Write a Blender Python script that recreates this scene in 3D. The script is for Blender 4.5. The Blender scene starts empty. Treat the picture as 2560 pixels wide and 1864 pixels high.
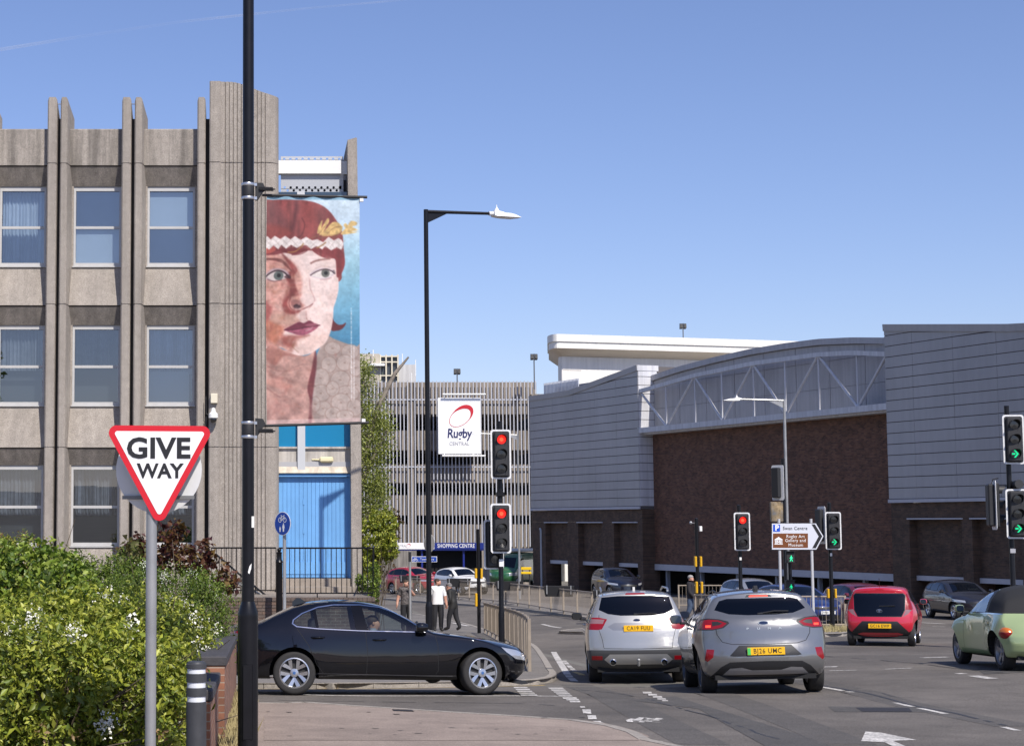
import bpy, bmesh, math, random
import numpy as np
from mathutils import Vector, Matrix
from mathutils.bvhtree import BVHTree
random.seed(7); np.random.seed(7)
SC = bpy.context.scene
COL = SC.collection
R = math.radians
# ------------------------------------------------------------------ camera
F = 4336.0; CX = 660.0; CY = 932.0; PITCH = math.atan(376/F); CAMZ = 1.83
cam = bpy.data.cameras.new('camera'); camo = bpy.data.objects.new('camera', cam); COL.objects.link(camo)
cam.sensor_fit = 'HORIZONTAL'; cam.sensor_width = 36; cam.lens = 36*F/2560
cam.shift_x = (1280-CX)/2560; cam.clip_end = 3000; cam.clip_start = 0.1
camo.location = (0, 0, CAMZ); camo.rotation_euler = (R(90)+PITCH, 0, 0)
SC.camera = camo
# ------------------------------------------------------------------ light
SUN_EL, SUN_AZ = 48.0, 22.5        # azimuth measured from behind the camera towards the right
w = bpy.data.worlds.new('World'); SC.world = w; w.use_nodes = True
nt = w.node_tree; bg = nt.nodes['Background']
sky = nt.nodes.new('ShaderNodeTexSky'); sky.sky_type = 'NISHITA'; sky.sun_disc = False
sky.sun_elevation = R(SUN_EL); sky.sun_rotation = R(180-SUN_AZ)
sky.altitude = 0; sky.air_density = 1.0; sky.dust_density = 0.45; sky.ozone_density = 5.0
wb = nt.nodes.new('ShaderNodeVectorMath'); wb.operation = 'MULTIPLY'; wb.inputs[1].default_value = (1.06, 0.94, 1.06)   # camera white balance
nt.links.new(sky.outputs[0], wb.inputs[0]); nt.links.new(wb.outputs[0], bg.inputs[0]); bg.inputs[1].default_value = 0.126
sl = bpy.data.lights.new('sun', 'SUN'); sl.energy = 5.0; sl.angle = R(0.53); sl.color = (1.0, 0.94, 0.86)
so = bpy.data.objects.new('sun', sl); COL.objects.link(so)
ld = Vector((math.sin(R(SUN_AZ))*math.cos(R(SUN_EL)), -math.cos(R(SUN_AZ))*math.cos(R(SUN_EL)), math.sin(R(SUN_EL))))
so.rotation_euler = ld.to_track_quat('Z', 'Y').to_euler(); so.location = (20, -20, 40)
vs = SC.view_settings; vs.view_transform = 'Standard'; vs.look = 'None'; vs.exposure = 0.06; vs.gamma = 1.0
vs.use_curve_mapping = False

# ------------------------------------------------------------------ geometry of the place
ct, st = math.cos(PITCH), math.sin(PITCH)
def ray(x, y):
    u = (x-CX)/F; v = (CY-y)/F
    return Vector((u, ct - v*st, st + v*ct))
def P(x, y, Y):
    d = ray(x, y); return Vector((0, 0, CAMZ)) + d*(Y/d.y)
def sstep(a, b, x):
    t = min(1, max(0, (x-a)/(b-a))); return t*t*(3-2*t)
HY = [-400, 0, 26.5, 31, 63, 105, 130, 600]; HH = [-11.07, 1.73, 2.58, 2.87, 3.88, 4.40, 4.6, 5.0]
def gz(X, Y):
    return CAMZ - float(np.interp(Y, HY, HH)) + 0.27*sstep(6.6, 13, X)*sstep(24, 31, Y)
def gp(x, y, dz=0.0):
    d = ray(x, y); lo, hi = 3.0, 400.0
    for _ in range(50):
        m = (lo+hi)/2; p = Vector((0, 0, CAMZ)) + d*(m/d.y)
        if p.z > gz(p.x, p.y)+dz: lo = m
        else: hi = m
    return Vector((0, 0, CAMZ)) + d*(lo/d.y)
def XatY(x, Y, y=1308): return P(x, y, Y).x
def at(X, Y, dz=0.0): return Vector((X, Y, gz(X, Y)+dz))

# ------------------------------------------------------------------ mesh helpers
class MB:
    def __init__(s): s.v = []; s.f = []
    def add(s, vs_, fs_):
        n = len(s.v); s.v += [tuple(p) for p in vs_]; s.f += [tuple(i+n for i in f) for f in fs_]; return s
    def box(s, x0, x1, y0, y1, z0, z1, bev=0.0):
        if bev <= 0:
            V = [(x0,y0,z0),(x1,y0,z0),(x1,y1,z0),(x0,y1,z0),(x0,y0,z1),(x1,y0,z1),(x1,y1,z1),(x0,y1,z1)]
            return s.add(V, [(0,3,2,1),(4,5,6,7),(0,1,5,4),(1,2,6,5),(2,3,7,6),(3,0,4,7)])
        b = bev   # bevelled vertical+top edges: three rings
        def ring(i, z): return [(x0+i,y0+b+0*i,z),(x0+b,y0+i,z),(x1-b,y0+i,z),(x1-i,y0+b,z),(x1-i,y1-b,z),(x1-b,y1-i,z),(x0+b,y1-i,z),(x0+i,y1-b,z)]
        def ring2(z):
            return [(x0+b,y0+b*1.4,z),(x0+b*1.4,y0+b,z),(x1-b*1.4,y0+b,z),(x1-b,y0+b*1.4,z),(x1-b,y1-b*1.4,z),(x1-b*1.4,y1-b,z),(x0+b*1.4,y1-b,z),(x0+b,y1-b*1.4,z)]
        V = ring2(z0)+ring(0,z0+b)+ring(0,z1-b)+ring2(z1)
        Fs = [tuple(range(7,-1,-1)), tuple(range(24,32))]
        for r in range(3):
            for k in range(8):
                a = r*8+k; c = r*8+(k+1)%8; Fs.append((a,c,c+8,a+8))
        return s.add(V, Fs)
    def cyl(s, p0, p1, r0, r1=None, n=16, caps=True):
        r1 = r0 if r1 is None else r1
        p0 = Vector(p0); p1 = Vector(p1); d = (p1-p0)
        if d.length < 1e-9: return s
        d.normalize(); a = d.orthogonal().normalized(); b = d.cross(a)
        V = []
        for p, r in ((p0, r0), (p1, r1)):
            for k in range(n):
                t = 2*math.pi*k/n; V.append(p + (a*math.cos(t)+b*math.sin(t))*r)
        Fs = [(k, (k+1)%n, (k+1)%n+n, k+n) for k in range(n)]
        if caps: Fs += [tuple(range(n-1,-1,-1)), tuple(range(n, 2*n))]
        return s.add(V, Fs)
    def tube(s, pts, r, n=8):
        pts = [Vector(p) for p in pts]; rs = r if isinstance(r, (list, tuple)) else [r]*len(pts)
        prev = None; rings = []
        for i, p in enumerate(pts):
            d = (pts[min(i+1,len(pts)-1)]-pts[max(i-1,0)]).normalized()
            if prev is None: a = d.orthogonal().normalized()
            else:
                a = prev - d*prev.dot(d); a = a.normalized() if a.length > 1e-6 else d.orthogonal().normalized()
            prev = a; b = d.cross(a)
            rings.append([p+(a*math.cos(2*math.pi*k/n)+b*math.sin(2*math.pi*k/n))*rs[i] for k in range(n)])
        V = [q for rg in rings for q in rg]; Fs = []
        for i in range(len(pts)-1):
            for k in range(n):
                Fs.append((i*n+k, i*n+(k+1)%n, (i+1)*n+(k+1)%n, (i+1)*n+k))
        m = (len(pts)-1)*n
        Fs += [tuple(range(n-1,-1,-1)), tuple(range(m, m+n))]
        return s.add(V, Fs)
    def lathe(s, prof, c=(0,0,0), n=24, axis='Z', caps=True):
        V = []; c = Vector(c)
        for r, z in prof:
            for k in range(n):
                t = 2*math.pi*k/n; x, y = r*math.cos(t), r*math.sin(t)
                q = (x,y,z) if axis == 'Z' else ((x,z,y) if axis == 'Y' else (z,x,y))
                V.append(c+Vector(q))
        Fs = []; m = len(prof); fl = axis == 'Y'
        for i in range(m-1):
            for k in range(n):
                q = (i*n+k, i*n+(k+1)%n, (i+1)*n+(k+1)%n, (i+1)*n+k)
                Fs.append(q[::-1] if fl else q)
        a, b = tuple(range(n-1,-1,-1)), tuple(range((m-1)*n, m*n))
        if caps: Fs += [a[::-1], b[::-1]] if fl else [a, b]
        return s.add(V, Fs)
    def prism(s, poly, fn, d0, d1):
        # poly: 2D points, fn(a,b,d) -> 3D
        n = len(poly); V = [fn(a,b,d0) for a,b in poly]+[fn(a,b,d1) for a,b in poly]
        Fs = [tuple(range(n-1,-1,-1)), tuple(range(n,2*n))]+[(k,(k+1)%n,(k+1)%n+n,k+n) for k in range(n)]
        return s.add(V, Fs)
    def ball(s, c, rx, ry=None, rz=None, nu=12, nv=8):
        ry = rx if ry is None else ry; rz = rx if rz is None else rz; c = Vector(c)
        V = [c+Vector((0,0,-rz))]
        for i in range(1,nv):
            p = -math.pi/2+math.pi*i/nv
            for k in range(nu):
                t = 2*math.pi*k/nu; V.append(c+Vector((rx*math.cos(p)*math.cos(t), ry*math.cos(p)*math.sin(t), rz*math.sin(p))))
        V.append(c+Vector((0,0,rz))); Fs = [(0,1+(k+1)%nu,1+k) for k in range(nu)]
        for i in range(nv-2):
            for k in range(nu):
                a = 1+i*nu; Fs.append((a+k,a+(k+1)%nu,a+nu+(k+1)%nu,a+nu+k))
        a = 1+(nv-2)*nu; Fs += [(a+k,a+(k+1)%nu,len(V)-1) for k in range(nu)]
        return s.add(V, Fs)
    def mesh(s, name, smooth=None):
        me = bpy.data.meshes.new(name); me.from_pydata([tuple(v) for v in s.v], [], s.f); me.validate(); me.update()
        bm = bmesh.new(); bm.from_mesh(me); bmesh.ops.recalc_face_normals(bm, faces=bm.faces); bm.to_mesh(me); bm.free()
        if smooth is not None: smooth_mesh(me, smooth)
        return me
    def obj(s, name, mat, parent=None, smooth=None):
        return link(name, s.mesh(name, smooth), mat, parent)
def smooth_mesh(me, ang=35):
    for p in me.polygons: p.use_smooth = True
    me.set_sharp_from_angle(angle=R(ang))
WORLD = {}
def link(name, me, mat, parent=None):
    o = bpy.data.objects.new(name, me); COL.objects.link(o)
    if mat is not None and len(me.materials) == 0:
        for m_ in (mat if isinstance(mat, (list, tuple)) else [mat]): me.materials.append(m_)
    if parent is not None:
        o.parent = parent
        top = parent if parent.parent is None else parent.parent
        if parent.name in WORLD: o.matrix_parent_inverse = WORLD[parent.name].inverted()
        if top.name in WORLD and parent is not top: pass
    return o
def thing(name, label, cat, loc=(0,0,0), rotz=0.0, group=None, world=False):
    o = bpy.data.objects.new(name, None); COL.objects.link(o); o.empty_display_size = 0.2
    o.location = loc; o.rotation_euler = (0,0,rotz)
    o['label'] = label; o['category'] = cat
    if group: o['group'] = group
    if world: WORLD[o.name] = Matrix.Translation(Vector(loc)) @ Matrix.Rotation(rotz, 4, 'Z')
    return o
def tag(o, label, cat, group=None):
    o['label'] = label; o['category'] = cat
    if group: o['group'] = group
    return o
def structure(o): o['kind'] = 'structure'; return o
def copy_tree(o, parent=None, loc=None, rotz=None, label=None):
    c = o.copy(); COL.objects.link(c); c.parent = parent
    if loc is not None: c.location = loc
    if rotz is not None: c.rotation_euler = (0,0,rotz)
    if label: c['label'] = label
    for ch in list(o.children): copy_tree(ch, c)
    return c
def inst(src, parent, matrix=None, name=None):
    c = src.copy(); COL.objects.link(c); c.parent = parent
    if name: c.name = name
    if matrix is not None: c.matrix_basis = matrix
    return c
def text_mesh(s, size=1.0, bold=0.0, extrude=0.002, align='CENTER', spacing=1.0, shear=0.0, xscale=1.0):
    cu = bpy.data.curves.new('lettering', 'FONT'); cu.body = s; cu.size = size; cu.align_x = align; cu.align_y = 'CENTER'
    cu.extrude = extrude; cu.offset = bold; cu.space_character = spacing; cu.shear = shear; cu.resolution_u = 3; cu.space_line = 0.85
    o = bpy.data.objects.new('lettering', cu); COL.objects.link(o)
    dg = bpy.context.evaluated_depsgraph_get()
    me = bpy.data.meshes.new_from_object(o.evaluated_get(dg)); bpy.data.objects.remove(o); bpy.data.curves.remove(cu)
    if xscale != 1.0: me.transform(Matrix.Scale(xscale, 4, (1,0,0)))
    return me
FRONT = Matrix(((1,0,0,0),(0,0,-1,0),(0,1,0,0),(0,0,0,1)))      # text xy-plane -> xz-plane facing -Y
def split_words(me, s, size):
    # one mesh per word: cut where the gap between letters is widest
    nw = len(s.split())
    if nw < 2: return [me]
    bm = bmesh.new(); bm.from_mesh(me); seen = set(); isl = []
    for v in bm.verts:
        if v in seen: continue
        st_, grp = [v], []
        while st_:
            q = st_.pop()
            if q in seen: continue
            seen.add(q); grp.append(q); st_ += [e.other_vert(q) for e in q.link_edges]
        isl.append((min(q.co.x for q in grp), max(q.co.x for q in grp), grp))
    isl.sort(key=lambda t: t[0]); gaps = []; hi = isl[0][1]
    for i in range(1, len(isl)): gaps.append((isl[i][0]-hi, i)); hi = max(hi, isl[i][1])
    cuts = sorted(i for g_, i in sorted(gaps)[-(nw-1):]); out = []
    for a, b in zip([0]+cuts, cuts+[len(isl)]):
        keep = set(q for t in isl[a:b] for q in t[2]); c = bm.copy(); c.verts.ensure_lookup_table(); idx = set(q.index for q in keep)
        bmesh.ops.delete(c, geom=[v for v in c.verts if v.index not in idx], context='VERTS'); m2 = bpy.data.meshes.new('lettering'); c.to_mesh(m2); c.free(); out.append(m2)
    bm.free(); return out
def text(s, size, mat, parent, loc, rotz=0.0, name='lettering', **kw):
    me = text_mesh(s, size, **kw); M4 = Matrix.Translation(loc) @ Matrix.Rotation(rotz,4,'Z') @ FRONT; o = None
    for w_ in split_words(me, s, size): w_.transform(M4); o = link(name, w_, mat, parent)
    return o

# ------------------------------------------------------------------ materials
MATS = {}
def mat(name, col, rough=0.6, metal=0.0, coat=0.0, noise=0.0, scale=20.0, bump=0.0, bscale=None, emit=None, spec=0.5, col2=None, streak=0.0, speckle=0.0, spscale=120.0, big=0.0, bigscale=0.35):
    if name in MATS: return MATS[name]
    m = bpy.data.materials.new(name); m.use_nodes = True; N = m.node_tree; L = N.links
    b = N.nodes['Principled BSDF']
    b.inputs['Roughness'].default_value = rough; b.inputs['Metallic'].default_value = metal
    b.inputs['Coat Weight'].default_value = coat; b.inputs['Coat IOR'].default_value = 1.6; b.inputs['Coat Roughness'].default_value = 0.04
    b.inputs['Specular IOR Level'].default_value = spec
    c4 = (*col, 1); b.inputs['Base Color'].default_value = c4; m.diffuse_color = c4
    if emit:
        b.inputs['Emission Color'].default_value = (*emit[0], 1); b.inputs['Emission Strength'].default_value = emit[1]
    if noise or bump or streak or speckle or big:
        geo = N.nodes.new('ShaderNodeNewGeometry'); pos = geo.outputs['Position']
        cur = None
        def nz(sc, det=4, vec=None, rgh=0.6):
            n = N.nodes.new('ShaderNodeTexNoise'); n.inputs['Scale'].default_value = sc; n.inputs['Detail'].default_value = det; n.inputs['Roughness'].default_value = rgh
            L.new(vec or pos, n.inputs['Vector']); return n.outputs['Fac']
        rgb = N.nodes.new('ShaderNodeRGB'); rgb.outputs[0].default_value = c4; cur = rgb.outputs[0]
        def modulate(cur, fac, amt, contrast=(0.3,0.7)):
            mr = N.nodes.new('ShaderNodeMapRange'); mr.inputs[1].default_value = contrast[0]; mr.inputs[2].default_value = contrast[1]
            mr.inputs[3].default_value = 1-amt; mr.inputs[4].default_value = 1+amt; L.new(fac, mr.inputs[0])
            vm = N.nodes.new('ShaderNodeVectorMath'); vm.operation = 'SCALE'; L.new(cur, vm.inputs[0]); L.new(mr.outputs[0], vm.inputs['Scale'])
            return vm.outputs[0]
        if col2:
            mx = N.nodes.new('ShaderNodeMix'); mx.data_type = 'RGBA'
            mr = N.nodes.new('ShaderNodeMapRange'); mr.inputs[1].default_value = 0.4; mr.inputs[2].default_value = 0.62; L.new(nz(scale*0.5), mr.inputs[0])
            L.new(mr.outputs[0], mx.inputs[0]); L.new(cur, mx.inputs[6]); mx.inputs[7].default_value = (*col2, 1); cur = mx.outputs[2]
        if noise: cur = modulate(cur, nz(scale), noise)
        if big: cur = modulate(cur, nz(bigscale, 5), big, (0.35, 0.65))
        if speckle: cur = modulate(cur, nz(spscale, 1), speckle, (0.35, 0.65))
        if streak:
            mp = N.nodes.new('ShaderNodeMapping'); mp.inputs['Scale'].default_value = (3.0, 3.0, 0.18); L.new(pos, mp.inputs[0])
            cur = modulate(cur, nz(1.6, 5, mp.outputs[0]), streak, (0.35, 0.65))
        L.new(cur, b.inputs['Base Color'])
        if bump:
            bp = N.nodes.new('ShaderNodeBump'); bp.inputs['Strength'].default_value = bump; bp.inputs['Distance'].default_value = 0.02
            L.new(nz(bscale or scale*2, 3), bp.inputs['Height']); L.new(bp.outputs[0], b.inputs['Normal'])
    MATS[name] = m; return m
def glass_mat(name, tint=(0.5,0.55,0.55), ior=1.55, rough=0.01, boost=1.0):
    if name in MATS: return MATS[name]
    m = bpy.data.materials.new(name); m.use_nodes = True; N = m.node_tree; L = N.links
    for n in list(N.nodes):
        if n.type != 'OUTPUT_MATERIAL': N.nodes.remove(n)
    out = [n for n in N.nodes][0]
    tr = N.nodes.new('ShaderNodeBsdfTransparent'); tr.inputs[0].default_value = (*tint, 1)
    gl = N.nodes.new('ShaderNodeBsdfGlossy'); gl.inputs['Roughness'].default_value = rough; gl.inputs['Color'].default_value = (0.95,0.97,1,1)
    fr = N.nodes.new('ShaderNodeFresnel'); fr.inputs[0].default_value = ior
    ma = N.nodes.new('ShaderNodeMath'); ma.operation = 'MULTIPLY'; ma.inputs[1].default_value = boost; ma.use_clamp = True; L.new(fr.outputs[0], ma.inputs[0])
    mx = N.nodes.new('ShaderNodeMixShader'); L.new(ma.outputs[0], mx.inputs[0]); L.new(tr.outputs[0], mx.inputs[1]); L.new(gl.outputs[0], mx.inputs[2])
    L.new(mx.outputs[0], out.inputs[0]); m.diffuse_color = (*tint, 1); MATS[name] = m; return m
def brick_mat(name, c1, c2, mortar, bw=0.225, bh=0.075, rot=0.0, mort=0.012, var=0.5):
    if name in MATS: return MATS[name]
    m = bpy.data.materials.new(name); m.use_nodes = True; N = m.node_tree; L = N.links; b = N.nodes['Principled BSDF']
    b.inputs['Roughness'].default_value = 0.85
    geo = N.nodes.new('ShaderNodeNewGeometry'); sep = N.nodes.new('ShaderNodeSeparateXYZ'); L.new(geo.outputs['Position'], sep.inputs[0])
    # u = x*cos + y*sin along the wall, v = z
    def mth(op, a, bb):
        n = N.nodes.new('ShaderNodeMath'); n.operation = op
        for i, q in enumerate((a, bb)):
            if isinstance(q, (int, float)): n.inputs[i].default_value = q
            else: L.new(q, n.inputs[i])
        return n.outputs[0]
    u = mth('ADD', mth('MULTIPLY', sep.outputs[0], math.cos(rot)), mth('MULTIPLY', sep.outputs[1], math.sin(rot)))
    cb = N.nodes.new('ShaderNodeCombineXYZ'); L.new(u, cb.inputs[0]); L.new(sep.outputs[2], cb.inputs[1])
    bt = N.nodes.new('ShaderNodeTexBrick'); L.new(cb.outputs[0], bt.inputs['Vector'])
    bt.inputs['Scale'].default_value = 1.0; bt.inputs['Brick Width'].default_value = bw; bt.inputs['Row Height'].default_value = bh
    bt.inputs['Mortar Size'].default_value = mort*0.5; bt.inputs['Color1'].default_value = (*c1,1); bt.inputs['Color2'].default_value = (*c2,1)
    bt.inputs['Mortar'].default_value = (*mortar,1); bt.inputs['Bias'].default_value = 0.0
    nz = N.nodes.new('ShaderNodeTexNoise'); nz.inputs['Scale'].default_value = 2.5; nz.inputs['Detail'].default_value = 6; L.new(geo.outputs['Position'], nz.inputs['Vector'])
    mr = N.nodes.new('ShaderNodeMapRange'); mr.inputs[1].default_value = 0.3; mr.inputs[2].default_value = 0.7; mr.inputs[3].default_value = 1-var; mr.inputs[4].default_value = 1+var; L.new(nz.outputs[0], mr.inputs[0])
    vm = N.nodes.new('ShaderNodeVectorMath'); vm.operation = 'SCALE'; L.new(bt.outputs[0], vm.inputs[0]); L.new(mr.outputs[0], vm.inputs['Scale'])
    L.new(vm.outputs[0], b.inputs['Base Color'])
    bp = N.nodes.new('ShaderNodeBump'); bp.inputs['Strength'].default_value = 0.5; bp.inputs['Distance'].default_value = 0.01; bp.invert = True
    L.new(bt.outputs['Fac'], bp.inputs['Height']); L.new(bp.outputs[0], b.inputs['Normal'])
    m.diffuse_color = (*c1,1); MATS[name] = m; return m
def S(r, g, b):   # sRGB 0-255 -> linear
    return tuple(((c/255)/12.92 if c/255 <= 0.04045 else ((c/255+0.055)/1.055)**2.4) for c in (r, g, b))

CONC = mat('exposed aggregate concrete', (0.325,0.288,0.25), 0.9, noise=0.10, scale=6, speckle=0.32, spscale=75, streak=0.10, bump=0.5, bscale=70, big=0.06)
CONC_D = mat('weathered concrete parapet', (0.265,0.236,0.206), 0.9, noise=0.12, scale=6, speckle=0.32, spscale=75, streak=0.34, bump=0.5, bscale=70)
CONC_S = mat('smooth pale concrete', (0.42,0.39,0.35), 0.85, noise=0.10, scale=5, streak=0.25, bump=0.15)
BLACK = mat('black gloss paint', (0.007,0.007,0.009), 0.33, spec=0.32, noise=0.2, scale=8)
BLACKM = mat('black matt plastic', (0.018,0.018,0.02), 0.55)
DARK = mat('unlit interior', (0.012,0.012,0.013), 0.9)
WHITE = mat('white paint', (0.78,0.78,0.76), 0.45, noise=0.04, scale=3)
GALV = mat('galvanised steel', (0.40,0.40,0.395), 0.42, metal=0.45, noise=0.16, scale=9, col2=(0.32,0.325,0.33), streak=0.12)
ALU = mat('white aluminium frame', (0.48,0.475,0.465), 0.4, noise=0.05, scale=5)
RED = mat('sign red', S(200,24,40), 0.4)
SIGNW = mat('sign white', (0.82,0.82,0.82), 0.4)
SIGNBK = mat('sign black', (0.012,0.012,0.014), 0.45)
SIGNBL = mat('sign blue', S(10,60,150), 0.4)
# ------------------------------------------------------------------ ground
def asphalt(name, col, patch=0.12, tint=(1,1,1)):
    m = mat(name, col, 0.85, noise=0.14, scale=1.6, speckle=0.34, spscale=55, bump=0.5, bscale=90, big=patch, bigscale=0.28); return m
ASPH = asphalt('worn asphalt', (0.128,0.113,0.098), 0.24)
ASPH2 = asphalt('fresh asphalt strip', (0.082,0.076,0.070), 0.06)
PAVE = mat('buff pavement tarmac', (0.285,0.228,0.19), 0.9, noise=0.10, scale=2, speckle=0.22, spscale=60, bump=0.3, bscale=120, big=0.09, bigscale=0.7)
PAVE2 = mat('grey pavement tarmac', (0.17,0.155,0.14), 0.9, noise=0.10, scale=2.5, speckle=0.25, spscale=50, bump=0.3, big=0.12, bigscale=0.6)
KERB = mat('kerb stone', (0.30,0.27,0.235), 0.9, noise=0.18, scale=4, speckle=0.2, spscale=50, bump=0.2)
PAINTW = mat('worn white road paint', (0.50,0.475,0.44), 0.75, noise=0.35, scale=5, speckle=0.35, spscale=30)
PAINTY = mat('worn yellow road paint', (0.50,0.34,0.10), 0.7, noise=0.25, scale=7, speckle=0.25, spscale=30)
def sheet(name, poly, dz, m, step=1.0, parent=None, wear=0.0):
    bm = bmesh.new(); vsx = [bm.verts.new((p[0], p[1], 0)) for p in poly]; bm.faces.new(vsx)
    xs = [p[0] for p in poly]; ys = [p[1] for p in poly]
    for ax, lo, hi in ((0, min(xs), max(xs)), (1, min(ys), max(ys))):
        k = math.ceil(lo/step)*step
        while k < hi:
            n = (1,0,0) if ax == 0 else (0,1,0); c = (k,0,0) if ax == 0 else (0,k,0)
            bmesh.ops.bisect_plane(bm, geom=bm.verts[:]+bm.edges[:]+bm.faces[:], plane_co=c, plane_no=n, dist=1e-5); k += step
    if wear > 0:
        bad = [f for f in bm.faces if random.random() < wear]; bmesh.ops.delete(bm, geom=bad, context='FACES')
    for v in bm.verts: v.co.z = gz(v.co.x, v.co.y)+dz
    bmesh.ops.recalc_face_normals(bm, faces=bm.faces)
    me = bpy.data.meshes.new(name); bm.to_mesh(me); bm.free()
    for p in me.polygons:
        if p.normal.z < 0: p.flip()
    me.update()
    return link(name, me, m, parent)
gx = list(np.concatenate([np.linspace(-500,-30,8), np.arange(-26,50,2.0), np.linspace(54,600,10)]))
gy = list(np.concatenate([np.linspace(-300,-10,8), np.arange(0,132,2.0), np.linspace(140,900,12)]))
V = [(x, y, gz(x,y)) for y in gy for x in gx]; nx = len(gx)
Fc = [(j*nx+i, j*nx+i+1, (j+1)*nx+i+1, (j+1)*nx+i) for j in range(len(gy)-1) for i in range(nx-1)]
m_ = MB(); m_.add(V, Fc); structure(m_.obj('ground', mat('far ground', (0.15,0.14,0.12), 0.9, noise=0.2, scale=0.6)))
road = structure(sheet('road', [(-22,2),(46,2),(46,122),(-22,122)], 0.012, ASPH, 1.0))

def G(*pts): return [tuple(gp(x,y)[:2]) for x,y in pts]
def smooth_line(pts, n=6):
    pts = [Vector(p[:2]) for p in pts]; out = []
    for i in range(len(pts)-1):
        p0, p1, p2, p3 = pts[max(i-1,0)], pts[i], pts[i+1], pts[min(i+2,len(pts)-1)]
        for k in range(n):
            t = k/n; out.append(0.5*((2*p1)+(p2-p0)*t+(2*p0-5*p1+4*p2-p3)*t*t+(3*p1-p0-3*p2+p3)*t**3))
    out.append(pts[-1]); return out
def resample(pts, d):
    out = [pts[0].copy()]; acc = 0
    for a, b in zip(pts, pts[1:]):
        L_ = (b-a).length; t = d-acc
        while t <= L_:
            out.append(a.lerp(b, t/L_)); t += d
        acc = (acc+L_) % d if L_ else acc
    return out
def ribbon(name, line, w0, w1, dz, m, dash=None, wear=0.0):
    # strip between lateral offsets w0..w1 (left of travel positive)
    line = [Vector(p[:2]) for p in line]; pts = resample(line, 0.25); V = []; Fs = []
    for i, p in enumerate(pts):
        d = (pts[min(i+1,len(pts)-1)]-pts[max(i-1,0)]); d = d.normalized() if d.length else Vector((1,0)); n = Vector((-d.y, d.x))
        for o in (w0, w1):
            q = p+n*o; V.append((q.x, q.y, gz(q.x,q.y)+dz))
    for i in range(len(pts)-1):
        if dash and (i*0.25) % (dash[0]+dash[1]) >= dash[0]: continue
        if wear and random.random() < wear: continue
        Fs.append((2*i, 2*i+2, 2*i+3, 2*i+1))
    b = MB(); b.add(V, Fs); o = b.obj(name, m)
    for p in o.data.polygons:
        if p.normal.z < 0: p.flip()
    return structure(o)
def kerb(parent, line, h, side=1, w=0.14, L_=0.9):
    pts = resample([Vector(p[:2]) for p in line], L_)
    for a, b in zip(pts, pts[1:]):
        d = (b-a).normalized(); n = Vector((-d.y,d.x))*side; a2 = a+d*0.006; b2 = b-d*0.006; m = MB(); V = []
        for q, o in ((a2,0),(b2,0),(b2,w),(a2,w)):
            c = q+n*o; V.append((c.x,c.y,gz(c.x,c.y)-0.05))
        for q, o, z in ((a2,0.015,h),(b2,0.015,h),(b2,w,h),(a2,w,h)):
            c = q+n*o; V.append((c.x,c.y,gz(c.x,c.y)+z))
        m.add(V, [(0,3,2,1),(4,5,6,7),(0,1,5,4),(1,2,6,5),(2,3,7,6),(3,0,4,7)]); m.obj('kerb_stone', KERB, parent)

# near pavement (camera stands on it)
near_edge = smooth_line([(-12,26.8)]+G((592,1765),(750,1763),(870,1772),(1020,1782),(1140,1790),(1286,1799),(1354,1804),(1430,1809),(1493,1816),(1562,1831),(1620,1851),(1665,1870))+[(5.2,14),(5.4,8),(5.4,2)])
pav = structure(sheet('pavement_near', [tuple(p) for p in near_edge]+[(-12,2)], 0.06, PAVE, 1.0))
kerb(pav, near_edge, 0.065, side=-1)
# far corner pavement with the guard rail
fe = smooth_line([(-22,34.2)]+G((600,1722),(760,1722),(900,1722),(1100,1719),(1250,1716),(1345,1712),(1385,1704),(1392,1694),(1384,1684),(1366,1654),(1339,1621),(1300,1606),(1240,1586),(1190,1571),(1130,1556),(1050,1541),(960,1528),(880,1520)))
pav2 = structure(sheet('pavement_corner', [tuple(p) for p in fe]+[(-22,60)], 0.10, PAVE2, 1.0))
kerb(pav2, fe, 0.11, side=1)
# far pavement carrying the long guard rail
ff = smooth_line(G((900,1499),(960,1499),(1040,1505),(1163,1513),(1289,1524),(1381,1535),(1470,1548),(1560,1563)), 5)
fb = [Vector((p.x+2.6, p.y+1.2)) for p in ff]
pav3 = structure(sheet('pavement_far', [tuple(p) for p in ff]+[tuple(p) for p in fb[::-1]], 0.10, PAVE2, 1.0))
kerb(pav3, ff, 0.11, side=-1)
# traffic island right of centre
ie = smooth_line(G((1690,1588),(1800,1590),(1950,1592),(2080,1592),(2122,1588),(2128,1578),(2110,1566))+[(17.0,57.5),(12,58),(9.5,56.5)]+G((1690,1588)), 5)
isl = structure(sheet('traffic_island', [tuple(p) for p in ie[:-1]], 0.10, PAVE2, 1.0)); kerb(isl, ie, 0.11, side=1)

# markings
def line_px(*pts): return smooth_line(G(*pts))
dy = [Vector(p) for p in near_edge]
i0 = min(range(len(dy)), key=lambda i: (dy[i]-Vector(gp(860,1772)[:2])).length); i1 = min(range(len(dy)), key=lambda i: (dy[i]-Vector(gp(1440,1809)[:2])).length)
ribbon('yellow_line', dy[i0:i1], 0.16, 0.23, 0.017, PAINTY, wear=0.06); ribbon('yellow_line', dy[i0:i1], 0.36, 0.43, 0.017, PAINTY, wear=0.10)
dyf = [Vector(p) for p in fe]
k0 = min(range(len(dyf)), key=lambda i: (dyf[i]-Vector(gp(620,1722)[:2])).length); k1 = min(range(len(dyf)), key=lambda i: (dyf[i]-Vector(gp(1372,1708)[:2])).length)
ribbon('yellow_line', dyf[k0:k1], -0.24, -0.16, 0.017, PAINTY, wear=0.06)
ribbon('white_edge_line', line_px((760,1738),(900,1741),(1100,1741),(1290,1741),(1440,1742)), -0.05, 0.05, 0.017, PAINTW, wear=0.12)
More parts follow.
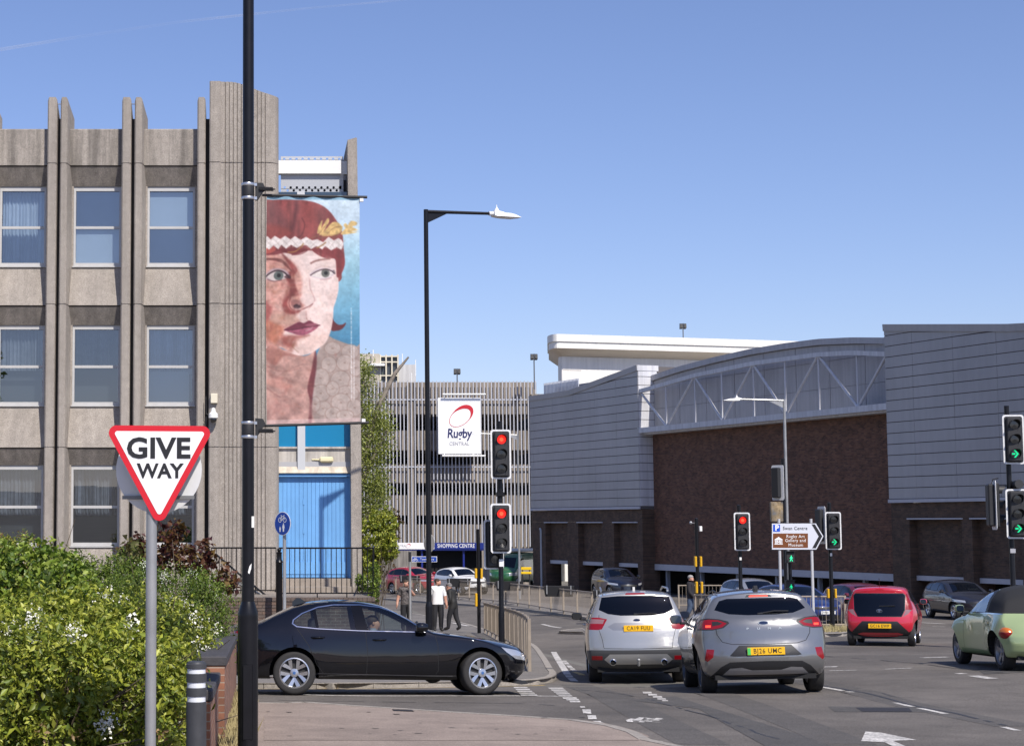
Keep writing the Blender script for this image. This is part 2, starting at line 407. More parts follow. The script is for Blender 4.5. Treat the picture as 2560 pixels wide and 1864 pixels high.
# ladder markings in front of the black car
def quad_px(name, a, b, c, d, m=PAINTW, dz=0.018, wear=0.0, step=0.4):
    return structure(sheet(name, G(a,b,c,d), dz, m, step, wear=wear))
def R2(x, y): return (1250+x/1.7313, 1600+y/1.7313)
for k in range(5):
    y0 = 205+k*8.3; x0 = 58+k*7.5
    quad_px('crossing_bar', R2(x0+0, y0), R2(x0+58+k*3, y0), R2(x0+63+k*3, y0+5), R2(x0+4, y0+5))
for k in range(5):
    y0 = 208+k*8.3; x0 = 208+k*11
    quad_px('crossing_bar', R2(x0, y0), R2(x0+62-k*1.5, y0), R2(x0+70-k*1.5, y0+5), R2(x0+5, y0+5))
for (x0,y0,x1,y1) in ((270,250,330,257),(285,258,340,264),(300,266,345,272),(345,290,366,296),(356,303,392,322),(378,329,415,346),(402,354,436,362)):
    quad_px('crossing_bar', R2(x0,y0), R2(x1,y0), R2(x1+4,y1), R2(x0+4,y1))
ribbon('white_edge_line', [Vector(p) for p in G(R2(420,360),R2(510,393),R2(600,421),R2(668,441),R2(745,462),R2(860,500))], -0.06, 0.06, 0.019, PAINTW, wear=0.12)
for (x0,y0,x1,y1) in ((617,226,655,234),(640,236,678,243),(660,245,700,252),(680,255,716,260),(700,263,726,267)):
    quad_px('lane_dash', R2(x0,y0), R2(x1,y0), R2(x1+3,y1), R2(x0+3,y1))
ribbon('lane_line', line_px((1384,1630),(1402,1660),(1420,1688),(1437,1704)), -0.07, 0.07, 0.017, PAINTW, wear=0.03)
ribbon('lane_line', line_px((1410,1652),(1425,1668),(1440,1680)), -0.05, 0.05, 0.017, PAINTW, wear=0.15)
ribbon('yellow_line', line_px((1436,1680),(1452,1686),(1458,1690)), -0.06, 0.06, 0.017, PAINTY)
ribbon('lane_line', line_px((2040,1716),(2150,1736),(2300,1772),(2420,1798),(2560,1832)), -0.045, 0.045, 0.017, PAINTW, dash=(2.0,2.0), wear=0.25)
ribbon('lane_line', line_px((2040,1678),(2180,1675),(2300,1670)), -0.05, 0.05, 0.017, PAINTW, wear=0.25)
ribbon('lane_line', line_px((2060,1668),(2115,1667)), -0.08, 0.08, 0.017, PAINTW, wear=0.1)
ribbon('lane_line', line_px((2305,1645),(2370,1643)), -0.08, 0.08, 0.017, PAINTW)
ribbon('lane_line', line_px((2433,1690),(2470,1696),(2500,1699)), -0.10, 0.10, 0.017, PAINTW)
ribbon('lane_line', line_px((2395,1684),(2412,1686)), -0.07, 0.07, 0.017, PAINTW)
ribbon('lane_line', line_px((1355,1560),(1405,1570)), -0.06, 0.06, 0.017, PAINTW, wear=0.1)
ribbon('lane_line', line_px((1130,1563),(1172,1572)), -0.08, 0.08, 0.115, PAINTW)
ribbon('lane_line', line_px((2300,1556),(2375,1560)), -0.08, 0.08, 0.017, PAINTW)
ribbon('lane_line', line_px((2330,1566),(2370,1567)), -0.08, 0.08, 0.017, PAINTW)
# white arrow at the lower right
structure(sheet('lane_arrow', G(R2(1582,400),R2(1650,405),R2(1805,437),R2(1700,440),R2(1770,470),R2(1720,474),R2(1665,447),R2(1563,442)), 0.018, PAINTW, 0.22, wear=0.05))
# worn cycle symbol on the lane
def ringpx(cx, cy, rx, ry):
    return [Vector(p) for p in G(*[(cx+rx*math.cos(t), cy+ry*math.sin(t)) for t in np.linspace(0, 2*math.pi, 22)])]
for cx_, cy_ in ((R2(590,352)), (R2(672,352))): ribbon('cycle_symbol', ringpx(cx_, cy_, 19, 5.2), -0.04, 0.04, 0.018, PAINTW, wear=0.25)
ribbon('cycle_symbol', [Vector(p) for p in G(R2(590,352),R2(615,338),R2(655,342),R2(640,356),R2(610,356))], -0.045, 0.045, 0.018, PAINTW, wear=0.2)
ribbon('cycle_symbol', [Vector(p) for p in G(R2(672,352),R2(690,340),R2(700,347))], -0.045, 0.045, 0.018, PAINTW, wear=0.2)
# darker reinstated trench and utility cover
structure(sheet('asphalt_strip', G(R2(560,262),R2(760,246),R2(900,290),R2(1080,345),R2(1260,400),R2(1460,470),R2(1180,480),R2(1000,380),R2(860,300)), 0.0155, ASPH2, 1.0))
structure(sheet('asphalt_patch', G(R2(1420,290),R2(1800,292),R2(1910,315),R2(1450,313)), 0.0155, ASPH2, 1.0))
cov = structure(sheet('utility_cover', G(R2(1540,296),R2(1770,297),R2(1785,314),R2(1570,313)), 0.018, mat('cast iron', (0.05,0.045,0.042), 0.6, metal=0.4, noise=0.3, scale=30, bump=0.6, bscale=60), 0.3))
structure(sheet('asphalt_patch', G((2440,1668),(2560,1664),(2560,1682),(2460,1686)), 0.0155, ASPH2, 1.0))
# planted bed behind the low wall
bed = structure(sheet('planted_bed', [(-12,11.5),(-0.75,11.5),(-0.75,26.0),(-12,26.0)], 0.12, mat('bed soil', (0.06,0.045,0.03), 0.95, noise=0.4, scale=6, bump=0.6, bscale=25), 1.0))

TAR = mat('tar seam', (0.035,0.033,0.032), 0.6, noise=0.3, scale=20)
def wiggle(pts, a=0.05):
    return [Vector((p[0]+random.uniform(-a,a), p[1]+random.uniform(-a,a))) for p in resample([Vector(q[:2]) for q in pts], 0.7)]
ribbon('tar_seam', wiggle(line_px((2040,1712),(2150,1732),(2300,1767),(2420,1793),(2560,1827))), -0.03, 0.035, 0.0165, TAR, wear=0.1)
ribbon('tar_seam', wiggle(line_px((1420,1722),(1600,1745),(1800,1800),(1980,1864))), -0.02, 0.02, 0.0165, TAR, wear=0.15)
ribbon('tar_seam', wiggle(line_px((2050,1640),(2250,1655),(2560,1690)),.08), -0.02, 0.02, 0.0165, TAR, wear=0.2)
ribbon('tar_seam', wiggle(line_px((700,1752),(1000,1756),(1300,1760),(1480,1772))), -0.015, 0.02, 0.0165, TAR, wear=0.15)
ribbon('tar_seam', wiggle(line_px((2210,1735),(2240,1748),(2300,1745),(2340,1752)),.1), -0.012, 0.012, 0.0165, TAR)
ribbon('tar_seam', wiggle(line_px((1700,1770),(1760,1764),(1830,1772)),.12), -0.012, 0.012, 0.0165, TAR)
TRK = asphalt('tyre polished asphalt', (0.097,0.088,0.079), 0.10)
for a_ in (((1440,1712),(1560,1760),(1760,1864)),((1640,1700),(1860,1760),(2130,1864)),((1990,1700),(2260,1760),(2560,1820))): ribbon('tyre_track', line_px(*a_), -0.28, 0.28, 0.0145, TRK)
# gully grate and litter by the near kerb
structure(sheet('gully_grate', G((980,1784),(1030,1786),(1036,1790),(984,1788)), 0.066, mat('cast iron', (0.05,0.045,0.042)), 0.3))
structure(sheet('paving_patch', G((660,1800),(1100,1812),(1500,1835),(1600,1864),(660,1864)), 0.0635, mat('patched pavement', (0.26,0.207,0.172), 0.9, noise=0.12, scale=2.5, speckle=0.24, spscale=60, big=0.12, bigscale=0.9), 1.0))
for k in range(26):
    x_, y_ = random.uniform(660,1500), random.uniform(1785,1860); c_ = gp(x_,y_); r_ = random.uniform(.02,.05); structure(sheet('gum_spot', [(c_.x+r_*math.cos(t),c_.y+r_*math.sin(t)) for t in np.linspace(0,5.6,7)], 0.066, mat('gum stain', random.choice([(0.10,0.085,0.075)]), .8), 1.0))
# ------------------------------------------------------------------ concrete building on the left
FY = 45.0
def lx(x): return P(x, 700, FY).x
def lz(y, Y=FY): return P(600, y, Y).z
BB = thing('concrete_office_building', 'three storey aggregate concrete office block with paired fins and blue stair door', 'building', (lx(300), FY+1, gz(-3,FY)), world=True)
TEAL = mat('teal spandrel panel', S(8,120,165), 0.35); BLUEP = mat('light blue door paint', S(105,160,212), 0.55, noise=0.06, scale=3, big=0.07, streak=0.06)
GLASS = glass_mat('window glass', (0.62,0.68,0.72), 1.6, 0.005, 3.2)
GLASS_U = glass_mat('upper window glass', (0.55,0.62,0.68), 1.6, 0.005, 3.6)
CURT = mat('net curtain', (0.66,0.69,0.73), 0.9, noise=0.10, scale=4, streak=0.22)
CURTD = mat('grey curtain', (0.20,0.21,0.24), 0.9, noise=0.2, scale=6, streak=0.5)
BLIND = mat('white blind', (0.74,0.74,0.72), 0.8)
ROOM = mat('dim room', (0.05,0.055,0.06), 0.9)
lev = dict(top=lz(315), j=[lz(408), lz(760), lz(1117.6), lz(1475)], lt=[lz(455), lz(806), lz(1160)], wt=[lz(461), lz(811), lz(1165.5)], wm=[lz(559), lz(911), lz(1266)], wb=[lz(657), lz(1009), lz(1365)])
bay_w = lx(302)-lx(114.5)
zbase = -1.6
# fins: (left edge px of left fin) for pairs, one pair off to the left too
def fin(x0, x1, splay, ztop, name='fin'):
    # plan: front Y=45.0, flares to the back
    m = MB(); a, b = lx(x0), lx(x1)
    prof = [(a, FY+0.04), (a+0.035, FY), (b-0.035, FY), (b, FY+0.04), (b+splay, FY+0.75), (a-0.0, FY+0.75)]
    tops = [ztop-0.10, ztop, ztop, ztop-0.06, ztop-0.42, ztop-0.42]
    n = len(prof); zz = [zbase]+[q for j in lev['j'][2::-1] for q in (j-0.012, j+0.012)]
    # body with fine recessed joints at the storey lines
    rings = [(zbase, 0)]
    for j in lev['j'][2::-1]: rings += [(j-0.014, 0), (j-0.012, 0.014), (j+0.012, 0.014), (j+0.014, 0)]
    V = []; cx_ = (a+b)/2
    for z, ins in rings:
        for (px_, py_) in prof: V.append((px_+(ins if px_ < cx_ else -ins), py_+ins, z))
    for (px_, py_), t in zip(prof, tops): V.append((px_, py_, t))
    Fs = []; nr = len(rings)+1
    for r in range(nr-1):
        for k in range(n): Fs.append((r*n+k, r*n+(k+1)%n, (r+1)*n+(k+1)%n, (r+1)*n+k))
    Fs += [tuple(range(n-1,-1,-1)), tuple(range((nr-1)*n, nr*n))]
    m.add(V, Fs); return m.obj(name, CONC, BB)
pairs = [(-71.5,-48,-38,-20), (114.5,138,147,165), (302,325,334,353), (492,512.5,None,None)]
zf = lz(243)
for (a,b,c,d) in pairs:
    fin(a, b, 0.0, zf)
    if c is not None: fin(c, d, 0.10, zf)
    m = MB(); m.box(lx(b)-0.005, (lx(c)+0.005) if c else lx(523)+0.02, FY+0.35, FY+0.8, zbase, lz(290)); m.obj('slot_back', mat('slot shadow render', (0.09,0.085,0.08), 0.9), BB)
    if c is not None:
        m = MB(); m.cyl((lx(b),FY+0.2,lz(256)),(lx(c),FY+0.2,lz(256)),0.012,n=6); m.obj('tie_rod', GALV, BB)
wins = [(-12,107), (176,298), (363.5,485)]
bays = [(-20,114.5), (165,302), (353,492)]
for bi, ((wx0,wx1),(bx0,bx1)) in enumerate(zip(wins, bays)):
    X0, X1 = lx(bx0)+0.005, lx(bx1)+0.03; W0, W1 = lx(wx0), lx(wx1)
    if bi == 0: X0 = lx(-20)
    def panel(name, prof, m=CONC):
        # prof: (Y,z) outline of a bay wide panel
        b = MB(); b.prism(prof, lambda y,z,d: (d,y,z), X0, X1); return b.obj(name, m, BB)
    panel('parapet_panel', [(FY+0.33,lev['j'][0]+0.012),(FY+0.33,lev['top']-0.03),(FY+0.36,lev['top']),(FY+0.85,lev['top']),(FY+0.85,lev['j'][0]+0.012)], CONC_D)
    for s in range(3):
        j, lt, wt, wm, wb = lev['j'][s], lev['lt'][s], lev['wt'][s], lev['wm'][s], lev['wb'][s]
        jn = lev['j'][s+1]
        panel('lintel_panel', [(FY+0.35,j-0.012),(FY+0.37,j-0.03),(FY+0.58,lt),(FY+0.85,lt),(FY+0.85,j-0.012)], mat('shade darkened lintel concrete', (0.215,0.19,0.165), 0.9, noise=0.12, scale=6, speckle=0.4, spscale=75, streak=0.2, bump=0.5, bscale=70))  # base colour darkened to stand for shade on the down-facing slope
        zb_ = (jn+0.012) if s < 2 else zbase
        yb_ = FY+0.33 if s < 2 else FY+0.40
        panel('spandrel_panel', [(yb_,zb_),(FY+0.60,wb-0.035),(FY+0.85,wb-0.035),(FY+0.85,zb_)] if s < 2 else [(FY+0.45,zb_),(FY+0.45,wb-0.5),(FY+0.60,wb-0.035),(FY+0.85,wb-0.035),(FY+0.85,zb_)])
        # jambs at the left of the window
        b = MB(); b.box(X0, W0+0.005, FY+0.58, FY+0.85, wb-0.035, lt); b.obj('jamb', CONC, BB)
        b = MB(); b.box(W1-0.005, X1, FY+0.58, FY+0.85, wb-0.035, lt); b.obj('jamb', CONC, BB)
        # window with frame, sash rail and two panes
        fy0, fy1 = FY+0.62, FY+0.70; t = 0.06
        wf = MB(); wf.box(W0,W1,fy0,fy1,wb,wb+0.09); wf.box(W0,W1,fy0,fy1,wt-t,wt+0.07); wf.box(W0,W0+t,fy0,fy1,wb+0.09,wt-t); wf.box(W1-t,W1,fy0,fy1,wb+0.09,wt-t)
        wo = wf.obj('window', ALU, BB)
        def sub(name, mb, mt):
            o = mb.obj(name, mt); o.parent = wo; return o
        sb = MB(); sb.box(W0+t,W1-t,fy0+0.012,fy1-0.005,wm-0.035,wm+0.035); sub('sash_rail', sb, ALU)
        sb = MB(); sb.box(W0-0.02,W1+0.02,FY+0.55,FY+0.70,wb-0.034,wb-0.003); sub('sill', sb, ALU)
        for (z0,z1,dy_) in ((wb+0.09,wm-0.035,0.02),(wm+0.035,wt-t,0.035)):
            pm = MB(); zs_ = [z0,z1]; V = [(W0+t,fy0+dy_+0.02,z0),(W1-t,fy0+dy_+0.02,z0),(W1-t,fy0+dy_+0.02,z1),(W0+t,fy0+dy_+0.02,z1)]
            # slight tilt so that each pane catches a different piece of the sky
            rnd = random.uniform(-0.003,0.003); V = [(x,y+(z-z0)*rnd+(x-W0)*random.uniform(-0.0005,0.0005),z) for x,y,z in V]
            pm.add(V,[(0,1,2,3)]); sub('pane', pm, GLASS_U if (s == 0 or (s == 1 and bi == 2)) else GLASS)
        # curtains: folds as real geometry
        cm = MB(); nseg = 44; V = []; zt_, zb2 = wt-t, ((wb+0.09) if s == 0 else wm+random.uniform(-.25,.05))
        for k in range(nseg+1):
            x = W0+t+(W1-W0-2*t)*k/nseg; y = FY+0.86+0.03*math.sin(k*1.7+bi+s)+0.012*math.sin(k*4.1)
            V += [(x,y,zb2),(x,y,zt_)]
        cm.add(V,[(2*k,2*k+2,2*k+3,2*k+1) for k in range(nseg)])
        if s == 0: sub('curtain', cm, CURT)
        elif s == 1 and bi == 2:
            sub('curtain', cm, CURT)
        else: sub('curtain', cm, CURTD)
        if s == 0 and bi:
            bl = MB(); bl.box(W0+t,W1-t,FY+0.738,FY+0.744,wb+0.09,wt-t-(0.0 if bi == 1 else 0.02)); sub('roller_blind', bl, mat('pale roller blind', (0.66,0.70,0.74), 0.8, noise=0.03, scale=2))
        if s == 1 and bi == 2:
            bl = MB(); bl.box(W0+t,W1-t-0.09,FY+0.735,FY+0.745,wb+0.09,wm-0.12); sub('blind', bl, BLIND)
# building mass behind the facade (rooms dark, roof)
m = MB(); m.box(-14, lx(523)+0.05, FY+1.0, FY+1.2, zbase, lev['top']-0.05); m.obj('inner_wall', ROOM, BB)
m = MB(); m.box(-14, lx(540), FY+0.8, FY+14, lev['top']-0.5, lev['top']-0.15); m.obj('roof', CONC_D, BB)
m = MB(); m.box(-14, lx(-71.5)+0.2, FY+0.3, FY+14, zbase, lev['top']-0.02); m.obj('west_wall', CONC, BB)
m = MB(); m.box(lx(700), lx(880), FY+4.5, FY+14, zbase, lz(500)); m.obj('rear_wall', CONC, BB)
# fluted corner pier
def pier_outline():
    xa, xb = lx(523), lx(551); pts = [(xa, FY+0.9), (xa, FY-0.10), (xa+0.03, FY-0.13), (xb-0.03, FY-0.13), (xb, FY-0.09)]
    x = xb+0.03; xe = lx(664); pitch = 0.105; d = 0.035
    pts.append((xb+0.02, FY-0.06))
    while x < xe:
        pts += [(x, FY-0.06), (x+pitch*0.70, FY-0.06), (x+pitch*0.78, FY-0.06+d), (x+pitch*0.94, FY-0.06+d)]; x += pitch
    # rounded end
    r = lx(697)-x; cx_, cy_ = x, FY-0.06+r*1.1
    for k in range(0, 9):
        a = R(90-k*11.25); pts.append((cx_+r*math.cos(a), cy_-r*1.1*math.sin(a)))
    pts.append((cx_+r, FY+2.4)); return pts
po = pier_outline()
zt0, zt1 = lz(206), lz(240)
m = MB(); n = len(po); xa_, xb_ = po[0][0], po[-1][0]
def pier_top(x, y): return zt0-(zt0-zt1)*sstep(xa_+0.5, xb_, x)-0.25*sstep(FY, FY+2.0, y)*0
rings = [(zbase,0)]
for j in lev['j'][2::-1]: rings += [(j-0.016,0),(j-0.014,0.02),(j+0.014,0.02),(j+0.016,0)]
V = [(x, y+i_, z) for z,i_ in rings for (x,y) in po]+[(x,y,pier_top(x,y)) for x,y in po]; nr = len(rings)+1
Fs = [(r*n+k, r*n+k+1, (r+1)*n+k+1, (r+1)*n+k) for r in range(nr-1) for k in range(n-1)]+[(r*n+n-1, r*n, (r+1)*n, (r+1)*n+n-1) for r in range(nr-1)]
Fs += [tuple(range(n-1,-1,-1)), tuple(range((nr-1)*n, nr*n))]
m.add(V,Fs); m.obj('fluted_pier', CONC, BB)
# stair bay: right hand fin, door, panels, mullion, roof plant screen
DY = FY+0.50
def dx(x): return P(x, 1200, DY).x
def dz_(y): return P(780, y, DY).z
xl, xr = lx(694), lx(876)
m = MB(); xf0, xf1 = lx(876), lx(902); xt0 = lx(871)
zt_ = lz(347)
V = []
for z, a, b in ((zbase,xf0,xf1),(lz(1140),xf0,xf1),(zt_,xt0,lx(895))):
    V += [(a,FY+0.13,z),(b-0.03,FY+0.13,z),(b,FY+0.17,z),(b,FY+6,z),(a,FY+6,z)]
V[-4] = (V[-4][0],V[-4][1],zt_+0.06); V[-3] = (V[-3][0],V[-3][1],zt_+0.06)
m.add(V,[(r*5+k,r*5+(k+1)%5,(r+1)*5+(k+1)%5,(r+1)*5+k) for r in range(2) for k in range(5)]+[(4,3,2,1,0),(10,11,12,13,14)]); m.obj('end_fin', CONC, BB)
# door planks
d0, d1 = dx(697), dx(870); dzb, dzt = dz_(1444), dz_(1190); nb = 17; pw = (d1-d0)/nb
door = MB(); door.box(d0,d1,DY+0.03,DY+0.06,dzb,dzt); do_ = door.obj('door', BLUEP, BB)
for k in range(nb):
    b = MB(); wdt = pw-0.008; b.box(d0+k*pw+0.004,d0+k*pw+0.004+wdt,DY+0.006,DY+0.029,dzb+0.02,dzt-0.02); o = b.obj('plank', BLUEP); o.parent = do_
b = MB(); b.box(d0,d1,DY-0.012,DY+0.004,dzb+0.10,dzb+0.42); b.obj('kick_panel', BLUEP).parent = do_
xm = d0+0.36*(d1-d0)
for z in (dzb+0.35, dzb+1.15, dzb+1.9, dzb+2.55):
    b = MB(); b.box(xm-0.02,xm+0.02,DY-0.01,DY+0.005,z,z+0.14); b.obj('hinge', BLUEP).parent = do_
def bayb(name, y0, y1, yy, m_, x0=xl, x1=xr+0.02, d=0.3):
    b = MB(); b.box(x0,x1,yy,yy+d,lz(y1,yy),lz(y0,yy)); return b.obj(name, m_, BB)
bayb('door_reveal', 1184, 1191, DY-0.12, BLUEP, d=0.35)
b = MB(); b.box(d0-0.06, d0-0.002, DY-0.02, DY+0.1, dzb, dzt); b.obj('door_frame', BLUEP, BB)
b = MB(); b.box(d1+0.002, d1+0.10, DY-0.02, DY+0.1, dzb, dzt+0.05); b.obj('door_frame', BLUEP, BB)
b = MB(); b.prism([(FY+0.42,lz(1166,FY+.4)),(FY+0.32,lz(1182,FY+.4)),(FY+1.2,lz(1183,FY+.4)),(FY+1.2,lz(1166,FY+.4))], lambda y,z,d:(d,y,z), xl, xr+0.02); b.obj('door_head', mat('cream painted concrete', (0.55,0.48,0.38), 0.8, streak=0.25, noise=0.08, scale=4), BB)
bayb('band', 1154, 1166, FY+0.43, mat('grey band', (0.40,0.40,0.41), 0.7))
bayb('concrete_band', 1121, 1154, FY+0.46, CONC_S)
bayb('sill_band', 1116, 1121, FY+0.40, CONC_S)
bayb('teal_panel', 1000, 1116, FY+0.50, TEAL)
bayb('stair_glazing', 480, 1000, FY+0.52, mat('dark glazing', (0.03,0.05,0.07), 0.05, coat=1.0))
b = MB(); b.box(lx(744),lx(763),FY+0.37,FY+0.5,lz(1178,FY+.5),lz(480,FY+.5)); b.obj('mullion', mat('grey mullion', (0.52,0.53,0.54), 0.5), BB)
# bulkhead lamp over the door
lamp = thing('bulkhead_lamp', 'cream bulkhead lamp above the blue stair door', 'lamp', (0,0,0))
b = MB(); x0, x1 = lx(799), lx(833); z0, z1 = lz(1155,FY+.5), lz(1142,FY+.5); b.box(x0,x1,FY+0.33,FY+0.458,z0,z1,0.03); b.obj('diffuser', mat('cream diffuser', (0.75,0.68,0.42), 0.5), lamp)
b = MB(); b.tube([(x0,FY+0.44,(z0+z1)/2-0.01),(x0-0.1,FY+0.44,(z0+z1)/2),(x0-0.2,FY+0.45,(z0+z1)/2)],0.018,6); b.obj('conduit', mat('cream diffuser', (0.75,0.68,0.42)), lamp)
# perforated roof screens
def perforated(name, x0, x1, y, z0, z1, holes, rad, m_):
    bm = bmesh.new()
    gxs = sorted(set([x0,x1]+[q for hx,hz in holes for q in (hx-rad*1.5,hx+rad*1.5)])); n = 12
    # build by columns: strips outside holes are quads; each hole cell gets an octagon cut
    b = MB(); cells = []
    rows = sorted(set(round(hz,4) for hx,hz in holes)); rz = rad*1.35
    edges = [z0]
    for r in rows: edges += [r-rz, r+rz]
    edges.append(z1)
    for i in range(0, len(edges)-1):
        za, zb_ = edges[i], edges[i+1]
        if zb_-za < 1e-5: continue
        if i % 2 == 0: b.add([(x0,y,za),(x1,y,za),(x1,y,zb_),(x0,y,zb_)],[(0,1,2,3)])
        else:
            row = rows[(i-1)//2]; hs = sorted(hx for hx,hz in holes if abs(hz-row) < 1e-3); cur = x0
            for hx in hs:
                b.add([(cur,y,za),(hx-rz,y,za),(hx-rz,y,zb_),(cur,y,zb_)],[(0,1,2,3)]); cur = hx+rz
                sq = []; ci = []
                for k in range(n):
                    a = 2*math.pi*(k+0.5)/n; c, s_ = math.cos(a), math.sin(a); q = max(abs(c),abs(s_))
                    sq.append((hx+c/q*rz,y,row+s_/q*rz)); ci.append((hx+c*rad,y,row+s_*rad))
                # add exact corners
                b.add(sq+ci,[(k,(k+1)%n,n+(k+1)%n,n+k) for k in range(n)])
                for sx in (-1,1):
                    for sz in (-1,1):
                        cr = (hx+sx*rz,y,row+sz*rz); near = sorted(range(n), key=lambda k: (sq[k][0]-cr[0])**2+(sq[k][2]-cr[2])**2)[:2]
                        b.add([cr,sq[near[0]],sq[near[1]]],[(0,1,2)])
            b.add([(cur,y,za),(x1,y,za),(x1,y,zb_),(cur,y,zb_)],[(0,1,2,3)])
    return b.obj(name, m_, BB)
SCRN = mat('grey screen metal', (0.42,0.43,0.45), 0.5, metal=0.2)
sx0, sx1 = lx(703), lx(862)
hp = lambda zx: lx(600+zx/4.1275); hzz = lambda zy: lz(300+zy/4.1275)
perforated('upper_screen', sx0, sx1, FY+0.75, lz(394), lz(376), [(hp(462+64.5*k), hzz(342)) for k in range(10)]+[(hp(494+64.5*k), hzz(369)) for k in range(9)], 0.034, SCRN)
b = MB(); b.box(lx(694),lx(856),FY+0.5,FY+0.74,lz(424),lz(391)); b.obj('white_beam', WHITE, BB)
b = MB(); b.box(lx(856),lx(872),FY+0.62,FY+0.74,lz(424),lz(391)); b.obj('white_beam', WHITE, BB)
perforated('lower_screen', sx0, lx(852), FY+0.62, lz(479), lz(424), [(hp(464+64.5*k), hzz(650)) for k in range(10)]+[(hp(496+64.5*k), hzz(681)) for k in range(9)]+[(hp(464+64.5*k), hzz(714)) for k in range(10)], 0.034, SCRN)
b = MB(); b.box(lx(852)+0.002,lx(862),FY+0.62,FY+0.9,lz(479),lz(424)); b.box(lx(694),lx(872),FY+0.62,FY+1.3,lz(488),lz(481)); b.obj('screen_frame', ALU, BB)
b = MB(); b.box(lx(725),lx(872),FY+1.3,FY+2.4,lz(480),lz(426)); b.obj('roof_plant', mat('plant housing', (0.10,0.10,0.11), 0.7), BB)
# CCTV camera on the pier
cc = thing('dome_camera', 'white dome security camera with cream box on the concrete pier', 'security camera', (lx(535), FY-0.13, lz(1030)), world=True)
b = MB(); b.box(lx(528),lx(545),FY-0.24,FY-0.131,lz(1009),lz(985),0.012); b.obj('junction_box', mat('cream box', (0.70,0.64,0.50), 0.5), cc)
c0 = (lx(535), FY-0.30, lz(1040)); b = MB()
b.lathe([(0.02,0.20),(0.05,0.18),(0.06,0.10),(0.12,0.04),(0.125,-0.06),(0.10,-0.075)], c0, 20); b.obj('housing', WHITE, cc, 40)
b = MB(); b.ball((c0[0],c0[1],c0[2]-0.10),0.095,0.095,0.10,16,10); b.obj('dome', mat('smoked dome', (0.01,0.01,0.012), 0.08, coat=1), cc, 60)
b = MB(); b.box(c0[0]-0.02,c0[0]+0.02,c0[1],FY-0.131,c0[2]+0.12,c0[2]+0.17); b.obj('bracket', WHITE, cc)
b = MB(); b.tube([(c0[0],FY-0.14,c0[2]+0.15),(c0[0]-0.10,FY-0.14,c0[2]+0.02),(c0[0]-0.19,FY-0.14,c0[2]+0.06),(c0[0]-0.20,FY-0.14,c0[2]+0.42),(c0[0]-0.2,FY-0.12,c0[2]+0.5)],0.012,6); b.tube([(c0[0]-0.19,FY-0.13,c0[2]-0.02),(c0[0]-0.2,FY-0.13,c0[2]-0.5)],0.02,6); b.obj('cable', BLACKM, cc)
# ---------------- terrace in front of the stair door
TY = 41.2
tz = P(800,1493,TY).z
BRK = [mat('dark brick %d' % i, c, 0.85, noise=0.2, scale=9, speckle=0.2, spscale=60, bump=0.2) for i, c in enumerate([(0.125,0.085,0.066),(0.10,0.07,0.057),(0.155,0.10,0.075),(0.115,0.085,0.07)])]
TW = thing('terrace_wall', 'dark brown brick retaining wall of the raised stair terrace', 'wall', (1.0,TY,gz(1,TY)), world=True)
txa, txb = XatY(560,TY,1520), XatY(938,TY,1520); zg = gz(1,TY)-0.1
ztl = P(640,1486,TY).z
b = MB(); b.box(txa-1.5,txb-0.01,TY+0.02,TY+0.22,zg,tz-0.09); b.box(txb-0.21,txb-0.01,TY+0.22,FY+0.5,zg,tz-0.09); b.obj('mortar_core', brick_mat('terrace brickwork', (0.125,0.085,0.066), (0.10,0.07,0.057), (0.22,0.20,0.175)), TW)
bm_src = []
for mt in BRK:
    q = MB(); q.box(-0.1075,0.1075,0,0.10,-0.0325,0.0325); o = q.obj('brick', mt, TW); bm_src.append(o)
cnt = 0; row = 0; z = tz-0.135
used = [False]*4
while z > zg+0.2 and cnt < 292:
    x = txa + (0.1125 if row % 2 else 0); vis_only = z < P(800,1520,TY).z
    while x < txb-0.1 and cnt < 292:
        hidden = vis_only and x > XatY(735,TY,1520)
        if not hidden:
            k = random.randrange(4); M4 = WORLD[TW.name].inverted() @ Matrix.Translation((x, TY+random.uniform(-0.002,0.004), z))
            if not used[k]: o = bm_src[k]; used[k] = True
            else: o = bm_src[k].copy(); COL.objects.link(o); o.parent = TW
            o.matrix_parent_inverse = Matrix(); o.matrix_basis = M4; cnt += 1
        x += 0.225
    z -= 0.075; row += 1
b = MB(); x = txa
while x < txb-0.02:
    b.box(x+0.004,min(x+0.110,txb),TY-0.015,TY+0.235,tz-0.085,tz); x += 0.1125
o = b.obj('coping_course', BRK[3], TW); o['kind'] = 'stuff'
tf = MB(); tf.box(txa-1.5,txb-0.02,TY+0.2,FY+1.5,tz-0.3,tz-0.01); structure(tf.obj('terrace_floor', mat('terrace paving', (0.24,0.205,0.17), 0.9, noise=0.15, scale=3, big=0.12)))
st_ = MB(); st_.box(dx(690),dx(885),FY-0.3,FY+0.62,tz-0.01,tz+0.12); st_.box(dx(692),dx(874),FY+0.2,FY+0.63,tz+0.12,dzb-0.01); structure(st_.obj('door_step', mat('step concrete', (0.30,0.255,0.21), 0.9, noise=0.15, scale=4)))
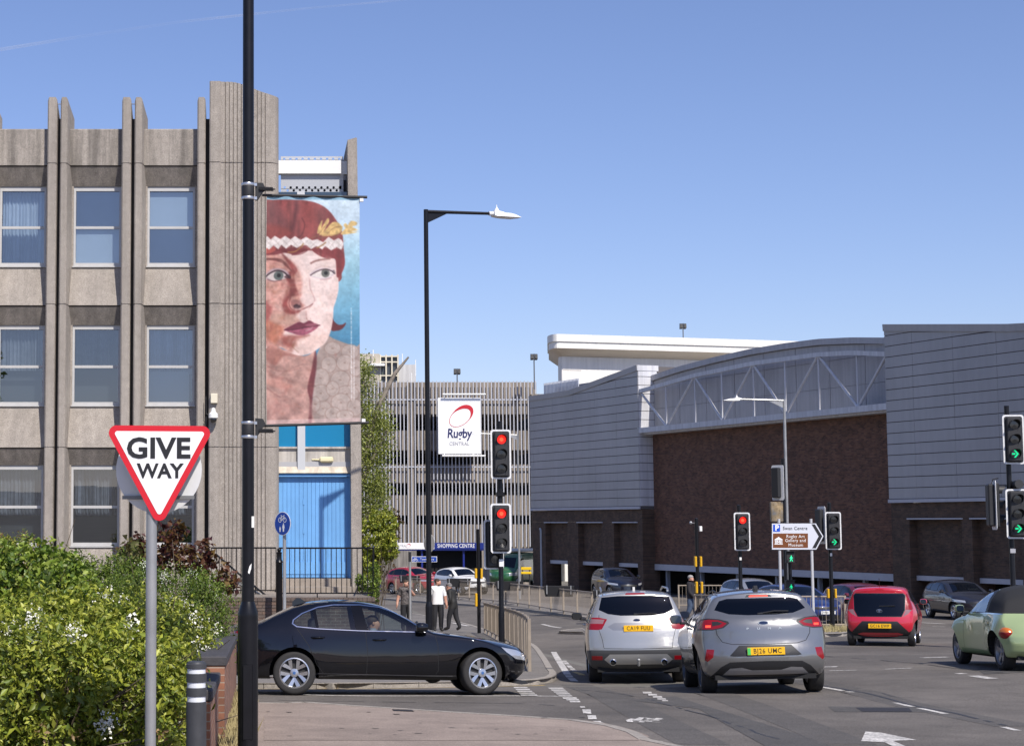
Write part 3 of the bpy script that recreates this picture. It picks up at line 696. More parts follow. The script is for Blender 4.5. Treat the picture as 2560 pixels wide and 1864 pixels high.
# railings
def railing(root, p0, p1, h, pitch, bar_r=0.010, first=True, zb_off=0.10, posts=True):
    p0, p1 = Vector(p0), Vector(p1); d = p1-p0; L_ = d.length; n = max(2, round(L_/pitch))
    b = MB(); b.cyl(p0+Vector((0,0,h)), p1+Vector((0,0,h)), 0.021, n=6); b.obj('top_rail', BLACK, root)
    b = MB(); b.cyl(p0+Vector((0,0,zb_off)), p1+Vector((0,0,zb_off)), 0.016, n=6); b.obj('bottom_rail', BLACK, root)
    src = None
    for k in range(n+1):
        q = p0+d*(k/n)
        if src is None:
            m2 = MB(); m2.cyl((0,0,zb_off),(0,0,h),bar_r,n=6); src = m2.obj('bar', BLACK); src.parent = root; src.location = q-root.location
        else:
            c = src.copy(); COL.objects.link(c); c.location = q-root.location
TR = thing('terrace_railing', 'black iron railing along the terrace below the blue door', 'railing', (XatY(698,TY,1490),TY+0.1,tz), world=True)
pA = (XatY(698,TY,1490),TY+0.1,tz); pB = (XatY(933,TY,1490),TY+0.1,tz)
railing(TR, pA, pB, 1.16, 0.125); railing(TR, pB, (XatY(936,FY,1480)+0.0,FY+0.1,tz), 1.16, 0.125)
for x in (pA[0]+0.9, pA[0]+1.6): 
    b = MB(); b.cyl((x,TY+0.1,tz),(x,TY+0.1,tz+0.1),0.014,n=6); b.obj('stub_post', BLACK, TR)
SR = thing('stair_railing', 'black iron stair railing with sloping handrail beside the fluted pier', 'railing', (XatY(530,43,1490),43.0,tz), world=True)
railing(SR, (XatY(528,43,1490),43.0,tz), (XatY(690,43,1490),43.0,tz), 1.14, 0.125)
b = MB(); b.tube([(XatY(540,43.4,1490),43.4,P(540,1385,43.4).z),(XatY(600,43.4,1490),43.4,P(600,1436,43.4).z),(XatY(668,43.4,1490),43.4,P(668,1490,43.4).z)],0.025,8); b.obj('hand_rail', BLACK, SR)
b = MB(); b.tube([(XatY(560,43.5,1490),43.5,P(560,1440,43.5).z),(XatY(655,43.5,1490),43.5,P(655,1487,43.5).z)],0.03,8); b.obj('lower_rail', GALV, SR)
for x in (548,566,584,602,620,638):
    b = MB(); b.cyl((XatY(x,43.4,1490),43.4,tz),(XatY(x,43.4,1490),43.4,P(x,1385+(x-540)*0.82,43.4).z),0.011,n=6); b.obj('stair_bar', BLACK, SR)
PB = thing('iron_post', 'black cast iron post with ball top behind the black saloon', 'post', (XatY(698,40.6,1450),40.6,gz(0.3,40.6)), world=True)
q = P(698,1374,40.6); b = MB(); b.lathe([(0.075,gz(0.3,40.6)),(0.075,q.z-0.30),(0.09,q.z-0.28),(0.06,q.z-0.22),(0.06,q.z-0.08),(0.075,q.z-0.06),(0.04,q.z-0.04)],(q.x,q.y,0),14); b.obj('shaft', BLACK, PB, 40)
b = MB(); b.ball((q.x,q.y,q.z),0.05); b.obj('ball_top', BLACK, PB, 60)
# ------------------------------------------------------------------ shopping centre wall on the right
WU = Vector((0.315, -0.949, 0)).normalized(); WP = Vector((30.1, 75.0, 0)); WN = Vector((-WU.y, WU.x, 0))   # WN points into the building
WP = WP+WN*0.9      # the cladding stands 0.9 m in front of the brick plane
def wall_hit(x, y, off=0.0):
    # pixel -> (u, z) on the wall plane moved by off along WN; u measured from the far left end
    d = ray(x, y); o = Vector((0,0,CAMZ)); t = ((WP+WN*off)-o).dot(WN)/d.dot(WN); p = o+d*t
    return (p-W0P).dot(WU), p.z
W0P = Vector((0,0,0)); _d = ray(1325,1100); _t = (WP-WN*0.9-Vector((0,0,CAMZ))).dot(WN)/_d.dot(WN); W0P = Vector((0,0,CAMZ))+_d*_t+WN*0.9; W0P.z = 0
WROT = math.atan2(WU.y, WU.x)
RB = thing('shopping_centre', 'shopping centre flank with grey cladding, arched white truss and dark brick base', 'building', (W0P.x, W0P.y, 0), WROT)
def wu(x): return wall_hit(x,1100,-0.9)[0]
def wz(x, y): return wall_hit(x,y,-0.9)[1]
CLAD = mat('grey cladding panel', (0.385,0.372,0.37), 0.42, noise=0.03, scale=0.6, streak=0.035, big=0.07, bigscale=0.2)
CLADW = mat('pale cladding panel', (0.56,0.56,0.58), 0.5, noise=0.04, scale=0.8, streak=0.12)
CLADB = mat('grey back panel', (0.37,0.365,0.38), 0.55, noise=0.05, scale=0.8, streak=0.10)
JOINT = mat('cladding joint', (0.12,0.11,0.11), 0.9)
BRICKR = brick_mat('dark brown brick', (0.19,0.088,0.052), (0.088,0.046,0.032), (0.15,0.095,0.068), rot=WROT, var=0.25)
BRICKS_ = brick_mat('darker brown brick', (0.115,0.070,0.046), (0.068,0.046,0.034), (0.10,0.07,0.052), rot=WROT, var=0.25)  # darker tone for the lower header, piers and infill
BANDW = mat('grey concrete band', (0.50,0.50,0.53), 0.7, noise=0.05, scale=2)
zb = -4.2
uL0, uL1 = 0.0, wu(1597); uT1 = wu(2218); uR1 = wu(2950)
zL0 = wz(1325,990); zLr = wz(1421,976); zLe = wz(1596,912); zLb = wz(1400,1274)
def ztopL(u):
    ua = wu(1425); return zL0+(zLr-zL0)*min(1,u/ua) if u < ua else zLr+(zLe-zLr)*(u-ua)/(uL1-ua)
def local(*a): return a
# left block -------------------------------------------------------
def block(u0, u1, zbot, ztop_fn, cols, proud, row=0.5, cap=0.32):
    # core with individually set panels: y negative = towards the street
    V = []; n = 70
    us = [u0+(u1-u0)*k/n for k in range(n+1)]
    poly = [(u0,zbot),(u1,zbot)]+[(u, ztop_fn(u)-0.05) for u in us[::-1]]
    m = MB(); m.prism(poly, lambda a,b,d:(a,d,b), -proud+0.035, 3.0); m.obj('wall_core', JOINT, RB)
    zmax = max(ztop_fn(u) for u in us)
    src = {}
    for c0, c1 in zip(cols, cols[1:]):
        z = zbot+0.16
        while z < zmax:
            z1 = z+row-0.036; a0, a1 = c0+0.008, c1-0.008
            t0, t1 = ztop_fn(a0)-cap, ztop_fn(a1)-cap
            if z < max(t0,t1)-0.04:
                p = [(a0,z),(a1,z),(a1,min(z1,max(t1,z))),(a0,min(z1,max(t0,z)))]
                q = [p[0]]
                for e in p[1:]:
                    if (abs(e[0]-q[-1][0])+abs(e[1]-q[-1][1])) > 1e-4: q.append(e)
                if len(q) > 2:
                    m = MB(); m.prism(q, lambda a,b,d:(a,d,b), -proud-random.uniform(0,0.006), -proud+0.03); m.obj('cladding_panel', CLAD, RB)
            z += row
    # cap flashing following the roof line
    m = MB(); V = []
    for u in us:
        zt = ztop_fn(u); V += [(u,-proud-0.06,zt-cap),(u,-proud-0.08,zt),(u,0.5,zt),(u,0.5,zt-cap)]
    Fs = [(4*k+i,4*k+(i+1)%4,4*k+4+(i+1)%4,4*k+4+i) for k in range(n) for i in range(4)]+[(3,2,1,0),(4*n,4*n+1,4*n+2,4*n+3)]
    m.add(V,Fs); m.obj('cap_flashing', CLAD, RB)
    m = MB(); m.box(u0-0.02,u1+0.02,-proud-0.05,-proud+0.02,zbot-0.02,zbot+0.13); m.obj('base_flashing', BANDW, RB)
block(uL0, uL1, zLb, ztopL, [uL0]+[wu(x) for x in (1334,1382,1433,1488,1542)]+[uL1], 0.9)
zRt = wz(2218,809); zRb = wz(2235,1255); uk = wu(2531)
_zk = wz(2531,808)
def ztopR(u):
    if u < uk: return zRt+(_zk-zRt)*(u-uT1)/(uk-uT1)
    return _zk+(u-uk)*((_zk-zRt)/(uk-uT1)+0.035)
rc = [uT1]+[wu(x) for x in (2287,2389,2499)]; st_u = rc[-1]-rc[-2]
rc += [rc[-1]+st_u*0.95, uR1]
block(uT1, uR1, zRb, ztopR, rc, 0.9)
# left end return and side return of the left block towards the truss (catches the sun)
z = zLb+0.16
while z < zLe-0.35:
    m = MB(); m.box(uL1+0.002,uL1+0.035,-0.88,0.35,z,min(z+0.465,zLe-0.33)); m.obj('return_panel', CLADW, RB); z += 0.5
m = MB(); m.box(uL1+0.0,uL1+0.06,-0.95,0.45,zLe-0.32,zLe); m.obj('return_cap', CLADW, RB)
# truss bay ---------------------------------------------------------
tu0 = uL1+0.06; tu1 = uT1
tp = [(1615,943),(1700,915),(1780,894),(1871,873),(1960,858),(2045,847),(2130,843),(2217,843.6)]
TU = [wall_hit(x,y) for x,y in tp]
def arch(u): return float(np.interp(u,[a for a,b in TU],[b for a,b in TU]))
def lerpz(xa,ya,xb,yb): 
    a, b = wall_hit(xa,ya), wall_hit(xb,yb); return lambda u: a[1]+(b[1]-a[1])*(u-a[0])/(b[0]-a[0])
zch = lerpz(1605,1072,2222,1010)      # bottom chord
zch0 = (zch(tu0)+zch(tu1))/2
n = 40; us = [tu0+(tu1-tu0)*k/n for k in range(n+1)]
m = MB(); m.prism([(tu0,zch0-0.3),(tu1,zch0-0.3)]+[(u,arch(u)-0.05) for u in us[::-1]], lambda a,b,d:(a,d,b), 0.16, 3.0); m.obj('truss_wall_core', mat('panel joint', (0.22,0.22,0.23), 0.9), RB)
ncol = 8; nrow = 4
for c in range(ncol):
    a0 = tu0+(tu1-tu0)*c/ncol+0.02; a1 = tu0+(tu1-tu0)*(c+1)/ncol-0.02
    z = zch0-0.25
    for r in range(7):
        z1 = z+1.35
        t0, t1 = arch(a0)-0.34, arch(a1)-0.34
        if z < min(t0,t1)-0.1:
            p = [(a0,z),(a1,z),(a1,min(z1-0.02,t1)),(a0,min(z1-0.02,t0))]
            m = MB(); m.prism(p, lambda a,b,d:(a,d,b), 0.12+random.uniform(0,0.006), 0.158); m.obj('back_panel', CLADB, RB)
        z = z1
def sweep(name, fn, y0, y1, h0, h1, m_):
    m = MB(); V = []
    for u in us:
        zt = fn(u); V += [(u,y0,zt+h0),(u,y0,zt+h1),(u,y1,zt+h1),(u,y1,zt+h0)]
    m.add(V,[(4*k+i,4*k+(i+1)%4,4*k+4+(i+1)%4,4*k+4+i) for k in range(n) for i in range(4)]+[(3,2,1,0),(4*n,4*n+1,4*n+2,4*n+3)]); return m.obj(name, m_, RB)
sweep('arch_flashing', arch, -0.05, 0.5, -0.30, 0.0, CLADB)
# truss stands proud of the wall
TY_ = -0.75
tc = [(1605,972),(1740,933),(1885,903),(2045,881),(2130,876),(2220,879)]
TC = [wall_hit(x,y,TY_) for x,y in tc]
def topc(u): return float(np.interp(u,[a for a,b in TC],[b for a,b in TC]))
sweep('top_chord', topc, TY_-0.11, TY_+0.11, -0.22, 0.0, CLADW)
m = MB(); m.box(tu0-0.25,tu1,TY_-0.14,TY_+0.14,zch0-0.32,zch0-0.02); m.box(tu0-0.02,tu1,TY_+0.14,0.158,zch0-0.42,zch0-0.3); m.obj('bottom_chord', CLADW, RB)
apx = [1735,1882,2045,2218]; bpx = [1666,1806,1965,2146]
zc_ = zch0-0.08
def member(name, ua, za, ub, zb_, r=0.068): 
    m = MB(); m.cyl((ua,TY_,za),(ub,TY_,zb_),r,n=10); m.obj(name, CLADW, RB, 50)
seq = [(tu0-0.1,'t')]
tops_ = [tu0-0.1]+[wall_hit(x,880,TY_)[0] for x in apx]; bots = [wall_hit(x,1040,TY_)[0] for x in bpx]
for i, b_ in enumerate(bots):
    member('diagonal', tops_[i], topc(max(tu0,tops_[i]))-0.12, b_, zc_); 
    if tops_[i+1] < tu1+0.3: member('diagonal', b_, zc_, min(tops_[i+1],tu1-0.02), topc(min(tops_[i+1],tu1))-0.12)
for u in bots+tops_[1:]:
    if u < tu1-0.1: member('strut', u, zc_, u, topc(u)-0.12, 0.045)
# brick bodies ------------------------------------------------------
zband = wz(2400,1443); zband2 = zband-0.22
def bbox(name, u0,u1,y0,y1,z0,z1,m_): 
    m = MB(); m.box(u0,u1,y0,y1,z0,z1); return m.obj(name, m_, RB)
bbox('brick_wall', tu0-0.05, tu1+0.05, 0.0, 0.4, zband, zch0-0.36, BRICKR)
def lower(u0, u1, zt, bays, zrec):
    # frame: header + piers proud, recessed infill
    bbox('brick_header', u0, u1, -0.8, 0.3, zrec, zt-0.03, BRICKS_)
    edges = [u0]+[q for b_ in bays for q in b_]+[u1]
    for a, b_ in zip(edges[0::2], edges[1::2]):
        if b_-a > 0.05: bbox('brick_pier', a, b_, -0.8, 0.3, zb, zrec-0.003, BRICKS_)
    for a, b_ in bays:
        bbox('recess_infill', a+0.002, b_-0.002, -0.42, 0.25, zband, zrec-0.003, BRICKS_)
        bbox('lintel', a+0.002, b_-0.002, -0.50, 0.24, zband2, zband-0.003, BANDW)
        bbox('recess_trim', a-0.1, b_+0.1, -0.86, -0.803, zrec-0.06, zrec, BANDW)
lower(uL0, tu0, zLb, [(wu(1357),wu(1411)),(wu(1438),wu(1498)),(wu(1527),wu(1585))], wz(1450,1304))
lower(uT1, uR1, zRb, [(wu(2262),wu(2392)),(wu(2418),wu(2540)),(wu(2570),wu(2690))], wz(2400,1294))
bbox('lintel', tu0+0.01, tu1-0.01, -0.06, 0.24, zband2-0.12, zband-0.003, BANDW)
bbox('undercroft_back', uL0, uR1, 3.0, 3.2, zb, zband, DARK)
bbox('undercroft_ceiling', uL0, uR1, 0.26, 3.0, zband2+0.05, zband2+0.1, DARK)
k = 0
u = tu0+0.6
while u < uT1-0.3:
    bbox('undercroft_post', u, u+0.16, 0.3, 0.5, zb, zband2, mat('pale blue post', (0.30,0.33,0.38), 0.6)); u += (uT1-tu0)/6.2
STRIP = mat('strip lamp', (0.9,0.8,0.5), 0.5, emit=((1.0,0.72,0.35), 3.0))
for u in (tu0+3.1, tu0+6.9, tu0+12.5, tu0+17.6, tu0+20.4):
    bbox('strip_light', u, u+0.9, 1.6, 1.7, zband2-0.02, zband2+0.04, STRIP)
bbox('left_end_wall', uL0-0.02, uL0, -0.87, 3.0, zLb, zL0-0.35, CLAD)
m = MB(); m.tube([(wu(1345),-0.84,wz(1345,1320)),(wu(1347),-0.84,wz(1347,1325)),(wu(1347),-0.84,-2.5)],0.07,8); m.obj('downpipe', mat('pale pipe', (0.4,0.42,0.44), 0.5), RB)
# roof top railing beside the car park
m_h = wall_hit
src = None
for k in range(26):
    x = 1331+k*3.35; u, z0 = wall_hit(x, 987-k*0.55); z1 = wall_hit(x, 957-k*0.5)[1]
    if src is None:
        m = MB(); m.box(-0.035,0.035,-0.03,0.03,0,1.0); src = m.obj('roof_fence_slat', mat('slat grey', (0.48,0.50,0.55), 0.5), RB); o = src
    else: o = src.copy(); COL.objects.link(o)
    o.location = (u,0.9,z0-0.4); o.scale = (1,1,max(0.3,z1-z0+0.4))
bbox('roof_fence_rail', wu(1331), wu(1414), 0.95, 1.0, wz(1370,972), wz(1370,960), mat('slat dark', (0.15,0.17,0.22), 0.6))

# ------------------------------------------------------------------ white building behind
WBD = Vector((0.966,0.256,0)).normalized(); c0 = P(1397,835,130.0)
WB = thing('white_upper_building', 'white rendered rooftop block with wide overhanging canopy', 'building', (c0.x,c0.y,0), math.atan2(WBD.y,WBD.x))
sc_ = 130.0/F*0.99
ztop_ = c0.z; zs1 = P(1400,853,130).z; zwall = P(1420,868,130).z
CRM = mat('white render', (0.82,0.80,0.75), 0.7, noise=0.02, scale=0.4, streak=0.06, big=0.03)
SOF = mat('bounce lit soffit', (0.70,0.62,0.52), 0.8, noise=0.04, scale=0.5)  # bounce light from the roof below is put into this cream
m = MB()
def skew(p): return (p[0]+0.45*p[1] if p[0] < 20 else p[0], p[1])
def plan(u0, y0, nose, nd, depth):
    pts = [(26,y0),(u0,y0)]+[(u0-nose*math.sin(R(90*k/8)), y0+nd*(1-math.cos(R(90*k/8)))) for k in range(1,9)]+[(u0-nose,depth),(26,depth)]
    return [skew(p) for p in pts]
def ext(pts, z0, z1): 
    mm = MB(); mm.prism(pts, lambda a,b,d:(a,b,d), z0, z1); return mm
ext(plan(0,-0.10,0.95,2.4,9), ztop_-0.55, ztop_).obj('canopy_upper_fascia', CRM, WB, 30); ext(plan(0,0,0.85,2.4,9), ztop_-1.05, ztop_-0.56).obj('canopy_lower_fascia', CRM, WB, 30)
m = MB(); pts0 = plan(0,0,0.85,2.4,9); pts1 = plan(0.30,1.3,0.35,1.2,9)
nn = len(pts0); m.add([(a,b,ztop_-1.052) for a,b in pts0]+[(a,b,ztop_-1.55) for a,b in pts1],[(k,(k+1)%nn,nn+(k+1)%nn,nn+k) for k in range(nn)]+[tuple(range(nn))]); m.obj('soffit', SOF, WB, 30)
ext(pts1, -3.0, ztop_-1.553).obj('render_wall', CRM, WB, 30)
for k in range(7):
    z = ztop_-2.6-k*1.5; m = MB(); m.box(0.9,2.4,1.285,1.31,z,z+0.05); m.obj('shadow_joint', mat('pale joint', (0.45,0.42,0.40), 0.8), WB)

# ------------------------------------------------------------------ slatted multi storey car park
KY = 124.0
def kx(x, Y=KY): return P(x,1150,Y).x
def kz(y, Y=KY): return P(1100,y,Y).z
CP = thing('car_park', 'multi storey car park with concrete decks behind pale vertical slats', 'building', (kx(1100),KY,gz(kx(1100),KY)), world=True)
CPC = mat('car park concrete', (0.25,0.215,0.18), 0.9, noise=0.12, scale=1.2, streak=0.3, bump=0.1)
SLAT = mat('pale slat', (0.46,0.47,0.51), 0.5, noise=0.04, scale=0.5)
x0, x1 = kx(860), kx(1345)
decks = [(954,1034),(1075,1124),(1160,1206),(1237,1287),(1310,1372)]
for i,(a,b_) in enumerate(decks):
    m = MB(); m.box(x0,x1,KY+0.35,KY+0.65,kz(b_),kz(a)); m.obj('deck_parapet', CPC, CP)
    m = MB(); m.box(x0,x1,KY+0.65,KY+14,kz(b_)-0.05,kz(b_)+0.3); m.obj('deck_slab', CPC, CP)
m = MB(); m.box(x0-6,x1+9,KY+14,KY+14.3,kz(1372),kz(960)); m.box(x1+8.7,x1+9,KY+0.7,KY+14,kz(1372),kz(960)); m.obj('back_wall', mat('car park back', (0.03,0.03,0.032), 0.9), CP)
m = MB(); m.box(x0,kx(1150),KY+0.9,KY+13.9,kz(954)-0.2,kz(954)-0.1); m.obj('roof_deck', CPC, CP)
for xx in (1030,): 
    m = MB(); m.box(kx(xx-9),kx(xx+7),KY+0.1,KY+0.7,kz(1372),kz(956)); m.obj('column', CPC, CP)
for xx in (960,1190,1290):
    m = MB(); m.box(kx(xx),kx(xx)+0.5,KY+2.5,KY+3.0,kz(1372),kz(954)); m.obj('column', CPC, CP)
m = MB(); z0 = kz(1150); V = [(kx(1040),KY+2,kz(1236)),(kx(1145),KY+2,kz(1236)),(kx(1150),KY+2,kz(1226)),(kx(1040),KY+2,kz(1214))]; m.box(kx(1036),kx(1146),KY+2.0,KY+2.4,kz(1240),kz(1228)); m.obj('ramp_parapet', CPC, CP)
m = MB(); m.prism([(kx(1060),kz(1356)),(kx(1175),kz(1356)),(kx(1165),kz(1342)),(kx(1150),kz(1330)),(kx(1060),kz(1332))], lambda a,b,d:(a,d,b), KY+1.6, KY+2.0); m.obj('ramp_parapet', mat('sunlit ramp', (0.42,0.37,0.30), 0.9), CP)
src = None; xs = kx(864); k = 0
while xs < x1-0.1:
    if src is None:
        m = MB(); m.box(-0.034,0.034,-0.07,0.0,kz(1366),kz(952)); src = m.obj('slat', SLAT, CP); base = xs
        src.matrix_parent_inverse = Matrix(); src.location = (xs-CP.location.x, 0.0, -CP.location.z)
    else:
        o = src.copy(); COL.objects.link(o); o.location = (xs-CP.location.x, 0.0, -CP.location.z)
    xs += 0.262
for a in (1000,1168):
    m = MB(); m.box(x0,x1,KY+0.02,KY+0.08,kz(a),kz(a-3)); m.obj('slat_rail', SLAT, CP)
m = MB(); m.box(kx(1330),x1+0.6,KY-0.2,KY+1.5,kz(1380),kz(985)); m.obj('end_pier', CPC, CP)
# ground floor wall, ramp entrance
gzc = gz(kx(1000),KY)-0.2
m = MB(); m.box(x0-4,kx(1038),KY-0.6,KY-0.3,gzc,kz(1372)); m.obj('entrance_wall', mat('entrance wall', (0.20,0.185,0.165), 0.9, noise=0.15, scale=1.5, streak=0.3), CP)
m = MB(); m.box(kx(1200),x1+0.5,KY-0.5,KY-0.2,gzc,kz(1372)); m.obj('entrance_wall', CPC, CP)
m = MB(); m.box(kx(1030),kx(1210),KY+1.5,KY+1.7,gzc,kz(1372)); m.obj('entrance_void', DARK, CP)
# hanging banner with ring emblem
HB = thing('hanging_sign', 'large white hanging sign with red ring and blue script on the car park', 'sign', (kx(1143),KY-0.8,kz(1136)), world=True)
hx0,hx1,hz0,hz1 = kx(1092),kx(1197),kz(1136),kz(997)
HY_ = KY-1.2
m = MB(); m.box(hx0,hx1,HY_,HY_+0.08,hz0,hz1); m.obj('board', mat('bright sign white', (0.85,0.85,0.84), 0.4), HB)
for zz, (a,b_) in ((kz(989),(1103,1209)),(kz(1141),(1100,1207))):
    m = MB(); m.cyl((kx(a),HY_-0.3,zz),(kx(b_),HY_-0.3,zz),0.06,n=8); m.obj('rail', WHITE, HB)
    for xx in (a+6,b_-30):
        m = MB(); m.cyl((kx(xx),HY_-0.3,zz),(kx(xx),HY_+0.02,zz+(-0.28 if zz > (hz0+hz1)/2 else 0.18)),0.025,n=6); m.obj('stay', WHITE, HB)
def ring_logo(cx_, cz_, a, b, tilt, y, parent, col, wmax, name='ring_emblem'):
    V = []; n_ = 48
    for k in range(n_):
        t = 2*math.pi*k/n_; wv = wmax*(0.12+0.88*max(0,math.cos(t-0.35))**1.2)
        for s_ in (1,-1):
            ex, ez = (a+s_*wv/2)*math.cos(t), (b+s_*wv/2)*math.sin(t)
            V.append((cx_+ex*math.cos(tilt)-ez*math.sin(tilt), y, cz_+ex*math.sin(tilt)+ez*math.cos(tilt)))
    mm = MB(); mm.add(V,[(2*k,(2*k+2)%(2*n_),(2*k+3)%(2*n_),2*k+1) for k in range(n_)]); return mm.obj(name, col, parent)
LOGOR = mat('emblem red', S(190,30,45), 0.5); INK = mat('dark blue ink', S(28,34,90), 0.5); GREYI = mat('grey ink', S(165,165,170), 0.5)
ring_logo(kx(1148),kz(1044),0.92,0.56,R(38),HY_-0.012,HB,LOGOR,0.30)
text('Rugby', 0.92, INK, HB, (kx(1144),HY_-0.014,kz(1086)), bold=0.018, shear=0.1, spacing=0.95, xscale=0.80)
text('CENTRAL', 0.36, GREYI, HB, (kx(1144),HY_-0.014,kz(1111)), spacing=1.1, bold=0.006, xscale=0.85)
# fascia sign over the entrance
EY = 116.0
FS = thing('entrance_fascia', 'white and blue fascia sign reading SHOPPING CENTRE over the car park entrance', 'sign', (kx(1080,EY),EY,gz(8,EY)), world=True)
ez0, ez1 = P(1100,1372,EY).z, P(1100,1356,EY).z
m = MB(); m.box(kx(940,EY),kx(1084,EY),EY,EY+0.25,ez0,ez1); m.obj('white_board', SIGNW, FS)
m = MB(); m.box(kx(1084,EY)+0.002,kx(1209,EY),EY,EY+0.25,ez0,ez1); m.obj('blue_board', mat('navy board', S(20,40,120), 0.4), FS)
m = MB(); m.box(kx(940,EY),kx(1209,EY),EY+0.05,EY+0.2,ez0-0.09,ez0-0.002); m.obj('lower_edge', mat('navy board', S(20,40,120), 0.4), FS)
text('SHOPPING CENTRE', 0.36, SIGNW, FS, (kx(1138,EY),EY-0.006,(ez0+ez1)/2), bold=0.003, xscale=0.74, spacing=1.08)
text('Rugby', 0.34, INK, FS, (kx(978,EY),EY-0.006,(ez0+ez1)/2), bold=0.008, shear=0.12, xscale=0.8)
text('CENTRAL', 0.24, GREYI, FS, (kx(1000,EY),EY-0.006,(ez0+ez1)/2), xscale=0.8)
ring_logo(kx(1019,EY),(ez0+ez1)/2,0.16,0.10,R(38),EY-0.006,FS,LOGOR,0.05)
for xx in (949,1054,1158):
    m = MB(); m.cyl((kx(xx,EY),EY+0.3,gz(8,EY)),(kx(xx,EY),EY+0.3,ez0+0.2),0.07,n=10); m.obj('post', mat('navy post', S(30,45,130), 0.45), FS)
# roof structures
RS = thing('far_roof_block', 'beige concrete lift tower with window strips behind the car park', 'building', (kx(960,150),150,kz(954,150)), world=True)
def rb(name, xa, xb, ya, yb, Y, m_, d=4):
    a, b_ = P(xa,ya,Y), P(xb,yb,Y); m = MB(); m.box(a.x,b_.x,Y,Y+d,b_.z,a.z); return m.obj(name, m_, RS)
BEI = mat('beige render', (0.48,0.43,0.35), 0.8, noise=0.06, scale=0.5, streak=0.15)
rb('tower', 900, 949, 884, 970, 150, BEI); rb('stair_core', 949, 997, 889, 970, 150.3, mat('dark strip glazing', (0.05,0.06,0.07), 0.2))
for xx in (949,963.5,978,993): rb('mullion', xx, xx+4, 886, 970, 150, mat('pale frame', (0.68,0.62,0.48), 0.7), 0.25)
for yy in (889,903,937): rb('mullion', 949, 997, yy, yy+3, 150.02, mat('pale frame', (0.68,0.62,0.48), 0.7), 0.2)
rb('plant_room', 997, 1040, 911, 970, 151, mat('plant room', (0.55,0.54,0.53), 0.8, streak=0.1)); rb('canopy', 920, 962, 908, 914, 149.4, WHITE, 1)
for xx,y0_,y1_ in ((932,874,890),(1005,884,912),(1038,899,940),(1028,932,955)): rb('mast', xx, xx+2.2, y0_, y1_, 149.5, WHITE, 0.1)
def floodmast(x, ytop, ybot, Y, label):
    a, b_ = P(x,ytop,Y), P(x,ybot,Y); t = thing('floodlight_mast', label, 'floodlight', (b_.x,b_.y,b_.z), group='rooftop floodlights')
    h = a.z-b_.z; m = MB(); m.cyl((0,0,-0.3),(0,0,h),0.045,n=8); m.obj('mast', mat('mast grey', (0.12,0.13,0.15), 0.5), t)
    for s_ in (-1,1):
        m = MB(); m.prism([(-0.28,-0.2),(0.28,-0.3),(0.2,0.25),(-0.16,0.2)], lambda p,q,d:(s_*0.15+d,p*0.6,h-0.2+q*0.8), -0.09, 0.09); m.obj('lamp_head', BLACKM, t)
    m = MB(); m.box(-0.18,0.18,-0.04,0.04,h-0.42,h-0.36); m.obj('cross_arm', BLACKM, t); return t
floodmast(1143, 921, 955, 128, 'floodlight mast above the hanging white sign')
floodmast(1336, 884, 962, 122, 'tall floodlight mast between car park and white canopy')
floodmast(1708, 808, 842, 134, 'floodlight mast standing on the white canopy roof')
# ------------------------------------------------------------------ planting
def leaf_material(name, rough=0.45, trans=0.35):
    if name in MATS: return MATS[name]
    m = bpy.data.materials.new(name); m.use_nodes = True; N = m.node_tree; L = N.links; b = N.nodes['Principled BSDF']
    at_ = N.nodes.new('ShaderNodeAttribute'); at_.attribute_name = 'tint'
    L.new(at_.outputs['Color'], b.inputs['Base Color']); b.inputs['Roughness'].default_value = rough
    tl = N.nodes.new('ShaderNodeBsdfTranslucent'); L.new(at_.outputs['Color'], tl.inputs[0])
    mx = N.nodes.new('ShaderNodeMixShader'); mx.inputs[0].default_value = trans
    out = [n for n in N.nodes if n.type == 'OUTPUT_MATERIAL'][0]
    L.new(b.outputs[0], mx.inputs[1]); L.new(tl.outputs[0], mx.inputs[2]); L.new(mx.outputs[0], out.inputs[0])
    MATS[name] = m; return m
LEAF = leaf_material('leaf'); PETAL = leaf_material('petal', 0.6, 0.2)
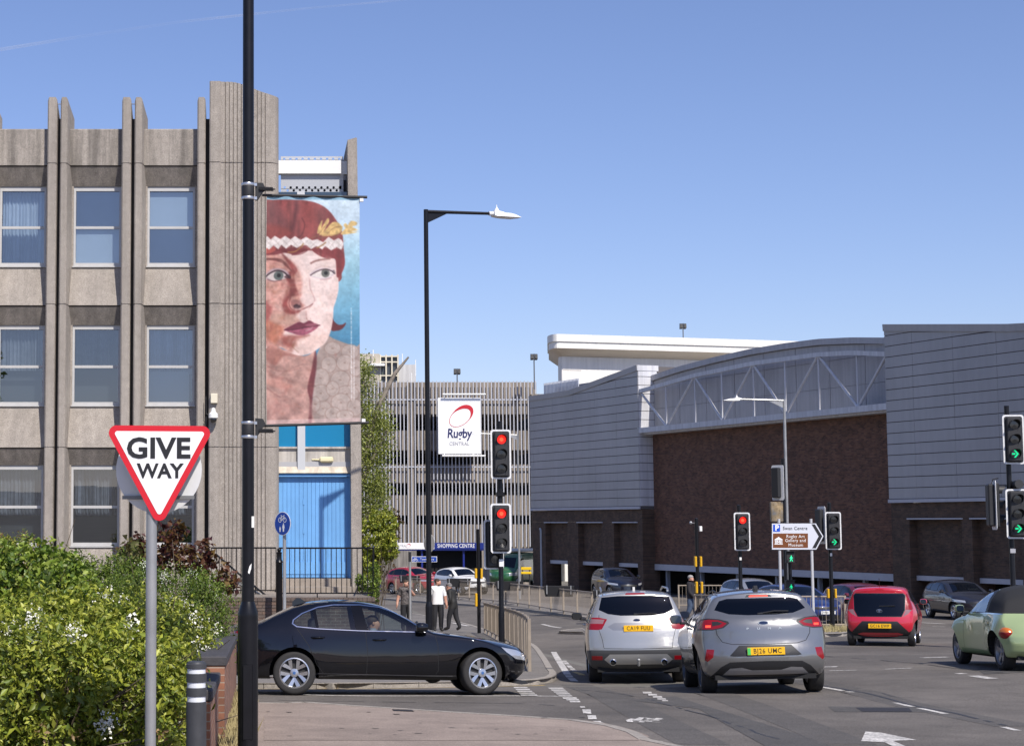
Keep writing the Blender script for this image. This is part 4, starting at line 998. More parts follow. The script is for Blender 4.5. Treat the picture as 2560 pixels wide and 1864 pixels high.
def leaves(name, pos, nrm, size, cols, parent, aspect=0.45, m=None, rng=None, jitter=0.8, fold=0.25):
    rng = rng or np.random.default_rng(1); n = len(pos)
    nr = nrm + rng.normal(0, jitter, (n,3)); nr /= np.linalg.norm(nr,axis=1,keepdims=True)+1e-9
    t = rng.normal(0,1,(n,3)); t[:,2] += 0.2; t -= nr*np.sum(t*nr,axis=1,keepdims=True); t /= np.linalg.norm(t,axis=1,keepdims=True)+1e-9
    s = np.cross(nr,t); L_ = size*rng.uniform(0.45,1.0,(n,1))**1.0*rng.choice([0.8,1.0,1.45],(n,1),p=[.4,.4,.2])*1.15; W = L_*aspect
    a = pos-t*L_*0.5; c = pos+t*L_*0.5-nr*L_*0.12; b_ = pos+s*W*0.5+nr*W*fold; d = pos-s*W*0.5+nr*W*fold
    V = np.stack([a,b_,c,d],1).reshape(-1,3)
    idx = np.arange(n)*4; Fs = np.stack([idx,idx+1,idx+2,idx,idx+2,idx+3],1).reshape(-1,3)
    me = bpy.data.meshes.new(name); me.vertices.add(len(V)); me.vertices.foreach_set('co', V.astype(np.float32).ravel())
    me.loops.add(Fs.size); me.loops.foreach_set('vertex_index', Fs.astype(np.int32).ravel())
    me.polygons.add(len(Fs)); me.polygons.foreach_set('loop_start', (np.arange(len(Fs))*3).astype(np.int32))
    me.update(calc_edges=True); me.validate()
    k = rng.integers(0,len(cols),n); cc = np.array(cols)[k]*rng.uniform(0.7,1.3,(n,1)); cc = np.concatenate([np.clip(cc,0,1),np.ones((n,1))],1)
    at_ = me.color_attributes.new('tint','FLOAT_COLOR','POINT'); at_.data.foreach_set('color', np.repeat(cc,4,axis=0).astype(np.float32).ravel())
    o = link(name, me, m or LEAF, parent); o['kind'] = 'stuff'; return o
def blob_points(blobs, n, rng, shell=(0.72,1.06), clump=0.12):
    # points near the surfaces of overlapping ellipsoids, grouped into sprigs
    w = np.array([b[3]*b[4]+b[4]*b[5]+b[3]*b[5] for b in blobs]); w = w/w.sum(); P_ = []; N_ = []
    for b, k in zip(blobs, (w*n).astype(int)+1):
        ns = max(1,k//9); d = rng.normal(0,1,(ns,3)); d /= np.linalg.norm(d,axis=1,keepdims=True)
        r = rng.uniform(shell[0],shell[1],(ns,1)); c = np.array(b[:3]); e = np.array(b[3:6])
        sp = c+d*e*r; nn = d/e; nn /= np.linalg.norm(nn,axis=1,keepdims=True)
        i = rng.integers(0,ns,k); P_.append(sp[i]+rng.normal(0,clump/3,(k,3))); N_.append(nn[i])
    P_ = np.concatenate(P_); N_ = np.concatenate(N_)
    keep = np.ones(len(P_),bool)
    for b in blobs:
        q = (P_-np.array(b[:3]))/np.array(b[3:6]); keep &= (np.linalg.norm(q,axis=1) > shell[0]*0.92)
    return P_[keep], N_[keep]
TWIG = mat('twig bark', (0.10,0.075,0.05), 0.9, noise=0.3, scale=30)
def twigs(root, base, tips, r=0.012, name='stems'):
    b = MB()
    for t in tips:
        base_ = Vector(base)+Vector((random.uniform(-.25,.25),random.uniform(-.25,.25),0)); t = Vector(t); mid = base_.lerp(t,0.5)+Vector((random.uniform(-.12,.12),random.uniform(-.12,.12),random.uniform(0,.15)))
        b.tube([base_,mid,t],[r,r*0.7,r*0.3],5)
    o = b.obj(name, TWIG, root); o['kind'] = 'stuff'; return o
def shrub(name, label, blobs, n, size, cols, flowers=0, group=None, seed=1, aspect=0.45, fcol=((0.82,0.80,0.70),), fsize=0.026, dead=0, cat='shrub'):
    rng = np.random.default_rng(seed); b0 = blobs[0]; g = gz(b0[0],b0[1])
    t = thing(name, label, cat, (b0[0],b0[1],g), group=group, world=True)
    p, nn = blob_points(blobs, n, rng); keep = p[:,2] > g-0.1; p, nn = p[keep], nn[keep]
    leaves('foliage', p, nn, size, cols, t, aspect, rng=rng)
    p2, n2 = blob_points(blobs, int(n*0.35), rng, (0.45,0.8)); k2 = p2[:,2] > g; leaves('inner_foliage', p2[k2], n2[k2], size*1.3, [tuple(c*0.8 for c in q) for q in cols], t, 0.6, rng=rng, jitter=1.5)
    if flowers:
        pf, nf = blob_points(blobs, flowers*12, rng, (0.97,1.08), 0.06); 
        # flower heads come in clusters on the upper, sunny side
        top = nf[:,2] > -0.2; pf, nf = pf[top], nf[top]; c = pf[rng.integers(0,len(pf),max(1,flowers//7))]
        i = rng.integers(0,len(c),flowers*8); q = c[i]+rng.normal(0,0.045,(len(i),3)); leaves('flowers', q, np.tile([[0.2,-0.6,0.6]],(len(q),1)), fsize, list(fcol), t, 0.8, PETAL, rng, 0.6)
    tips = [tuple(np.array(b[:3])+rng.normal(0,1,3)*np.array(b[3:6])*0.6) for b in blobs for _ in range(10)]
    twigs(t, (b0[0],b0[1],g), tips)
    if dead:
        pd, nd = blob_points(blobs, dead, rng, (0.95,1.04), 0.1); low = pd[:,2] < np.median(pd[:,2]); leaves('dry_leaves', pd[low], nd[low], size*0.9, [(0.35,0.24,0.12),(0.28,0.17,0.07)], t, 0.5, rng=rng)
    return t
GR = [(0.17,0.25,0.028),(0.23,0.31,0.04),(0.10,0.17,0.022),(0.28,0.34,0.06)]
GRY = [(0.32,0.35,0.035),(0.42,0.44,0.07),(0.22,0.27,0.03),(0.13,0.18,0.02)]
GRD = [(0.12,0.185,0.022),(0.16,0.235,0.03),(0.07,0.115,0.016),(0.22,0.28,0.045)]
def PB_(x, y, Y, rx, ry, rz):
    p = P(x,y,Y); return (p.x,p.y,p.z,rx,ry,rz)
shrub('flowering_shrub', 'large pale green shrub with white flowers nearest the sign post', [PB_(120,1760,15.0,0.85,0.8,0.72),PB_(428,1790,14.3,0.20,0.5,0.62),PB_(445,1720,15.4,0.16,0.5,0.5),PB_(330,1770,15.2,0.62,0.8,0.70),PB_(30,1700,16.0,0.8,0.8,0.75),PB_(300,1640,17.0,0.75,0.8,0.62),PB_(400,1690,17.2,0.32,0.7,0.55),PB_(140,1620,17.4,0.8,0.8,0.62)], 34000, 0.066, GRY, 150, seed=3, dead=1400)
shrub('flowering_shrub', 'white flowering shrub behind the sign post beside the low wall', [PB_(340,1610,20.0,0.75,0.8,0.62),PB_(455,1630,19.8,0.38,0.8,0.58),PB_(230,1600,20.5,0.6,0.7,0.6)], 12000, 0.06, GRY, 100, seed=4)
shrub('leafy_shrub', 'bright green broad leaved shrub at the left edge', [PB_(60,1480,21.0,0.85,0.7,0.62),PB_(150,1500,20.5,0.45,0.7,0.5),PB_(-60,1500,21,0.7,0.7,0.6)], 9000, 0.085, GR, 0, seed=5, aspect=0.65)
shrub('clipped_hedge', 'rounded dark green clipped hedge behind the sign post', [PB_(420,1530,24.2,0.95,0.8,0.68),PB_(500,1540,24.0,0.42,0.75,0.62),PB_(340,1520,24.5,0.55,0.75,0.60),PB_(440,1620,23.6,0.75,0.7,0.62),PB_(500,1640,23.4,0.30,0.5,0.5)], 26000, 0.040, GRD, 60, seed=6, fcol=((0.75,0.78,0.65),), fsize=0.018)
shrub('low_shrub', 'dark green low shrub between the clipped hedge and left bushes', [PB_(230,1480,26.0,0.7,0.6,0.55),PB_(300,1460,26.2,0.5,0.6,0.5),PB_(170,1470,26.5,0.5,0.6,0.6)], 9000, 0.05, GRD, 0, seed=7)
shrub('orange_tipped_shrub', 'yellow green shrub with orange tips under the ground floor windows', [PB_(40,1430,29.0,0.8,0.7,0.62),PB_(120,1450,28.6,0.5,0.6,0.5),PB_(-40,1420,29.4,0.7,0.7,0.7)], 9500, 0.055, GRY+[(0.28,0.14,0.03)], 0, seed=8)
# red maple
rng = np.random.default_rng(9); mb_ = [PB_(350,1385,27.5,0.32,0.35,0.30),PB_(440,1360,27.2,0.42,0.4,0.34),PB_(500,1400,27.0,0.36,0.4,0.28),PB_(555,1455,27.0,0.22,0.3,0.26),PB_(395,1420,27.2,0.4,0.4,0.25)]
t = thing('red_maple', 'small maple with bronze red leaves behind the clipped hedge', 'tree', (mb_[1][0],27.2,gz(-1.4,27.2)), world=True)
p, nn = blob_points(mb_, 1500, rng, (0.3,1.1), 0.16); leaves('crown', p, nn, 0.11, [(0.085,0.028,0.018),(0.12,0.05,0.02),(0.16,0.10,0.03),(0.07,0.02,0.02)], t, 0.75, rng=rng, jitter=1.2)
pk = P(330,1385,27.2); leaves('young_leaves', np.array(pk)+rng.normal(0,0.13,(140,3)), np.tile([[0,-0.5,0.7]],(140,1)), 0.13, [(0.20,0.18,0.07),(0.16,0.17,0.06)], t, 0.7, rng=rng)
b = MB(); g_ = gz(-1.4,27.2)
for k,q in enumerate(mb_): b.tube([(mb_[1][0],27.2,g_),(mb_[1][0]+(q[0]-mb_[1][0])*0.4,27.2,g_+1.2),(q[0],q[1],q[2]+0.1)],[0.03,0.02,0.008],6)
b.obj('trunk', TWIG, t)
# birch tree and climbers beside the end fin
def tree(name, label, base, limbs, blobs, n, size, cols, seed, r0=0.14, drop=0.0):
    rng = np.random.default_rng(seed); t = thing(name, label, 'tree', base, world=True); b = MB()
    for L_ in limbs: b.tube(L_, [max(0.012,r0*(1-k/(len(L_)))) for k in range(len(L_))], 7)
    b.obj('trunk', mat('birch bark', (0.22,0.19,0.16), 0.9, noise=0.4, scale=6), t)
    p, nn = blob_points(blobs, n, rng, (0.25,1.12), 0.30); p[:,2] -= drop*np.abs(rng.normal(0,1,len(p)))
    leaves('crown', p, nn, size, cols, t, 0.6, rng=rng, jitter=1.3); return t
TYY = 62.0
bx = P(905,1300,TYY).x; bz = gz(bx,TYY)
tb = [PB_(905,930,TYY,0.55,0.9,0.9),PB_(925,1020,TYY,0.75,0.9,0.8),PB_(935,1110,TYY,0.75,0.9,0.9),PB_(925,1190,TYY,0.7,0.9,0.8),PB_(915,1270,TYY,0.8,0.9,0.7),PB_(945,1220,TYY,0.5,0.7,1.0),PB_(960,1060,TYY,0.45,0.6,0.8),PB_(890,1090,TYY,0.9,0.9,1.4)]
tree('birch_tree', 'light green weeping birch beside the end fin of the concrete block', (bx-0.6,TYY,bz), [[(bx-0.6,TYY,bz),(bx-0.5,TYY,bz+3),(bx-0.1,TYY,bz+6),(bx+0.1,TYY,bz+9.5)],[(bx-0.5,TYY,bz+4),(bx+0.3,TYY,bz+6),(bx+0.9,TYY-0.2,bz+7.2)],[(bx-0.3,TYY,bz+5),(bx+0.6,TYY,bz+8),(bx+1.2,TYY,bz+9.2),(bx+1.7,TYY,bz+9.8)],[(bx-0.5,TYY,bz+3),(bx+0.5,TYY,bz+4.6)]], tb, 16000, 0.085, [(0.27,0.31,0.06),(0.34,0.37,0.09),(0.17,0.21,0.04)], 11, drop=0.25)
shrub('climbing_shrub', 'yellow green shrub spilling over beside the end of the terrace railing', [PB_(930,1350,58,0.75,0.7,0.75),PB_(955,1320,58,0.5,0.6,0.7),PB_(915,1420,58,0.5,0.6,0.7),PB_(970,1370,58,0.35,0.5,0.45)], 6500, 0.10, GRY, 0, seed=12, aspect=0.6)
shrub('rust_creeper', 'brown creeper growing over the car park entrance wall', [PB_(965,1330,112,0.9,0.5,1.3),PB_(950,1400,112,1.2,0.5,1.6),PB_(985,1300,112,0.6,0.4,0.9)], 2200, 0.16, [(0.16,0.10,0.06),(0.16,0.10,0.05),(0.09,0.09,0.03)], 0, seed=13, cat='creeper')
# ivy at the terrace end
shrub('ivy', 'green ivy trailing at the end of the terrace wall', [PB_(938,1440,43.0,0.10,0.3,0.35),PB_(935,1475,42.5,0.10,0.25,0.3),PB_(905,1460,44.0,0.15,0.2,0.25)], 1200, 0.07, GR, 12, seed=14, aspect=0.7, cat='ivy')
# dry grass along the island and at the foot of the low wall
rng = np.random.default_rng(15)
def tufts(name, label, pts, h, cols, spread):
    V = []; Fs = []; C = []
    for p in pts:
        for _ in range(7):
            a = rng.uniform(0,6.28); hh = h*rng.uniform(0.5,1.3); q = Vector(p)+Vector((rng.normal(0,spread),rng.normal(0,spread),0)); q.z = gz(q.x,q.y)+0.1
            k = len(V); w_ = 0.012; lean = Vector((math.cos(a),math.sin(a),0))*hh*0.5
            V += [tuple(q+Vector((-w_,0,0))),tuple(q+Vector((w_,0,0))),tuple(q+lean+Vector((0,0,hh)))]; Fs.append((k,k+1,k+2))
    b = MB(); b.add(V,Fs); o = b.obj(name, mat('dry grass', cols, 0.9, noise=0.3, scale=8)); o['kind'] = 'stuff'; o['label'] = label; o['category'] = 'grass'; return o
tufts('verge_grass','dry grass along the edge of the traffic island',[tuple(gp(x,1584+rng.normal(0,2))) for x in np.linspace(2060,2122,60)],0.16,(0.30,0.25,0.12),0.15)
tufts('wall_grass','dry grass at the foot of the low brick wall',[(-0.30+rng.normal(0,.04),y,0) for y in np.linspace(16,25,160)],0.14,(0.34,0.26,0.13),0.05)

# tall tree across the road on the left: it shows as a reflection in the office windows
rng = np.random.default_rng(31); tx, ty = -16.0, 3.0; tg = gz(tx,ty)
tree('reflected_tree', 'tall green tree mirrored in the leftmost office windows', (tx,ty,tg), [[(tx,ty,tg),(tx+.1,ty,tg+4),(tx-.1,ty,tg+9),(tx,ty,tg+14)],[(tx,ty,tg+5),(tx+1.5,ty,tg+9)],[(tx,ty,tg+6),(tx-1.6,ty,tg+10)]], [(tx,ty,tg+9,2.6,2.6,3.4),(tx+.8,ty,tg+12.5,1.8,1.8,2.4),(tx-1,ty,tg+13,1.6,1.6,2.0),(tx+.5,ty,tg+6.5,2.4,2.4,2.0)], 5200, 0.30, GRD, 32, r0=.28)
# ------------------------------------------------------------------ low garden wall
GW = thing('garden_wall', 'low red brown brick garden wall with dark coping beside the pavement', 'wall', (-0.55,20,gz(-0.5,20)), world=True)
WBR = brick_mat('garden wall brick', (0.30,0.13,0.075), (0.20,0.09,0.055), (0.30,0.24,0.19), rot=R(90), var=0.35)
COPE = mat('dark coping brick', (0.055,0.052,0.056), 0.75, noise=0.2, scale=12, bump=0.2)
def gwall(x1, y0, y1, h, seg):
    y = y0
    while y < y1-0.01:
        ye = min(y+seg, y1); g0, g1 = gz(x1,y), gz(x1,ye); m = MB()
        V = [(x1-0.30,y,g0-0.1),(x1,y,g0-0.1),(x1,ye,g1-0.1),(x1-0.30,ye,g1-0.1),(x1-0.30,y,g0+h-0.105),(x1,y,g0+h-0.105),(x1,ye,g1+h-0.105),(x1-0.30,ye,g1+h-0.105)]
        m.add(V,[(0,3,2,1),(4,5,6,7),(0,1,5,4),(1,2,6,5),(2,3,7,6),(3,0,4,7)]); m.obj('wall_body', WBR, GW); y = ye
    y = y0
    while y < y1-0.05:
        ye = min(y+0.225,y1); g0 = gz(x1,(y+ye)/2); m = MB(); m.box(x1-0.315,x1+0.02,y+0.004,ye-0.004,g0+h-0.10,g0+h,0.012); m.obj('coping_brick', COPE, GW); y += 0.225
gwall(-0.40, 17.8, 25.4, 0.96, 2.0); gwall(-0.46, 15.0, 17.8, 0.80, 2.0)
m = MB(); m.box(-3.2,-0.402,25.1,25.4,gz(-1,25)-0.1,gz(-1,25)+0.85); m.obj('end_return', WBR, GW)

# ------------------------------------------------------------------ give way sign
def rounded_poly(pts, r, n=6):
    out = []; m_ = len(pts); pts = [Vector(p) for p in pts]
    for i in range(m_):
        p, a, b = pts[i], pts[i-1], pts[(i+1)%m_]; da, db = (a-p).normalized(), (b-p).normalized(); ang = da.angle(db); t = r/math.tan(ang/2)
        c = p+(da+db).normalized()*(r/math.sin(ang/2)); s_, e = p+da*t, p+db*t; va, vb = s_-c, e-c
        for k in range(n+1):
            q = va.lerp(vb,k/n).normalized()*r; out.append(tuple(c+q))
    return out
SY = 12.75
g = thing('give_way_sign', 'red bordered triangular GIVE WAY sign on a grey steel post', 'road sign', (P(378,1500,SY).x, SY, gz(-0.8,SY)), R(4))
sg = SY/F; zc = lambda y: P(378,y,SY).z - gz(-0.8,SY); xc = lambda x: P(x,1180,SY).x-P(378,1180,SY).x
m = MB(); m.cyl((0,0.05,0),(0,0.05,zc(1075)),0.0405,n=20); m.obj('post', GALV, g, 40)
tri = [(xc(257),zc(1063)),(xc(536),zc(1064)),(xc(397),zc(1322))]
outer = rounded_poly(tri, 0.055); 
def inset(tri, d):
    c = sum((Vector(p) for p in tri), Vector((0,0)))/3; out = []
    for i in range(3):
        p, a, b = Vector(tri[i]), Vector(tri[i-1]), Vector(tri[(i+1)%3]); da, db = (a-p).normalized(), (b-p).normalized(); ang = da.angle(db); out.append(p+(da+db).normalized()*(d/math.sin(ang/2)))
    return out
m = MB(); m.prism(outer, lambda a,b,d:(a,d,b), -0.004, 0.0); m.obj('red_border', RED, g)
m = MB(); m.prism(rounded_poly(inset(tri,0.042),0.018), lambda a,b,d:(a,d,b), -0.0065, -0.0042); m.obj('white_face', SIGNW, g)
m = MB(); m.prism(outer, lambda a,b,d:(a,d,b), 0.0005, 0.003); m.obj('back_plate', GALV, g)
text('GIVE', 0.208, SIGNBK, g, (xc(394),-0.009,zc(1122)), bold=0.006, xscale=1.06, spacing=1.03)
text('WAY', 0.146, SIGNBK, g, (xc(398.5),-0.009,zc(1178)), bold=0.0042, xscale=0.98)
for yy in (1090,1220):
    m = MB(); m.box(-0.055,0.055,0.003,0.012,zc(yy)-0.02,zc(yy)+0.02); m.box(-0.05,-0.042,0.003,0.09,zc(yy)-0.02,zc(yy)+0.02); m.box(0.042,0.05,0.003,0.09,zc(yy)-0.02,zc(yy)+0.02); m.obj('clip', GALV, g)
ds = thing('disc_sign', 'back of a round grey sign plate behind the give way triangle', 'road sign', (P(397,1180,SY+0.14).x, SY+0.14, gz(-0.8,SY)), R(-6))
zz = P(397,1174,SY+0.14).z-gz(-0.8,SY); m = MB(); m.lathe([(0.305,-0.002),(0.322,0.0),(0.322,0.006),(0.0,0.006)],(0,0,zz),48,'Y'); m.obj('plate', mat('sign back grey', (0.66,0.66,0.65), 0.45, metal=0.1, noise=0.05, scale=4), ds, 30)
for dz in (-0.205,):
    m = MB(); m.box(-0.27,0.27,-0.022,-0.004,zz+dz-0.012,zz+dz+0.014); m.obj('rail_channel', mat('dull rail', (0.20,0.20,0.20), 0.5, metal=0.3), ds)
m = MB(); m.box(-0.27,0.27,-0.022,-0.004,zz+0.19,zz+0.216); m.obj('rail_channel', mat('dull rail', (0.20,0.20,0.20)), ds)
# bollard
BX = P(491,1700,13.3)
bo = thing('bollard', 'dark grey bollard with three white reflective bands by the low wall', 'bollard', (BX.x,13.3,gz(BX.x,13.3)))
bz0 = gz(BX.x,13.3); bzz = lambda y: P(491,y,13.3).z-bz0
DGR = mat('dark grey polymer', (0.045,0.047,0.052), 0.5, noise=0.12, scale=15, bump=0.05)
r_ = 0.077; yb_ = lambda zy: bzz(1250+zy/2.689)
prof = [(r_,0)]+[(r_,yb_(1350)-0.004),(r_-0.004,yb_(1350))]
m = MB(); m.lathe(prof,n=28); m.obj('body', DGR, bo, 40)
for a,b_ in ((1315,1255),(1220,1160),(1130,1095)):
    z0, z1 = yb_(a), yb_(b_); m = MB(); m.lathe([(r_-0.006,z0),(r_+0.001,z0+0.004),(r_+0.001,z1-0.004),(r_-0.006,z1)],n=28); m.obj('collar', DGR, bo, 40)
m = MB(); m.lathe([(r_-0.006,yb_(1095)),(r_-0.010,yb_(1084)),(r_-0.03,yb_(1079)),(0.0,yb_(1076))],n=28); m.obj('cap', DGR, bo, 40)
for a,b_ in ((1350,1315),(1255,1220),(1160,1130)):
    m = MB(); m.lathe([(r_-0.007,yb_(a)),(r_-0.007,yb_(b_))],n=28); m.obj('reflective_band', mat('reflective band', (0.70,0.72,0.75), 0.35), bo, 40)

# ------------------------------------------------------------------ lamp posts
def lamp_post(name, label, x, ybase, Y, ytop, ybase_sh, rb, rs, group='street lamp columns', armpx=None, m_=BLACK, over=0.0, yarm=None, lantern_dir=1):
    px_ = P(x,1300,Y).x; g0 = gz(px_,Y); t = thing(name, label, 'lamp post', (px_,Y,g0), group=group)
    zt = P(x,ytop,Y).z-g0+over; zs = P(x,ybase_sh,Y).z-g0
    m = MB(); m.lathe([(rb,0),(rb,zs-0.05),(rb*0.99,zs-0.02),(rs*1.05,zs+0.07)],n=24); m.obj('base', m_, t, 40)
    m = MB(); m.lathe([(rs*1.05,zs+0.071),(rs,zs+0.2),(rs*0.88,zt),(0.0,zt+0.01)],n=24); m.obj('shaft', m_, t, 40)
    return t, zt, g0, px_
LP1, zt1_, g1, x1_ = lamp_post('banner_lamp_post','tall black lamp post carrying the portrait banner',620,1900,14.3,-60,1524,0.083,0.0505,over=2.0)
# door of the base compartment, sticker remains, cable straps
m = MB(); m.box(-0.04,0.04,-0.0845,-0.08,0.45,1.05,0.004); m.obj('access_door', BLACK, LP1)
st0 = lambda y: P(620,y,14.3).z-g1
m = MB(); m.box(0.030,0.0515,-0.0425,-0.036,st0(1318),st0(1290)); m.obj('sticker', WHITE, LP1)
m = MB(); m.prism([(0.0,0.0),(0.012,-0.012),(0.026,0.03),(0.03,0.075),(0.012,0.05)], lambda a,b,d:(a,-0.049+a*0.35+d,st0(1430)+b), -0.006, 0.004); m.obj('sticker', WHITE, LP1)
LP2, zt2_, g2, x2_ = lamp_post('street_lamp','black lamp post with long arm and white lantern in front of the car park',1071,1650,40.0,524,1511,0.084,0.060)
LP2M = BLACK
def arm(t, zt, zarm0, dxs, rise, m_, rr=0.035, lant=(0.78,0.78,0.78), d=1, k_=0.62):
    m = MB(); m.tube([(0,0,zarm0),(d*dxs,0,zarm0+rise)],[rr*1.2,rr],8); m.obj('arm', m_, t, 40)
    m = MB(); m.prism([(d*0.05,zarm0),(d*0.05,zarm0-0.26),(d*0.62,zarm0+0.02)], lambda a,b,q:(a,q,b), -0.012, 0.012); m.obj('gusset', m_, t)
    lm = mat('lantern white', lant, 0.4); a0 = d*dxs; z0 = zarm0+rise
    m = MB(); m.cyl((a0-d*0.02,0,z0),(a0+d*0.14*k_,0,z0+0.005),0.075*k_*1.1,n=14); m.obj('spigot', lm, t, 40)
    m = MB(); prof = [(0.14,-0.09,0.11),(0.22,-0.105,0.12),(0.42,-0.11,0.07),(0.60,-0.12,0.03),(0.80,-0.12,0.03),(1.0,-0.12,-0.01),(1.2,-0.10,-0.05),(1.28,-0.09,-0.075)]
    V = []
    for k,(q,zb_,zt3) in enumerate(prof):
        w_ = 0.12 if k < 2 else (0.17 if k < 6 else 0.10)
        V += [(a0+d*q*k_,-w_,z0+zb_*k_),(a0+d*q*k_,w_,z0+zb_*k_),(a0+d*q*k_,w_*0.75,z0+zt3*k_),(a0+d*q*k_,-w_*0.75,z0+zt3*k_)]
    n_ = len(prof); m.add(V,[(4*k+i,4*k+(i+1)%4,4*k+4+(i+1)%4,4*k+4+i) for k in range(n_-1) for i in range(4)]+[(3,2,1,0),tuple(range(4*n_-4,4*n_))]); m.obj('lantern', lm, t, 50)
    m = MB(); m.lathe([(q*k_,h_*k_) for q,h_ in ((0.085,0.10),(0.085,0.17),(0.045,0.22),(0.02,0.26),(0.01,0.36))],(a0+d*0.30*k_,0,z0),12); m.obj('sensor', lm, t, 40)
s40 = 40.0/F
LP2.rotation_euler = (0,0,R(19)); arm(LP2, zt2_, P(1071,529,40).z-g2, (1240-1071)*s40/math.cos(R(19)), 0.05, BLACK)
LP3, zt3_, g3, x3_ = lamp_post('street_lamp','grey lamp column with arm pointing left in front of the brick wall',1968,1560,62.0,998,1420,0.075,0.055,m_=GALV)
arm(LP3, zt3_, P(1968,1001,62).z-g3, (1966-1857)*62/F*0.99, 0.05, GALV, d=-1, rr=0.03, k_=0.5)
LP4, zt4_, g4, x4_ = lamp_post('street_lamp','slim pale lamp column with arm pointing left in front of the car park slats',1297,1470,92.0,1084,1420,0.075,0.06,m_=GALV)
arm(LP4, zt4_, P(1297,1087,92).z-g4, (1295-1205)*92/F, 0.08, GALV, d=-1, rr=0.025, k_=0.4)

# ------------------------------------------------------------------ traffic signals
LR = mat('red lamp lit', (0.9,0.05,0.02), 0.4, emit=((1.0,0.015,0.008),1.1)); LRC = mat('red lamp core', (0.9,0.2,0.1), 0.4, emit=((1.0,0.10,0.03),1.3)); LG = mat('green lamp lit', (0.05,0.8,0.4), 0.4, emit=((0.0,0.85,0.30),0.9))
LOFF = mat('dark lens', (0.015,0.016,0.018), 0.15, coat=0.5); HOOD = mat('signal hood', (0.022,0.022,0.024), 0.55)
BORD = mat('white border tape', (0.72,0.72,0.72), 0.5, noise=0.10, scale=14)
def rrect(w_, h, r, n=5): return rounded_poly([(-w_/2,-h/2),(w_/2,-h/2),(w_/2,h/2),(-w_/2,h/2)], r, n)
def head(root, x, y, z, lit, arrow=False, h=1.13, w_=0.47, rot=0.0, nl=3, board=True):
    T = Matrix.Translation((x,y,z)) @ Matrix.Rotation(rot,4,'Z')
    def put(mb, name, m_, par, sm=None):
        o = mb.obj(name, m_, par, sm); o.matrix_basis = T if par is root else Matrix(); return o
    m = MB(); m.prism(rrect(w_,h,0.06), lambda a,b,d:(a,d,b), 0.0, 0.012); hd = put(m,'backing_board',BORD,root)
    m = MB(); m.prism(rrect(w_-0.075,h-0.075,0.045), lambda a,b,d:(a,d,b), -0.008, -0.001); put(m,'board_face',HOOD,hd)
    m = MB(); m.box(-0.16,0.16,-0.09,-0.0085,-h/2+0.06,h/2-0.06,0.02); m.box(-0.15,0.15,0.013,0.16,-h/2+0.08,h/2-0.08,0.03); put(m,'housing',HOOD,hd)
    for i in range(nl):
        zz = (1-i)*0.335 if nl == 3 else 0
        on = lit == i
        m = MB(); m.lathe([(0.0,-0.098),(0.103,-0.095),(0.103,-0.091)],(0,0,zz),24,'Y')
        put(m,'lens', (LR if i == 0 else LG) if (on and not arrow) else LOFF, hd)
        if on and i == 0:
            m = MB(); m.lathe([(0.0,-0.100),(0.045,-0.0995),(0.045,-0.098)],(0,0,zz),20,'Y'); put(m,'lens_core',LRC,hd)
        if on and arrow:
            m = MB(); f3 = lambda a,b,d:(a,d,zz+b)
            m.prism([(0.07,0.0),(0.0,0.085),(-0.035,0.085),(0.028,0.0),(-0.035,-0.085),(0.0,-0.085)], f3, -0.106, -0.1); m.prism([(-0.075,-0.018),(-0.005,-0.018),(-0.005,0.018),(-0.075,0.018)], f3, -0.106, -0.1); put(m,'arrow',LG,hd)
        # visor
        V = []; n_ = 18
        for k in range(n_+1):
            a = R(-35+250*k/n_); 
            for rr, yy in ((0.118,-0.09),(0.118,-0.09-0.20*(0.35+0.65*max(0,math.sin(a)))),(0.112,-0.09-0.20*(0.35+0.65*max(0,math.sin(a)))),(0.112,-0.09)):
                V.append((rr*math.cos(a),yy,zz+rr*math.sin(a)))
        m = MB(); m.add(V,[(4*k+i2,4*k+(i2+1)%4,4*k+4+(i2+1)%4,4*k+4+i2) for k in range(n_) for i2 in range(4)]); put(m,'visor',HOOD,hd,50)
    return hd
def sigpole(x, ytop, Y, label, r=0.057, group='traffic signal posts'):
    px_ = P(x,1308,Y).x; g0 = gz(px_,Y); t = thing('traffic_signal', label, 'traffic light', (px_,Y,g0), group=group); zt = P(x,ytop,Y).z-g0
    m = MB(); m.lathe([(r*1.25,0),(r*1.25,1.1),(r,1.2),(r,zt),(0,zt+0.01)],n=18); m.obj('pole', BLACK, t, 40)
    return t, (lambda xx,yy: (P(xx,yy,Y).x-px_, P(xx,yy,Y).z-g0))
# nearest signal, two heads one above the other, both red
t, f = sigpole(1251,1053,40.0,'tall black signal post with two stacked red lights in front of the car park')
for (xx,yy) in ((1249,1136),(1249,1320)):
    a, z = f(xx,yy); head(t,a,-0.22,z,0,rot=R(2))
    for dz in (-0.42,0.42): m = MB(); m.box(-0.03,0.03,-0.14,0.0,z+dz-0.02,z+dz+0.02); m.obj('bracket', BLACK, t)
a, z = f(1238,1352); head(t,a-0.02,0.10,z-0.08,9,rot=R(8))
a, z = f(1251,1235); m = MB(); m.box(-0.09,0.09,-0.1,0.07,z-0.05,z+0.05,0.01); m.obj('clamp', BLACK, t)
a, z = f(1252,1410); m = MB(); m.box(-0.05,0.06,-0.078,-0.06,z-0.05,z+0.12,0.004); m.obj('label_plate', WHITE, t)
